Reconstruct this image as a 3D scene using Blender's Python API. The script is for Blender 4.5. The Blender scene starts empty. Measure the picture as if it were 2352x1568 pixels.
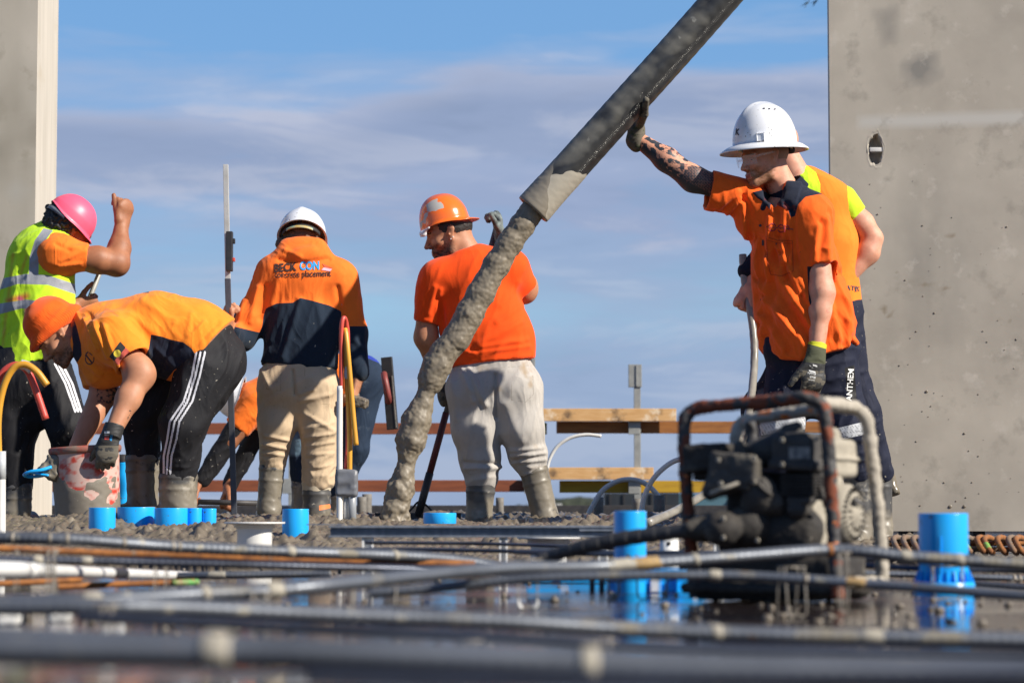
import bpy, bmesh, math, random
import numpy as np
from mathutils import Vector, Matrix
from mathutils.bvhtree import BVHTree
random.seed(7); RNG = np.random.default_rng(7)
SC = bpy.context.scene
# ------------------------------------------------------------------ camera
FPX = 5553.0; CX, CY = 1176.0, 784.0          # reference sizes of the 2352 x 1568 view
CAMZ = 0.17; PITCH = math.atan(386 / FPX)
cam = bpy.data.objects.new('camera', bpy.data.cameras.new('camera')); SC.collection.objects.link(cam)
cam.location = (0, 0, CAMZ); cam.rotation_euler = (math.pi / 2 + PITCH, 0, 0)
cam.data.lens = 85; cam.data.sensor_width = 36; cam.data.clip_start = 0.05; cam.data.clip_end = 9000
cam.data.dof.use_dof = True; cam.data.dof.focus_distance = 9.9; cam.data.dof.aperture_fstop = 5.0; cam.data.dof.aperture_blades = 9
SC.camera = cam
# ------------------------------------------------------------------ sky, sun, exposure
SUN_AZ = math.radians(27); SUN_EL = math.radians(34)      # to the right of the view, a little on the camera's side
SDIR = Vector((math.cos(SUN_EL) * math.cos(SUN_AZ), -math.cos(SUN_EL) * math.sin(SUN_AZ), math.sin(SUN_EL)))
w = bpy.data.worlds.new('World'); SC.world = w; w.use_nodes = True
N = w.node_tree.nodes; L = w.node_tree.links
for n in list(N): N.remove(n)
out = N.new('ShaderNodeOutputWorld'); bg = N.new('ShaderNodeBackground'); bg.inputs[1].default_value = 0.077
sky = N.new('ShaderNodeTexSky'); sky.sky_type = 'NISHITA'; sky.sun_disc = False
sky.sun_elevation = SUN_EL; sky.sun_rotation = math.atan2(SDIR.x, SDIR.y)
sky.air_density = 1.0; sky.dust_density = 0.4; sky.ozone_density = 2.5
tc = N.new('ShaderNodeTexCoord')
mp = N.new('ShaderNodeMapping'); mp.inputs['Scale'].default_value = (3.0, 3.0, 17.0); L.new(tc.outputs['Generated'], mp.inputs[0])
def wnoise(scale, detail, rough, dist, loc):
    m = N.new('ShaderNodeMapping'); m.inputs['Location'].default_value = loc; L.new(mp.outputs[0], m.inputs[0])
    t = N.new('ShaderNodeTexNoise'); t.inputs['Scale'].default_value = scale; t.inputs['Detail'].default_value = detail
    t.inputs['Roughness'].default_value = rough; t.inputs['Distortion'].default_value = dist
    L.new(m.outputs[0], t.inputs[0]); return t.outputs['Fac']
def wmath(op, a, b=None, c=None, clamp=False):
    n = N.new('ShaderNodeMath'); n.operation = op; n.use_clamp = clamp
    for i, x in enumerate((a, b, c)):
        if x is None: continue
        if isinstance(x, (int, float)): n.inputs[i].default_value = x
        else: L.new(x, n.inputs[i])
    return n.outputs[0]
sep = N.new('ShaderNodeSeparateXYZ'); L.new(tc.outputs['Generated'], sep.inputs[0])
elev = sep.outputs['Z']
def wramp(fac, stops):
    r = N.new('ShaderNodeValToRGB'); r.color_ramp.interpolation = 'EASE'
    while len(r.color_ramp.elements) > 1: r.color_ramp.elements.remove(r.color_ramp.elements[-1])
    r.color_ramp.elements[0].position = stops[0][0]; r.color_ramp.elements[0].color = (*stops[0][1], 1)
    for p, c in stops[1:]:
        e = r.color_ramp.elements.new(p); e.color = (*c, 1)
    L.new(fac, r.inputs[0]); return r.outputs[0]
def wmix(fac, a, b, mode='MIX'):
    n = N.new('ShaderNodeMix'); n.data_type = 'RGBA'; n.blend_type = mode
    if isinstance(fac, float): n.inputs[0].default_value = fac
    else: L.new(fac, n.inputs[0])
    for i, x in ((6, a), (7, b)):
        if isinstance(x, tuple): n.inputs[i].default_value = (*x, 1)
        else: L.new(x, n.inputs[i])
    return n.outputs[2]
SKYG = 1.0
base = wmix(1.0, sky.outputs[0], (0.62, 0.90, 1.22), 'MULTIPLY')
# blue of a clear winter sky low over the horizon, seen between cloud banks
grad = wramp(elev, [(0.0, (2.4, 3.6, 5.6)), (0.05, (2.6, 4.0, 6.0)), (0.085, (3.1, 4.9, 6.6)), (0.11, (2.7, 4.4, 6.5)), (0.15, (2.0, 3.8, 6.5)), (0.21, (1.75, 3.6, 6.4)), (0.32, (.8, 2.1, 4.8)), (0.5, (0.4, 1.1, 2.8)), (1.0, (0.22, .65, 1.8))])
clear = wmix(0.8, base, grad)
n1 = wnoise(1.0, 5, 0.55, 0.3, (1.3, 0.4, 0.2)); n2 = wnoise(2.6, 6, 0.6, 0.4, (4.0, 2.0, 1.0))
band = wramp(elev, [(0.0, (.50,) * 3), (0.05, (.60,) * 3), (0.075, (.36,) * 3), (0.10, (.42,) * 3), (0.135, (.66,) * 3), (0.165, (.60,) * 3), (0.187, (.34,) * 3), (0.205, (.16,) * 3), (0.4, (.2,) * 3), (1.0, (.25,) * 3)])
bsep = N.new('ShaderNodeSeparateColor'); L.new(band, bsep.inputs[0])
dens = wmath('ADD', wmath('ADD', wmath('MULTIPLY', n1, 1.7), wmath('MULTIPLY', n2, 0.7)), bsep.outputs[0])
haze_m = wmath('MULTIPLY', wmath('SUBTRACT', dens, 1.42), 2.6, clamp=True)
azx = wmath('MULTIPLY', wmath('ADD', sep.outputs['X'], 0.085), 14.0, clamp=True)          # the bank's top edge lies lower at the left
edge_ = wmath('ADD', wmath('ADD', wmath('MULTIPLY', azx, .017), .172), wmath('ADD', wmath('MULTIPLY', wmath('SUBTRACT', n1, .5), .040), wmath('MULTIPLY', wmath('SUBTRACT', n2, .5), .022)))
depth_ = wmath('SUBTRACT', edge_, elev)
bankA = wmath('MULTIPLY', wmath('MULTIPLY', depth_, 110.0, clamp=True), wmath('MULTIPLY', wmath('ADD', wmath('SUBTRACT', elev, .098), wmath('ADD', wmath('MULTIPLY', wmath('SUBTRACT', n1, .5), .10), wmath('MULTIPLY', wmath('SUBTRACT', n2, .5), .09))), 30.0, clamp=True))
lowe = wmath('SUBTRACT', wmath('ADD', wmath('MULTIPLY', wmath('SUBTRACT', n2, .5), .06), .073), elev)
bankB = wmath('MULTIPLY', wmath('MULTIPLY', lowe, 70.0, clamp=True), .75)
mask = wmath('MAXIMUM', wmath('MAXIMUM', bankA, bankB), wmath('MULTIPLY', haze_m, .75))
ccol = wramp(n2, [(0.34, (2.3, 2.8, 4.2)), (0.5, (3.0, 3.55, 5.2)), (0.62, (4.9, 5.1, 6.2))])
rimc = wramp(wmath('MULTIPLY', depth_, 16.0, clamp=True), [(0.0, (5.0, 5.2, 6.2)), (0.10, (4.5, 4.8, 6.0)), (0.30, (2.45, 3.0, 4.4)), (0.55, (2.75, 3.3, 4.7)), (0.75, (3.4, 4.0, 5.6)), (1.0, (2.9, 3.5, 5.2))])
ccol = wmix(0.5, ccol, rimc)
full = wmix(wmath('MULTIPLY', mask, 0.88), clear, ccol)
L.new(full, bg.inputs[0]); L.new(bg.outputs[0], out.inputs[0])
sun = bpy.data.objects.new('sun', bpy.data.lights.new('sun', 'SUN')); SC.collection.objects.link(sun)
sun.data.energy = 5.0; sun.data.angle = math.radians(0.53); sun.data.color = (1.0, 0.93, 0.82)
sun.rotation_euler = SDIR.to_track_quat('Z', 'Y').to_euler(); sun.location = (6, -3, 6)
SC.view_settings.view_transform = 'Standard'; SC.view_settings.look = 'None'; SC.view_settings.exposure = 0.55; SC.view_settings.gamma = 1
try:
    SC.cycles.max_bounces = 6; SC.cycles.glossy_bounces = 3; SC.cycles.transparent_max_bounces = 8; SC.cycles.caustics_reflective = False; SC.cycles.caustics_refractive = False
except Exception: pass
# ------------------------------------------------------------------ pixel <-> world
_c, _s = math.cos(PITCH), math.sin(PITCH)
def P(px, py, Y):
    u = (px - CX) / FPX; v = (CY - py) / FPX
    dy = _c - v * _s; dz = _s + v * _c; t = Y / dy
    return np.array((u * t, Y, CAMZ + dz * t))
def Z0(px, py, z):
    """point on the horizontal plane z seen at px,py"""
    u = (px - CX) / FPX; v = (CY - py) / FPX
    dy = _c - v * _s; dz = _s + v * _c; t = (z - CAMZ) / dz
    return np.array((u * t, dy * t, z))
def PX(v):
    v = np.atleast_2d(v); y = v[:, 1]; z = v[:, 2] - CAMZ
    f = y * _c + z * _s; up = -y * _s + z * _c
    return np.stack((CX + FPX * v[:, 0] / f, CY - FPX * up / f), 1)
def R(px, Y): return px * Y / FPX
# ------------------------------------------------------------------ noise
def _hash(ix, iy, iz, seed):
    h = (ix.astype(np.int64) * 374761393 + iy.astype(np.int64) * 668265263 + iz.astype(np.int64) * 2147483647 + seed * 974634777) & 0xffffffff
    h = ((h ^ (h >> 13)) * 1274126177) & 0xffffffff
    h = h ^ (h >> 16)
    return (h & 0xffffff) / float(0xffffff)
def vnoise(p, seed=0):
    i = np.floor(p); f = p - i; f = f * f * f * (f * (f * 6 - 15) + 10); i = i.astype(np.int64)
    r = 0
    for dx in (0, 1):
        for dy in (0, 1):
            for dz in (0, 1):
                wt = (f[:, 0] if dx else 1 - f[:, 0]) * (f[:, 1] if dy else 1 - f[:, 1]) * (f[:, 2] if dz else 1 - f[:, 2])
                r = r + wt * _hash(i[:, 0] + dx, i[:, 1] + dy, i[:, 2] + dz, seed)
    return r
def fbm(p, seed=0, oct=3):
    a = 0; amp = 1; tot = 0
    for o in range(oct):
        a = a + amp * vnoise(p * (2 ** o) + o * 17.3, seed + o); tot += amp; amp *= .5
    return a / tot
def worley(p, seed=0):
    i = np.floor(p).astype(np.int64); best = np.full(len(p), 9.0)
    zs = (0,) if np.all(p[:, 2] == 0) else (-1, 0, 1)
    for dx in (-1, 0, 1):
        for dy in (-1, 0, 1):
            for dz in zs:
                c = i + np.array((dx, dy, dz))
                q = np.stack((_hash(c[:, 0], c[:, 1], c[:, 2], seed + 1), _hash(c[:, 0], c[:, 1], c[:, 2], seed + 2), _hash(c[:, 0], c[:, 1], c[:, 2], seed + 3) if len(zs) > 1 else np.zeros(len(p))), 1) + c
                if len(zs) == 1: q[:, 2] = 0
                best = np.minimum(best, np.linalg.norm(q - p, axis=1))
    return best
# ------------------------------------------------------------------ signed distance modelling
def A3(x): return np.asarray(x, dtype=float)
def nrm(x): x = A3(x); return x / max(np.linalg.norm(x), 1e-9)
def cone(a, b, ra, rb=None, k=.02, flat=None, op='u', cap=False):
    """tapered rod; flat=(axis, factor) squashes it; cap cuts the ends flat"""
    return dict(t='cone', a=A3(a), b=A3(b), ra=ra, rb=ra if rb is None else rb, k=k, flat=flat, op=op, cap=cap)
def ball(c, r, k=.02, op='u', ax=None):
    return dict(t='ball', a=A3(c), r=A3(r) if np.ndim(r) else np.full(3, float(r)), k=k, op=op, ax=ax)
def box(c, h, ax=None, rnd=.006, k=.006, op='u'):
    return dict(t='box', a=A3(c), r=A3(h), ax=ax, rnd=rnd, k=k, op=op)
def cutf(f): return dict(t='f', f=f, op='i')
def chain(pts, rs, k=.02, flat=None, op='u'):
    return [cone(pts[i], pts[i + 1], rs[i], rs[i + 1], k, flat, op) for i in range(len(pts) - 1)]
def _bb(p):
    if p['t'] == 'cone':
        r = max(p['ra'], p['rb']); return np.minimum(p['a'], p['b']) - r, np.maximum(p['a'], p['b']) + r
    r = np.linalg.norm(p['r']) if p['ax'] is not None else p['r']
    return p['a'] - r, p['a'] + r
def _ev(p, X, Y, Z):
    if p['t'] == 'cone':
        a, b = p['a'], p['b']; x, y, z = X - a[0], Y - a[1], Z - a[2]; d = b - a; L2 = max(float(d @ d), 1e-10)
        fs = 1.0
        if p['flat'] is not None:
            n, s = nrm(p['flat'][0]), p['flat'][1]; fs = 1.0
            dn = (x * n[0] + y * n[1] + z * n[2]) * (1 / s - 1); x, y, z = x + n[0] * dn, y + n[1] * dn, z + n[2] * dn
            d = d + n * (d @ n) * (1 / s - 1); L2 = max(float(d @ d), 1e-10); fs = (1 + s) / 2
        t0 = (x * d[0] + y * d[1] + z * d[2]) / L2; t = np.clip(t0, 0, 1)
        q = np.sqrt((x - t * d[0]) ** 2 + (y - t * d[1]) ** 2 + (z - t * d[2]) ** 2) - (p['ra'] + (p['rb'] - p['ra']) * t)
        if p['cap']:
            Ln = math.sqrt(L2); q = np.maximum(q, (t0 - 1) * Ln if p['cap'] == 'b' else np.maximum((t0 - 1) * Ln, -t0 * Ln))
        return q * fs
    x, y, z = X - p['a'][0], Y - p['a'][1], Z - p['a'][2]
    if p['ax'] is not None:
        M = A3(p['ax']); x, y, z = (x * M[0][0] + y * M[0][1] + z * M[0][2]), (x * M[1][0] + y * M[1][1] + z * M[1][2]), (x * M[2][0] + y * M[2][1] + z * M[2][2])
    r = p['r']
    if p['t'] == 'ball':
        k0 = np.sqrt((x / r[0]) ** 2 + (y / r[1]) ** 2 + (z / r[2]) ** 2); k1 = np.sqrt((x / r[0] ** 2) ** 2 + (y / r[1] ** 2) ** 2 + (z / r[2] ** 2) ** 2)
        return k0 * (k0 - 1) / np.maximum(k1, 1e-9)
    qx, qy, qz = np.abs(x) - r[0] + p['rnd'], np.abs(y) - r[1] + p['rnd'], np.abs(z) - r[2] + p['rnd']
    return np.sqrt(np.maximum(qx, 0) ** 2 + np.maximum(qy, 0) ** 2 + np.maximum(qz, 0) ** 2) + np.minimum(np.maximum(qx, np.maximum(qy, qz)), 0) - p['rnd']
def surface(prims, h):
    flat = []
    for p in prims: flat.extend(p) if isinstance(p, (list, tuple)) else flat.append(p)
    pos = [p for p in flat if p['op'] == 'u']
    lo = np.min([_bb(p)[0] for p in pos], 0) - 3 * h; hi = np.max([_bb(p)[1] for p in pos], 0) + 3 * h
    n = np.ceil((hi - lo) / h).astype(int) + 1
    D = np.full(n, 0.5, np.float32); ax = [lo[i] + h * np.arange(n[i]) for i in range(3)]
    for p in flat:
        if p['op'] == 'i':
            D = np.maximum(D, p['f'](ax[0][:, None, None], ax[1][None, :, None], ax[2][None, None, :])).astype(np.float32); continue
        m = p['k'] + 4 * h; bl, bh = _bb(p)
        i0 = np.clip(np.floor((bl - m - lo) / h).astype(int), 0, n); i1 = np.clip(np.ceil((bh + m - lo) / h).astype(int) + 1, 0, n)
        if np.any(i1 <= i0): continue
        sl = tuple(slice(i0[j], i1[j]) for j in range(3))
        q = _ev(p, ax[0][sl[0]][:, None, None], ax[1][sl[1]][None, :, None], ax[2][sl[2]][None, None, :])
        c = D[sl]; k = max(p['k'], 1e-5)
        if p['op'] == 'u':
            hh = np.maximum(k - np.abs(c - q), 0) / k; D[sl] = np.minimum(c, q) - hh * hh * k * .25
        else:
            q = -q; hh = np.maximum(k - np.abs(c - q), 0) / k; D[sl] = np.maximum(c, q) + hh * hh * k * .25
    D[0] = D[-1] = .5; D[:, 0] = D[:, -1] = .5; D[:, :, 0] = D[:, :, -1] = .5
    S = D < 0; c8 = np.zeros(tuple(np.array(S.shape) - 1), np.int8)
    for dx in (0, 1):
        for dy in (0, 1):
            for dz in (0, 1): c8 += S[dx:S.shape[0] - 1 + dx, dy:S.shape[1] - 1 + dy, dz:S.shape[2] - 1 + dz]
    act = np.argwhere((c8 > 0) & (c8 < 8)); idx = np.full(c8.shape, -1, np.int32); idx[tuple(act.T)] = np.arange(len(act))
    acc = np.zeros((len(act), 3)); cnt = np.zeros(len(act))
    for a_ in range(3):
        o1, o2 = [j for j in range(3) if j != a_]
        for u in (0, 1):
            for v in (0, 1):
                s = np.zeros(3, int); s[o1] = u; s[o2] = v; e = s.copy(); e[a_] = 1
                d0 = D[tuple((act + s).T)]; d1 = D[tuple((act + e).T)]; cr = (d0 < 0) != (d1 < 0)
                t = np.where(cr, d0 / np.where(np.abs(d0 - d1) < 1e-12, 1, d0 - d1), 0)
                pt = np.tile(s.astype(float), (len(act), 1)); pt[:, a_] = t
                acc += pt * cr[:, None]; cnt += cr
    V = lo + h * (act + acc / np.maximum(cnt, 1)[:, None])
    F = []
    for a_ in range(3):
        b_, c_ = (a_ + 1) % 3, (a_ + 2) % 3
        s0 = [slice(None)] * 3; s1 = [slice(None)] * 3; s0[a_] = slice(0, -1); s1[a_] = slice(1, None)
        A, B = S[tuple(s0)], S[tuple(s1)]; e = np.argwhere(A != B)
        if not len(e): continue
        dirn = A[tuple(e.T)]
        q = []
        for (u, v) in ((1, 1), (0, 1), (0, 0), (1, 0)):
            o = e.copy(); o[:, b_] -= u; o[:, c_] -= v; q.append(idx[tuple(np.minimum(np.maximum(o, 0), np.array(idx.shape) - 1).T)])
        q = np.stack(q, 1); q[~dirn] = q[~dirn][:, ::-1]; F.append(q[(q >= 0).all(1)])
    return V, np.concatenate(F)
def vnormals(V, F):
    a, b, c, d = V[F[:, 0]], V[F[:, 1]], V[F[:, 2]], V[F[:, 3]]
    n = np.cross(c - a, d - b); out_ = np.zeros_like(V)
    for j in range(4): np.add.at(out_, F[:, j], n)
    return out_ / np.maximum(np.linalg.norm(out_, axis=1), 1e-12)[:, None]
def relax(V, F, it=1, lam=.5):
    for _ in range(it):
        s = np.zeros_like(V); c = np.zeros(len(V))
        for j in range(4):
            np.add.at(s, F[:, j], V[F[:, (j + 1) % 4]]); np.add.at(c, F[:, j], 1); np.add.at(s, F[:, j], V[F[:, (j - 1) % 4]]); np.add.at(c, F[:, j], 1)
        V = V + lam * (s / c[:, None] - V)
    return V
def folds(V, Nn, amp, size, along, stretch=5, seed=0, mask=None, sharp=1.5):
    """cloth folds running along a direction"""
    d = nrm(along); q = V / size; wv = np.stack([vnoise(q * .5 + 31 * j, seed + 50 + j) for j in range(3)], 1) - .5
    q = q + wv * .9; s = q @ d; q = q - np.outer(s, d) * (1 - 1 / stretch)
    f = vnoise(q + 9.1, seed); r = (1 - np.abs(2 * f - 1)) ** sharp - .45
    m = 1.0 if mask is None else mask
    M = Nn - .8 * np.outer(Nn @ d, d)
    return V + M * (r * amp * m)[:, None]
# ------------------------------------------------------------------ objects
def new_mesh(name, V, F, mats=None, smooth=True, attrs=None, midx=None):
    me = bpy.data.meshes.new(name)
    V = np.asarray(V, dtype=np.float32)
    if isinstance(F, np.ndarray) and F.ndim == 2:
        k = F.shape[1]; me.vertices.add(len(V)); me.vertices.foreach_set('co', V.ravel())
        me.loops.add(F.size); me.loops.foreach_set('vertex_index', F.astype(np.int32).ravel())
        me.polygons.add(len(F)); me.polygons.foreach_set('loop_start', np.arange(0, F.size, k, dtype=np.int32))
        try: me.polygons.foreach_set('loop_total', np.full(len(F), k, dtype=np.int32))
        except Exception: pass
    else:
        me.from_pydata([tuple(map(float, v)) for v in V], [], [tuple(map(int, f)) for f in F])
    me.update(calc_edges=True)
    for nm, val in (attrs or {}).items():
        a = me.attributes.new(nm, 'FLOAT', 'POINT'); a.data.foreach_set('value', np.asarray(val, dtype=np.float32))
    if mats is not None:
        for m in (mats if isinstance(mats, (list, tuple)) else [mats]): me.materials.append(m)
    if midx is not None: me.polygons.foreach_set('material_index', np.asarray(midx, dtype=np.int32))
    me.polygons.foreach_set('use_smooth', np.full(len(me.polygons), smooth)); me.update()
    return me
def link(name, data, parent=None, loc=None):
    o = bpy.data.objects.new(name, data); SC.collection.objects.link(o)
    if loc is not None: o.location = tuple(map(float, loc))
    if parent is not None: o.parent = parent
    return o
def thing(name, label, cat, loc=(0, 0, 0), group=None):
    o = link(name, None, loc=loc); o['label'] = label; o['category'] = cat
    o.empty_display_size = .1
    if group: o['group'] = group
    return o
def tag(o, label=None, cat=None, group=None, kind=None):
    if label: o['label'] = label
    if cat: o['category'] = cat
    if group: o['group'] = group
    if kind: o['kind'] = kind
    return o
def put(name, V, F, mats, parent=None, attrs=None, smooth=True, loc=None, midx=None):
    """mesh given in world coordinates; stored relative to its parent (or to loc)"""
    off = np.zeros(3)
    if parent is not None:
        off = A3(parent.location)
        if parent.parent is not None: off = off + A3(parent.parent.location)
    elif loc is not None: off = A3(loc)
    me = new_mesh(name, np.asarray(V) - off, F, mats, smooth, attrs, midx)
    return link(name, me, parent, loc=None if parent is not None else (loc if loc is not None else (0, 0, 0)))
def merge(*ms):
    Vs, Fs, o = [], [], 0
    for V, F in ms: Vs.append(np.asarray(V)); Fs.append(np.asarray(F) + o); o += len(V)
    return np.concatenate(Vs), np.concatenate(Fs)
def spline(pts, n=8):
    pts = [A3(p) for p in pts]
    if len(pts) < 3: return np.array(pts)
    q = [2 * pts[0] - pts[1]] + pts + [2 * pts[-1] - pts[-2]]; o = []
    for i in range(1, len(q) - 2):
        for j in range(n):
            t = j / n; a, b, c, d = q[i - 1], q[i], q[i + 1], q[i + 2]
            o.append(.5 * ((2 * b) + (c - a) * t + (2 * a - 5 * b + 4 * c - d) * t * t + (3 * b - a - 3 * c + d) * t ** 3))
    o.append(pts[-1]); return np.array(o)
def tube(pts, r, seg=12, sec=None, up=(0, 0, 1), caps=True):
    """sweep along a polyline; r scalar or per point; sec=(wide, high) flattens the section"""
    pts = np.asarray(pts, dtype=float); n = len(pts); r = np.broadcast_to(np.asarray(r, dtype=float), (n,))
    T = np.gradient(pts, axis=0); T /= np.maximum(np.linalg.norm(T, axis=1), 1e-9)[:, None]
    u = A3(up)
    if abs(T[0] @ u) > .93: u = A3((0, 1, 0)) if abs(T[0][1]) < .9 else A3((1, 0, 0))
    V = []; s = nrm(np.cross(T[0], u)); 
    for i in range(n):
        s = s - T[i] * (s @ T[i]); s = nrm(s); q = np.cross(s, T[i])
        for j in range(seg):
            a = 2 * math.pi * j / seg; V.append(pts[i] + (s * math.cos(a) * (sec[0] if sec else 1) + q * math.sin(a) * (sec[1] if sec else 1)) * r[i])
    F = [(i * seg + j, i * seg + (j + 1) % seg, (i + 1) * seg + (j + 1) % seg, (i + 1) * seg + j) for i in range(n - 1) for j in range(seg)]
    if caps:
        c0 = len(V); V.append(pts[0]); V.append(pts[-1]); b = (n - 1) * seg
        for j in range(0, seg, 2):
            F.append((c0, (j + 2) % seg, (j + 1) % seg, j)); F.append((c0 + 1, b + j, b + (j + 1) % seg, b + (j + 2) % seg))
    return np.array(V), np.array(F)[:, ::-1]
def boxmesh(c, h, ax=None, bev=.004):
    bm = bmesh.new(); bmesh.ops.create_cube(bm, size=1)
    M = np.eye(3) if ax is None else A3(ax)
    for v in bm.verts:
        l = A3(v.co) * 2 * A3(h); v.co = Vector(A3(c) + l[0] * M[0] + l[1] * M[1] + l[2] * M[2])
    if bev: bmesh.ops.bevel(bm, geom=list(bm.edges), offset=bev, segments=2, affect='EDGES', profile=.6)
    bm.verts.ensure_lookup_table(); V = np.array([v.co[:] for v in bm.verts]); F = [tuple(v.index for v in f.verts) for f in bm.faces]; bm.free(); return V, F
def joinl(*ms):
    V, F, o = [], [], 0
    for v, f in ms:
        V += [tuple(x) for x in v]; F += [tuple(int(i) + o for i in q) for q in f]; o += len(v)
    return np.array(V), F
def lathe(prof, c=(0, 0, 0), seg=40, ax=None):
    M = np.eye(3) if ax is None else A3(ax); V = []
    for r, z in prof:
        for j in range(seg):
            a = 2 * math.pi * j / seg; l = (r * math.cos(a), r * math.sin(a), z); V.append(A3(c) + l[0] * M[0] + l[1] * M[1] + l[2] * M[2])
    n = len(prof)
    F = [(i * seg + j, i * seg + (j + 1) % seg, (i + 1) * seg + (j + 1) % seg, (i + 1) * seg + j) for i in range(n - 1) for j in range(seg)]
    return np.array(V), np.array(F)
def frame(fwd, up=(0, 0, 1)):
    """rows: right-hand side, forward, up"""
    f = nrm(fwd); u = A3(up); u = nrm(u - f * (u @ f)); r = np.cross(f, u); return np.array((r, f, u))
# ------------------------------------------------------------------ 2-D masks in photo pixels
def _segd(q, a, b):
    d = b - a; t = np.clip(((q - a) @ d) / max(d @ d, 1e-9), 0, 1); return np.linalg.norm(q - (a + t[:, None] * d), axis=1)
def poly(q, pts):
    pts = A3(pts); n = len(pts); d = np.full(len(q), 1e9); ins = np.zeros(len(q), bool)
    for i in range(n):
        a, b = pts[i], pts[(i + 1) % n]; d = np.minimum(d, _segd(q, a, b))
        c = (a[1] > q[:, 1]) != (b[1] > q[:, 1]); xx = a[0] + (q[:, 1] - a[1]) * (b[0] - a[0]) / (b[1] - a[1] if abs(b[1] - a[1]) > 1e-9 else 1e-9)
        ins ^= c & (q[:, 0] < xx)
    return np.where(ins, d, -d)
def line(q, pts, hw):
    pts = A3(pts); d = np.full(len(q), 1e9)
    for i in range(len(pts) - 1): d = np.minimum(d, _segd(q, pts[i], pts[i + 1]))
    return hw - d
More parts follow.
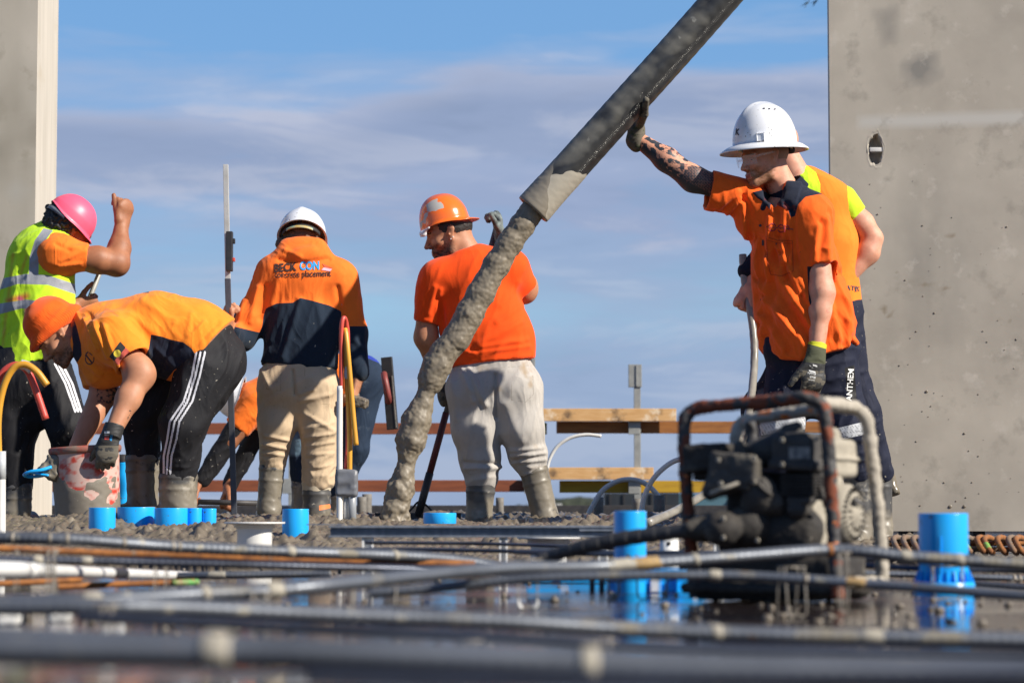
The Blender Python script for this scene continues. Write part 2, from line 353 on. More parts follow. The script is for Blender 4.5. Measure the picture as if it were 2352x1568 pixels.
# ------------------------------------------------------------------ materials
def mat(name, col, col2=None, ns=20, rough=.7, rough2=None, metal=0, bump=(60, .15), spots=(), layers=(), sheen=0, spec=.5, stretch=None, det=4, coat=0, bumpdist=.003, weave=0, crease=None, sss=0, contrast=1.0, trans=0, ior=1.45, alpha=1):
    m = bpy.data.materials.new(name); m.use_nodes = True; nt = m.node_tree; nn = nt.nodes; ll = nt.links
    b = nn['Principled BSDF']; tcn = nn.new('ShaderNodeTexCoord'); co = tcn.outputs['Object']
    if stretch is not None:
        mp_ = nn.new('ShaderNodeMapping'); mp_.inputs['Scale'].default_value = stretch; ll.new(co, mp_.inputs[0]); cs = mp_.outputs[0]
    else: cs = co
    def noise(scale, d=4, src=None, r=.55, off=None):
        t = nn.new('ShaderNodeTexNoise'); t.inputs['Scale'].default_value = scale; t.inputs['Detail'].default_value = d; t.inputs['Roughness'].default_value = r
        s = src or co
        if off:
            q = nn.new('ShaderNodeMapping'); q.inputs['Location'].default_value = (off, off * .7, off * 1.3); ll.new(s, q.inputs[0]); s = q.outputs[0]
        ll.new(s, t.inputs[0]); return t.outputs['Fac']
    def mth(op, a, bb=None, clamp=False):
        n = nn.new('ShaderNodeMath'); n.operation = op; n.use_clamp = clamp
        for i, x in enumerate((a, bb)):
            if x is None: continue
            if isinstance(x, (int, float)): n.inputs[i].default_value = x
            else: ll.new(x, n.inputs[i])
        return n.outputs[0]
    def mix(f, a, c):
        n = nn.new('ShaderNodeMix'); n.data_type = 'RGBA'
        if isinstance(f, (int, float)): n.inputs[0].default_value = f
        else: ll.new(f, n.inputs[0])
        for i, x in ((6, a), (7, c)):
            if isinstance(x, tuple): n.inputs[i].default_value = (*x, 1)
            else: ll.new(x, n.inputs[i])
        return n.outputs[2]
    def mixf(f, a, c):
        n = nn.new('ShaderNodeMix'); n.data_type = 'FLOAT'; ll.new(f, n.inputs[0])
        for i, x in ((2, a), (3, c)):
            if isinstance(x, (int, float)): n.inputs[i].default_value = x
            else: ll.new(x, n.inputs[i])
        return n.outputs[0]
    c = tuple(col); rg = rough
    if col2 is not None:
        f = noise(ns, det, cs); f = mth('ADD', mth('MULTIPLY', mth('SUBTRACT', f, .5), 2.4 * contrast), .5, clamp=True)
        c = mix(f, tuple(col), tuple(col2))
        if rough2 is not None: rg = mixf(f, rough, rough2)
    hfield = None
    for i, ly in enumerate(layers):       # (attribute, colour, roughness or None [, edge softness])
        at = nn.new('ShaderNodeAttribute'); at.attribute_name = ly[0]
        v = at.outputs['Fac']
        soft = ly[3] if len(ly) > 3 else 0
        if soft: f = mth('MULTIPLY', v, 1.0 / soft, clamp=True)
        else: f = mth('GREATER_THAN', v, 0.0)
        c = mix(f, c, tuple(ly[1]))
        if ly[2] is not None: rg = mixf(f, rg, ly[2])
    for i, sp in enumerate(spots):        # (colour, scale, threshold, roughness, softness[, detail])
        f = noise(sp[1], sp[5] if len(sp) > 5 else 5, cs if len(sp) > 6 else None, .6, off=3.1 * (i + 1)); f = mth('MULTIPLY', mth('SUBTRACT', f, sp[2]), 1 / sp[4], clamp=True)
        c = mix(f, c, tuple(sp[0])); 
        if sp[3] is not None: rg = mixf(f, rg, sp[3])
        hfield = mth('MULTIPLY', f, .6) if hfield is None else mth('ADD', hfield, mth('MULTIPLY', f, .6))
    if isinstance(c, tuple): b.inputs['Base Color'].default_value = (*c, 1)
    else: ll.new(c, b.inputs['Base Color'])
    if isinstance(rg, (int, float)): b.inputs['Roughness'].default_value = rg
    else: ll.new(rg, b.inputs['Roughness'])
    b.inputs['Metallic'].default_value = metal; b.inputs['Specular IOR Level'].default_value = spec
    if sheen: b.inputs['Sheen Weight'].default_value = sheen
    if coat: b.inputs['Coat Weight'].default_value = coat; b.inputs['Coat Roughness'].default_value = .08
    if sss: b.inputs['Subsurface Weight'].default_value = sss; b.inputs['Subsurface Radius'].default_value = (.012, .004, .002); b.inputs['Subsurface Scale'].default_value = 1.0
    if trans: b.inputs['Transmission Weight'].default_value = trans; b.inputs['IOR'].default_value = ior
    if alpha < 1: b.inputs['Alpha'].default_value = alpha
    if bump:
        h = noise(bump[0], 5, cs, .6)
        if weave:
            wv = nn.new('ShaderNodeTexWave'); wv.inputs['Scale'].default_value = weave; wv.inputs['Distortion'].default_value = .6; wv.bands_direction = 'DIAGONAL'; ll.new(co, wv.inputs[0]); h = mth('ADD', h, mth('MULTIPLY', wv.outputs['Fac'], .25))
        if hfield is not None: h = mth('ADD', h, hfield)
        bp = nn.new('ShaderNodeBump'); bp.inputs['Strength'].default_value = bump[1]; bp.inputs['Distance'].default_value = bumpdist; ll.new(h, bp.inputs['Height'])
        if crease:      # broad soft creases in cloth: ridged, stretched noise
            t = nn.new('ShaderNodeTexNoise'); t.inputs['Scale'].default_value = crease[0]; t.inputs['Detail'].default_value = 3; t.inputs['Distortion'].default_value = .6; mq = nn.new('ShaderNodeMapping'); mq.inputs['Rotation'].default_value = (0, .5, 0); mq.inputs['Scale'].default_value = (1, 1, .45); ll.new(co, mq.inputs[0]); ll.new(mq.outputs[0], t.inputs[0])
            rdg = mth('SUBTRACT', 1.0, mth('ABSOLUTE', mth('MULTIPLY', mth('SUBTRACT', t.outputs['Fac'], .5), 3.2))); b2 = nn.new('ShaderNodeBump'); b2.inputs['Strength'].default_value = crease[1]; b2.inputs['Distance'].default_value = crease[2]; ll.new(rdg, b2.inputs['Height']); ll.new(b2.outputs[0], bp.inputs['Normal']); ll.new(bp.outputs[0], b.inputs['Normal'])
    return m
MUD = (.165, .145, .115); MUDD = (.10, .088, .07); CEM = (.42, .385, .33)
# ================================================================== MATERIALS
M_deck = mat('wet_formwork', (.016, .013, .014), (.050, .036, .034), ns=3.2, rough=.02, rough2=.20, bump=(14, .12), spots=[(MUDD, 5, .60, .6, .10), ((.09, .04, .042), 1.6, .62, .3, .1), (MUD, 60, .66, .6, .05)], bumpdist=.004)
M_conc = mat('wet_concrete', (.190, .155, .112), (.110, .090, .066), ns=13, rough=.22, rough2=.50, bump=(85, 1.0), spots=[((.25, .21, .155), 40, .58, .3, .1)], bumpdist=.008, spec=.6)
M_stream = mat('flowing_concrete', (.235, .195, .140), (.150, .124, .088), ns=60, rough=.5, rough2=.7, bump=(150, .7), stretch=(1, 1, .55), bumpdist=.005, spec=.6)
M_wall = mat('precast_panel', (.50, .45, .375), (.375, .335, .28), ns=2.6, rough=.85, contrast=1.1, bump=(140, .25), det=8, layers=[('band', (.50, .475, .43), None, .03), ('stain', (.24, .225, .20), None, .22), ('brown', (.26, .215, .155), None, .05)], spots=[((.30, .27, .225), 6, .57, None, .2), ((.56, .51, .44), 8, .60, None, .2), ((.12, .10, .08), 95, .765, None, .02, 2)], bumpdist=.002)
M_wallside = mat('precast_panel_edge', (.55, .50, .43), (.43, .39, .33), ns=5, rough=.8, bump=(90, .25), stretch=(4, 4, .25), spots=[((.42, .36, .27), 3, .60, None, .15)])
M_black = mat('black_rubber', (.018, .018, .02), (.035, .034, .034), ns=30, rough=.42, bump=(120, .2))
M_blue = mat('blue_plastic', (.010, .36, .86), (.014, .40, .90), ns=8, rough=.28, bump=(30, .05), spots=[(MUDD, 42, .665, .6, .03, 3), (MUD, 13, .68, .7, .03, 4)], coat=.2)
M_white = mat('white_pvc', (.74, .73, .70), (.62, .61, .58), ns=14, rough=.35, bump=(30, .05), spots=[(MUD, 30, .70, .6, .05)])
M_grey = mat('grey_pvc', (.30, .32, .34), (.24, .25, .27), ns=14, rough=.4, bump=(30, .05), spots=[(MUD, 26, .64, .6, .06)])
M_galv = mat('galvanised_duct', (.20, .215, .24), (.09, .10, .12), ns=11, rough=.42, rough2=.6, metal=.6, bump=(70, .5), spots=[((.24, .22, .18), 9, .56, .8, .08), ((.40, .37, .30), 24, .66, .8, .06), ((.20, .11, .05), 13, .68, .8, .05)], stretch=(.6, 1, 1))
M_galvd = mat('dark_duct', (.10, .11, .14), (.035, .038, .05), ns=9, rough=.3, rough2=.5, metal=.7, bump=(60, .3), spots=[(MUD, 10, .63, .7, .08)], stretch=(.6, 1, 1))
M_rail = mat('dark_edge_rail', (.24, .265, .31), (.14, .16, .19), ns=18, rough=.45, metal=.35, bump=(150, .5), spots=[(MUD, 40, .68, .6, .05)], stretch=(3, 1, 1))
M_rust = mat('rusty_rebar', (.36, .135, .03), (.15, .055, .018), ns=40, rough=.85, bump=(160, .6), spots=[(MUD, 20, .62, .7, .08)])
M_wire = mat('chair_wire', (.34, .31, .27), (.20, .17, .13), ns=60, rough=.55, metal=.4, bump=None)
M_wood_pale = mat('pale_timber', (.72, .44, .20), (.58, .31, .11), ns=6, rough=.75, bump=(40, .3), stretch=(1.2, 8, 8), spots=[((.12, .075, .045), 4.2, .53, None, .12), ((.80, .62, .42), 7, .56, None, .1)])
M_wood_red = mat('red_brown_timber', (.27, .075, .028), (.17, .045, .018), ns=5, rough=.7, bump=(40, .3), stretch=(1.2, 8, 8))
M_wood_brn = mat('brown_timber', (.38, .15, .035), (.24, .085, .02), ns=5, rough=.7, bump=(40, .3), stretch=(1.2, 8, 8))
M_wood_yel = mat('yellow_timber', (.52, .31, .015), (.40, .22, .012), ns=5, rough=.7, bump=(40, .3), stretch=(1.2, 8, 8))
M_steel = mat('galvanised_post', (.42, .42, .39), (.30, .30, .28), ns=18, rough=.5, metal=.35, bump=(60, .2))
M_dark = mat('dark_metal', (.02, .02, .024), (.05, .045, .045), ns=22, rough=.55, bump=(80, .3))
M_redp = mat('red_conduit', (.62, .085, .055), (.50, .06, .045), ns=10, rough=.4, bump=(20, .04))
M_yelp = mat('yellow_conduit', (.66, .33, .03), (.56, .26, .025), ns=10, rough=.4, bump=(20, .04), spots=[(MUD, 30, .72, .6, .04)])
M_tape = mat('grey_tape', (.12, .125, .14), (.17, .175, .19), ns=30, rough=.4, bump=(40, .6))
M_ctape = mat('clear_tape', (.55, .57, .58), (.40, .42, .44), ns=40, rough=.2, bump=(60, .6))
M_print = mat('dark_print', (.035, .03, .045), rough=.7, bump=None)
M_wprint = mat('white_print', (.72, .72, .70), rough=.6, bump=None)
# ================================================================== GROUND, DECK
V = np.array([(-4000, -4000, -4.2), (4000, -4000, -4.2), (4000, 4000, -4.2), (-4000, 4000, -4.2)], float)
M_ground = mat('ground_far', (.09, .085, .06), (.06, .07, .035), ns=.05, rough=.9, bump=None)
tag(put('ground', V, [(0, 1, 2, 3)], M_ground, smooth=False), kind='structure')
dv, df = boxmesh((0, 10.0, -.15), (7.5, 10.0, .15), bev=0)
tag(put('formwork_deck', dv, df, M_deck, smooth=False), kind='structure')
# ---- fresh concrete
xs = np.arange(-2.75, 1.75, .0075); ys = np.concatenate((np.arange(6.9, 10.4, .0085), np.arange(10.4, 15.0, .03)))
gx, gy = np.meshgrid(xs, ys, indexing='ij'); q = np.stack((gx.ravel(), gy.ravel(), 0 * gx.ravel()), 1)
def conc_base(x, y):
    pp = np.stack((x * 1.3, y * 1.3, 0 * x), 1)
    y0 = 7.25 + .35 * (vnoise(pp * 1.2, 3) - .5) - .25 * np.clip((-x - 0.6) / 1.5, 0, 1) + .5 * np.clip((x - .75) / .5, 0, 1)
    s = np.clip((y - y0) / 2.35, 0, 1)
    top = .128 + .028 * (vnoise(pp * 1.6, 8) - .5)
    top = top * (1 - .75 * np.clip((x - .95) / .5, 0, 1))
    return np.where(y < y0, -.02, .012 + (top - .012) * s)
z = conc_base(q[:, 0], q[:, 1])
wv = np.stack((vnoise(q * 9, 21), vnoise(q * 9, 22), 0 * q[:, 0]), 1) - .5; wv[:, 2] = 0
w1 = worley(q * 17 + wv * 1.2, 4); w2 = worley(q * 38 + wv * 2, 5)
amt = np.clip((vnoise(q * 3.1, 9) - .30) * 2.4, .08, 1.5); w0 = worley(q * np.array((9., 12., 1.)) + wv * 2.5, 14); lump = (np.clip(.8 - w0, 0, 1)) * .020 * amt + (np.clip(.75 - w1, 0, 1) ** .8) * .026 * amt + (np.clip(.7 - w2, 0, 1)) * .022 * (.3 + vnoise(q * 7, 19)) + .022 * (fbm(q * 34, 15, 2) - .5) + .034 * (fbm(q * 5, 12, 3) - .5) * amt
lump = lump - .020
for dx_, dy_, da_, dr_ in ((-1.53, 8.75, .055, .15), (-.78, 8.45, .045, .15), (-1.3, 9.05, .02, .2), (-1.1, 9.05, .02, .2)):
    z = z - np.where(z > 0, da_ * np.exp(-((q[:, 0] - dx_) ** 2 + (q[:, 1] - dy_) ** 2) / dr_ ** 2), 0)
z = np.where(z > -.01, z + lump * np.clip((z + .01) / .03, 0, 1), z)
V = np.stack((q[:, 0] + wv[:, 0] * .02, q[:, 1] + wv[:, 1] * .02, z), 1); nx, ny = gx.shape
I = np.arange(nx * ny).reshape(nx, ny); F = np.stack((I[:-1, :-1].ravel(), I[1:, :-1].ravel(), I[1:, 1:].ravel(), I[:-1, 1:].ravel()), 1)
keep = (z[F] > -.012).any(1); F = F[keep]
tag(put('wet_concrete_pour', V, F, M_conc), 'lumpy wet grey concrete spread over the deck under the workers boots', 'wet concrete', kind='stuff')
def conc_z(x, y): return float(max(conc_base(np.array([x]), np.array([y]))[0], 0))
# ---- mud clumps on the deck
ms = []
tmpl = surface([ball((0, 0, 0), (1, .9, .7), .1), ball((.5, .3, .1), .55, .2)], .22)
for i in range(620):
    y = 3.3 + 4.2 * RNG.random(); x = RNG.uniform(-.23, .24) * y; s = .0022 + .0085 * RNG.random() ** 4
    if i < 150: x = RNG.uniform(.09, .24) * y
    a = RNG.random() * 6.28; c, s_ = math.cos(a), math.sin(a); v = tmpl[0] * s * RNG.uniform(.7, 1.2, 3)
    v = np.stack((v[:, 0] * c - v[:, 1] * s_, v[:, 0] * s_ + v[:, 1] * c, v[:, 2]), 1) + (x, y, s * .35); ms.append((v, tmpl[1]))
V, F = merge(*ms); tag(put('mud_clumps', V, F, M_conc), 'small crumbs and clumps of wet mud scattered over the wet deck', 'mud', kind='stuff')
# ================================================================== WALLS
def panel(name, label, x0, x1, Y, z0, z1, th, rot, attrsf, hole=None, grid=.03):
    """precast panel; front face carries a fine grid for stains, rotated about its corner x0,Y"""
    root = thing(name, label, 'wall panel', (x0, Y, z0))
    nxs = np.arange(0, x1 - x0 + grid, grid); nzs = np.arange(0, z1 - z0 + grid, grid)
    A, B = np.meshgrid(nxs, nzs, indexing='ij'); n, m = A.shape; y = np.zeros(A.size); a_, b_ = A.ravel().copy(), B.ravel().copy()
    V = np.stack((a_, y, b_), 1); I = np.arange(n * m).reshape(n, m)
    F = np.stack((I[:-1, :-1].ravel(), I[1:, :-1].ravel(), I[1:, 1:].ravel(), I[:-1, 1:].ravel()), 1)
    extra = []
    c, s = math.cos(rot), math.sin(rot)
    if hole is not None:
        hx, hz, ra, rb = hole; ctr = V[F].mean(1); inside = ((ctr[:, 0] - hx) / ra) ** 2 + ((ctr[:, 2] - hz) / rb) ** 2 < 1
        # ragged opening: pull the border on to the oval, then sink a pocket behind it
        F = F[~inside]
        dd = np.sqrt(((V[:, 0] - hx) / ra) ** 2 + ((V[:, 2] - hz) / rb) ** 2); rim = (dd < 1.35) & (dd > .4)
        t = 1.0 / np.maximum(dd, .01); sel = rim & (np.abs(dd - 1) < .35 * 1.2)
        used = np.zeros(len(V), bool); used[np.unique(F)] = True
        bd = sel & used & (dd < 1.12); V[bd, 0] = hx + (V[bd, 0] - hx) * t[bd]; V[bd, 2] = hz + (V[bd, 2] - hz) * t[bd]
        k = 40; ring = []
        for rr, dep in ((1.34, .001), (1.2, -.0012), (1.0, .001), (.9, .03), (.85, .07), (.0, .075)):
            for j in range(k):
                an = 2 * math.pi * j / k; jit = 1 + (.07 * math.sin(5 * an + 1) + .05 * math.sin(11 * an)) * (rr < 1.4); ring.append((hx + ra * rr * jit * math.cos(an), dep, hz + rb * rr * jit * math.sin(an)))
        ring = np.array(ring); RF = np.array([(i * k + j, (i + 1) * k + j, (i + 1) * k + (j + 1) % k, i * k + (j + 1) % k) for i in range(5) for j in range(k)]); extra.append((ring, RF[:, ::-1]))
    def rotv(v): return np.stack((v[:, 0] * c - v[:, 1] * s + x0, v[:, 0] * s + v[:, 1] * c + Y, v[:, 2] + z0), 1)
    W = rotv(V); at = attrsf(PX(W))
    put('panel_face', W, F, M_wall, root, attrs=at)
    for ev, ef in extra: put('lifting_pocket', rotv(ev), ef, M_wall, root)
    w_, h_ = x1 - x0, z1 - z0
    bv = np.array([(0, 0, 0), (w_, 0, 0), (w_, th, 0), (0, th, 0), (0, 0, h_), (w_, 0, h_), (w_, th, h_), (0, th, h_)], float); bv[:, 1] += .0
    put('panel_core', rotv(bv), [(0, 3, 2, 1), (4, 5, 6, 7), (1, 2, 6, 5), (2, 3, 7, 6), (3, 0, 4, 7)], M_wallside, root, smooth=False)
    return root, rotv
def at_right(q):
    b = poly(q, [(1965, 262), (2400, 247), (2400, 290), (2100, 297), (1965, 300)]) / 60 * .1 + .004
    st = np.maximum(poly(q, [(2070, 150), (2100, 118), (2150, 120), (2165, 175), (2120, 200), (2080, 190)]), poly(q, [(2010, 30), (2060, 20), (2060, 90), (2030, 100)]) * .7) / 200 + .06
    st = np.where(st > 0.03, st * (.4 + 1.1 * fbm(np.stack((q[:, 0] / 22, q[:, 1] / 22, 0 * q[:, 0]), 1), 4, 3)), 0)
    dark = .18 * np.clip(1 - np.abs(q[:, 0] - 2150) / 150, 0, 1) * np.clip((q[:, 1] - 300) / 300, 0, 1) * np.clip((900 - q[:, 1]) / 300, 0, 1) * fbm(np.stack((q[:, 0] / 25, q[:, 1] / 160, 0 * q[:, 0]), 1), 9, 3)
    br = np.maximum.reduce([line(q, [(2015, 700), (2030, 706), (2045, 722)], 11), line(q, [(2085, 640), (2130, 655), (2180, 662)], 6), line(q, [(2110, 510), (2170, 540), (2210, 545)], 4), line(q, [(2270, 730), (2320, 735)], 6), line(q, [(2060, 625), (2075, 632)], 6), line(q, [(2060, 1010), (2110, 990)], 2)]) / 90
    br = br * np.clip(4 * (fbm(np.stack((q[:, 0] / 14, q[:, 1] / 9, 0 * q[:, 0]), 1), 14, 3) - .42), 0, 1)
    return {'band': b, 'stain': np.maximum(st * 1.2, dark * 1.2), 'brown': br}
pc = P(1909, 600, 12.0); z_bot = P(1960, 1219, 12.0)[2]
hx = P(2010, 345, 12.0); 
wr, rv = panel('concrete_wall_panel', 'large grey precast concrete wall panel with a chipped bracket pocket at the right', pc[0], pc[0] + 3.2, 12.0, z_bot, 3.6, .18, math.radians(-5), at_right, hole=(hx[0] - pc[0], hx[2] - z_bot, .036, .078), grid=.02)
bv, bf = boxmesh((0, 0, 0), (.034, .012, .011), bev=.003); bc = rv(np.array([[hx[0] - pc[0] + .004, .012, hx[2] - z_bot]]))[0]
put('lifting_bracket', bv + bc, bf, mat('pale_bracket', (.6, .58, .55), rough=.5, bump=None), wr)
ms = []
for i in range(70):
    px_, py_ = RNG.uniform(1990, 2345), 380 + 820 * RNG.random() ** .7
    if i < 4: px_, py_ = [(2178, 1163), (2210, 1163), (2210, 996), (2125, 900)][i]
    p = P(px_, py_, 12.0); p[1] = 12 - (p[0] - pc[0]) * math.tan(math.radians(5)) - .001
    s = .0022 + .003 * RNG.random() ** 3 + (.006 if i < 2 else .003 if i < 4 else 0)
    ms.append((tmpl[0] * s * (1, .4, 1 + RNG.random() * .5) + p, tmpl[1]))
V, F = merge(*ms); put('mud_spatter', V, F, M_conc, wr)
# black shims and packers under the panel
for i, px_ in enumerate((2085, 2250)):
    p = P(px_, 1232, 12.0); v, f = boxmesh((p[0], 12.06, z_bot / 2), (.03, .05, z_bot / 2), bev=.002)
    tag(put('packer_block', v, f, M_dark, smooth=False, loc=(p[0], 12.05, 0)), 'dark packer block under the big wall panel, behind the %s' % ('large blue sleeve' if i == 0 else 'rusty looped bars'), 'packer', 'packers under the wall panel')
def at_left(q):
    d = .06 * fbm(np.stack((q[:, 0] / 40, q[:, 1] / 60, 0 * q[:, 0]), 1), 4, 3) * np.clip(1 - np.abs(q[:, 1] - 330) / 220, 0, 1) * 2
    b = .03 * np.clip(1 - np.abs(q[:, 1] - 440) / 60, 0, 1) * np.clip(1 - abs(q[:, 0] - 40) / 60, 0, 1)
    return {'band': b - .01, 'stain': d + .02 * (q[:, 0] < 60), 'brown': 0 * d - 1}
pl = P(75, 900, 12.3)
root = thing('concrete_column', 'tall pale precast concrete column edge at the left side with a sunlit right face', 'column', (pl[0] - .9, 12.3, 0))
W_, D_, H_ = 1.1, .56, 3.4
gz = np.arange(0, H_, .03); gxx = np.arange(0, W_ + .001, .05)
A, B = np.meshgrid(gxx, gz, indexing='ij'); V = np.stack((A.ravel() + pl[0] - W_, np.full(A.size, 12.3), B.ravel()), 1); n, m = A.shape; I = np.arange(n * m).reshape(n, m)
F = np.stack((I[:-1, :-1].ravel(), I[1:, :-1].ravel(), I[1:, 1:].ravel(), I[:-1, 1:].ravel()), 1)
put('column_face', V, F, mat('column_face_concrete', (.50, .455, .385), (.38, .345, .29), ns=3, rough=.85, bump=(120, .25), det=8, stretch=(1, 1, .6), layers=[('band', (.44, .43, .40), None, .03), ('stain', (.24, .215, .17), None, .12)], spots=[((.30, .27, .215), 6, .56, None, .14)]), root, attrs=at_left(PX(V)))
x = pl[0]; cv = np.array([(x, 12.3, 0), (x, 12.3 + D_, 0), (x, 12.3 + D_, H_), (x, 12.3, H_), (x - W_, 12.3 + D_, 0), (x - W_, 12.3 + D_, H_), (x - W_, 12.3, 0), (x - W_, 12.3, H_)], float)
cv[1:3, 0] += .0
put('column_side', cv, [(0, 1, 2, 3), (1, 4, 5, 2), (4, 6, 7, 5), (3, 2, 5, 7)], M_wallside, root, smooth=False)
# ================================================================== GUARD RAIL (20 m away)
GY = 19.6
def plank(name, x0, x1, y0, y1, Y, m, label, th=.035, shadow=None):
    a, b = P(x0, y1, Y), P(x1, y0, Y); c = (a + b) / 2; v, f = boxmesh(c, ((b[0] - a[0]) / 2, th / 2, (b[2] - a[2]) / 2), bev=.004)
    return tag(put(name, v, f, m, smooth=False, loc=c), label, 'plank', 'guard rail planks')
plank('timber_plank', -60, 1256, 971, 997, GY, M_wood_red, 'long red-brown upper rail plank running behind the four workers on the left')
plank('timber_plank', -60, 1212, 1102, 1129, GY, M_wood_red, 'long red-brown lower rail plank running behind the workers boots')
pe = P(1253, 984, GY - .02); v, f = boxmesh((pe[0] - .012, GY, P(1250, 984, GY)[2]), (.014, .0185, .047), bev=.001)
plank('timber_plank', 1240, 1553, 938, 967, GY - .10, M_wood_pale, 'pale upper plank with dark stains, its cut end just left of the muddy engine')
plank('timber_plank', 1278, 1905, 967.5, 995, GY, M_wood_brn, 'brown upper plank passing behind the muddy engine frame')
plank('timber_plank', 1225, 1501, 1073, 1101, GY - .10, M_wood_pale, 'short pale orange lower plank right of the grey track pants')
plank('timber_plank', 1285, 1760, 1103.5, 1131, GY, M_wood_yel, 'mustard yellow lower plank passing behind the engine')
gt = put('green_end_paint', v, f, mat('green_paint', (.08, .32, .05), rough=.6, bump=None), smooth=False)
gt.parent = bpy.data.objects['timber_plank']; gt.location = -bpy.data.objects['timber_plank'].location
def gpost(px0, px1, ytop, label, box_=True, Y=GY - .055):
    a, b = P(px0, 1165, Y), P(px1, ytop, Y); r = thing('guard_post', label, 'post', ((a[0] + b[0]) / 2, Y, 0), 'guard rail posts')
    v, f = boxmesh(((a[0] + b[0]) / 2 + .008, Y, b[2] / 2), ((b[0] - a[0]) / 4, .02, b[2] / 2), bev=.002); put('upright', v, f, M_steel, r, smooth=False)
    if box_:
        c = P((px0 + px1) / 2 - 3, ytop + 25, Y); v, f = boxmesh(c, ((b[0] - a[0]) / 2, .03, R(26, Y)), bev=.003); put('top_bracket', v, f, M_steel, r, smooth=False)
        v, f = boxmesh(c + (0.012, -.034, 0), (.006, .004, R(24, Y)), bev=.001); put('bracket_lip', v, f, M_steel, r, smooth=False)
    for yy in (980, 1116):
        c = P((px0 + px1) / 2 - 5, yy, Y); v, f = boxmesh(c, (.045, .024, R(17, Y)), bev=.002); put('plank_bracket', v, f, M_steel, r, smooth=False)
    return r
gpost(1447, 1476, 838, 'galvanised guard post with a box bracket on top, just left of the engine')
gpost(1212, 1232, 823, 'galvanised guard post whose top shows beside the grey pants waist', Y=GY - .05)
gpost(656, 676, 823, 'galvanised guard post showing between the legs of the man in khaki trousers', Y=GY - .05)
# far slab edge formwork and stubs
a, b = P(560, 1171, 19.2), P(1420, 1160, 19.2)
v, f = boxmesh((.0, 19.3, .10), (6.8, .04, .105), bev=.003); tag(put('edge_formboard', v, f, M_dark, smooth=False), 'long black edge form board along the far side of the deck', 'form board')
def stub(px_, ytop, Y, wpx, m, label):
    p = P(px_, ytop, Y); r = R(wpx / 2, Y); h = p[2]
    V, F = lathe([(0, h - .012), (r * .82, h - .012), (r * .82, h), (r, h), (r * 1.02, h - .03), (r, h - .04), (r, 0)], (p[0], Y, 0), 24)
    tag(put('pipe_stub', V, F, m, loc=(p[0], Y, 0)), label, 'pipe stub', 'muddy pipe stubs standing in the slab')
M_mudpipe = mat('muddy_pipe', (.26, .24, .21), (.12, .11, .10), ns=14, rough=.7, bump=(60, .5), spots=[((.03, .03, .03), 12, .58, .6, .08)])
stub(831, 1140, 14.6, 22, M_mudpipe, 'shorter muddy pipe stub of the pair right of the conduit bundle')
stub(843, 1134, 14.8, 22, M_mudpipe, 'taller muddy pipe stub of the pair right of the conduit bundle')
stub(681, 1119, 14.4, 18, M_mudpipe, 'muddy grey pipe stub between the khaki trouser legs')
stub(1148, 1142, 14.4, 18, M_mudpipe, 'dark muddy pipe stub between the grey track pants boots')
stub(1375, 1141, 14.0, 22, M_mudpipe, 'dark topped pipe stub at the left foot of the low white arch hose')
stub(1514, 1137, 13.6, 26, M_mudpipe, 'pale muddy pipe stub at the right foot of the low white arch hose')
stub(1466, 1144, 15.0, 26, M_mudpipe, 'wide muddy pipe stub at the foot of the guard post')
stub(1115, 1140, 16.0, 10, M_dark, 'thin black pipe stub left of the grey pants boots')
# white arched hoses
def whose(pts, Y, rpx, label, m=M_white):
    W = spline([P(x, y, Y) for x, y in pts], 10); V, F = tube(W, R(rpx, Y), 10)
    tag(put('arched_hose', V, F, m, loc=W[0]), label, 'hose', 'white arched hoses')
whose([(1255, 1085), (1262, 1055), (1280, 1025), (1310, 1005), (1345, 998), (1381, 1001)], 15.0, 4, 'thin white hose curling up beside the grey track pants')
whose([(1347, 1190), (1362, 1160), (1385, 1125), (1420, 1104), (1455, 1101), (1485, 1112), (1505, 1130), (1516, 1145)], 13.8, 6, 'low white arch hose bending down into the pale pipe stub')
whose([(1472, 1180), (1480, 1140), (1500, 1100), (1530, 1070), (1560, 1055), (1610, 1050)], 12.8, 6, 'white hose rising to the right behind the engine frame')
# low distant things
tv, tf = surface([ball((0, 0, 0), (26, 10, 6), 2), ball((-20, 2, -1), (14, 9, 4.2), 2), ball((17, 0, -.5), (12, 9, 4.4), 2)], 1.1)
tn = vnormals(tv, tf); tv = tv + tn * (2.2 * (fbm(tv / 4, 3, 3) - .5))[:, None]
M_tree = mat('distant_foliage', (.035, .042, .022), (.02, .026, .014), ns=.6, rough=.9, bump=(2, 1), bumpdist=.4)
c = P(1335, 1175, 520.0)
tag(put('distant_trees', tv * (.5, 1, .52) + (c[0], 520, c[2] - .3), tf, M_tree, loc=(c[0], 520, -4)), 'low dark green clump of trees on the horizon right of the grey pants', 'trees', kind='stuff')
tag(put('distant_trees', tv * (2.5, 1, .3) + (-60, 560, -1.5), tf, M_tree, loc=(-60, 560, -4)), 'thin dark line of trees on the horizon behind the workers boots', 'trees', kind='stuff')
M_bwall = mat('building_dark', (.022, .024, .03), (.04, .045, .05), ns=2, rough=.3, bump=None)
M_bglass = mat('building_glass', (.06, .12, .15), (.09, .17, .21), ns=.6, rough=.15, bump=None)
M_bpale = mat('building_pale', (.5, .49, .46), rough=.7, bump=None)
by = 60.0; r = thing('distant_building', 'low dark glazed building on the horizon behind the engine and the white arch hoses', 'building', (P(1560, 1170, by)[0], by, -4.2))
def bb(nm, x0, x1, y0, y1, m, dy=0, th=2.0):
    a, b = P(x0, y1, by + dy), P(x1, y0, by + dy); z0 = min(a[2], b[2]); 
    v, f = boxmesh(((a[0] + b[0]) / 2, by + dy + th, (a[2] + b[2]) / 2), ((b[0] - a[0]) / 2, th, (b[2] - a[2]) / 2), bev=0); return put(nm, v, f, m, r, smooth=False)
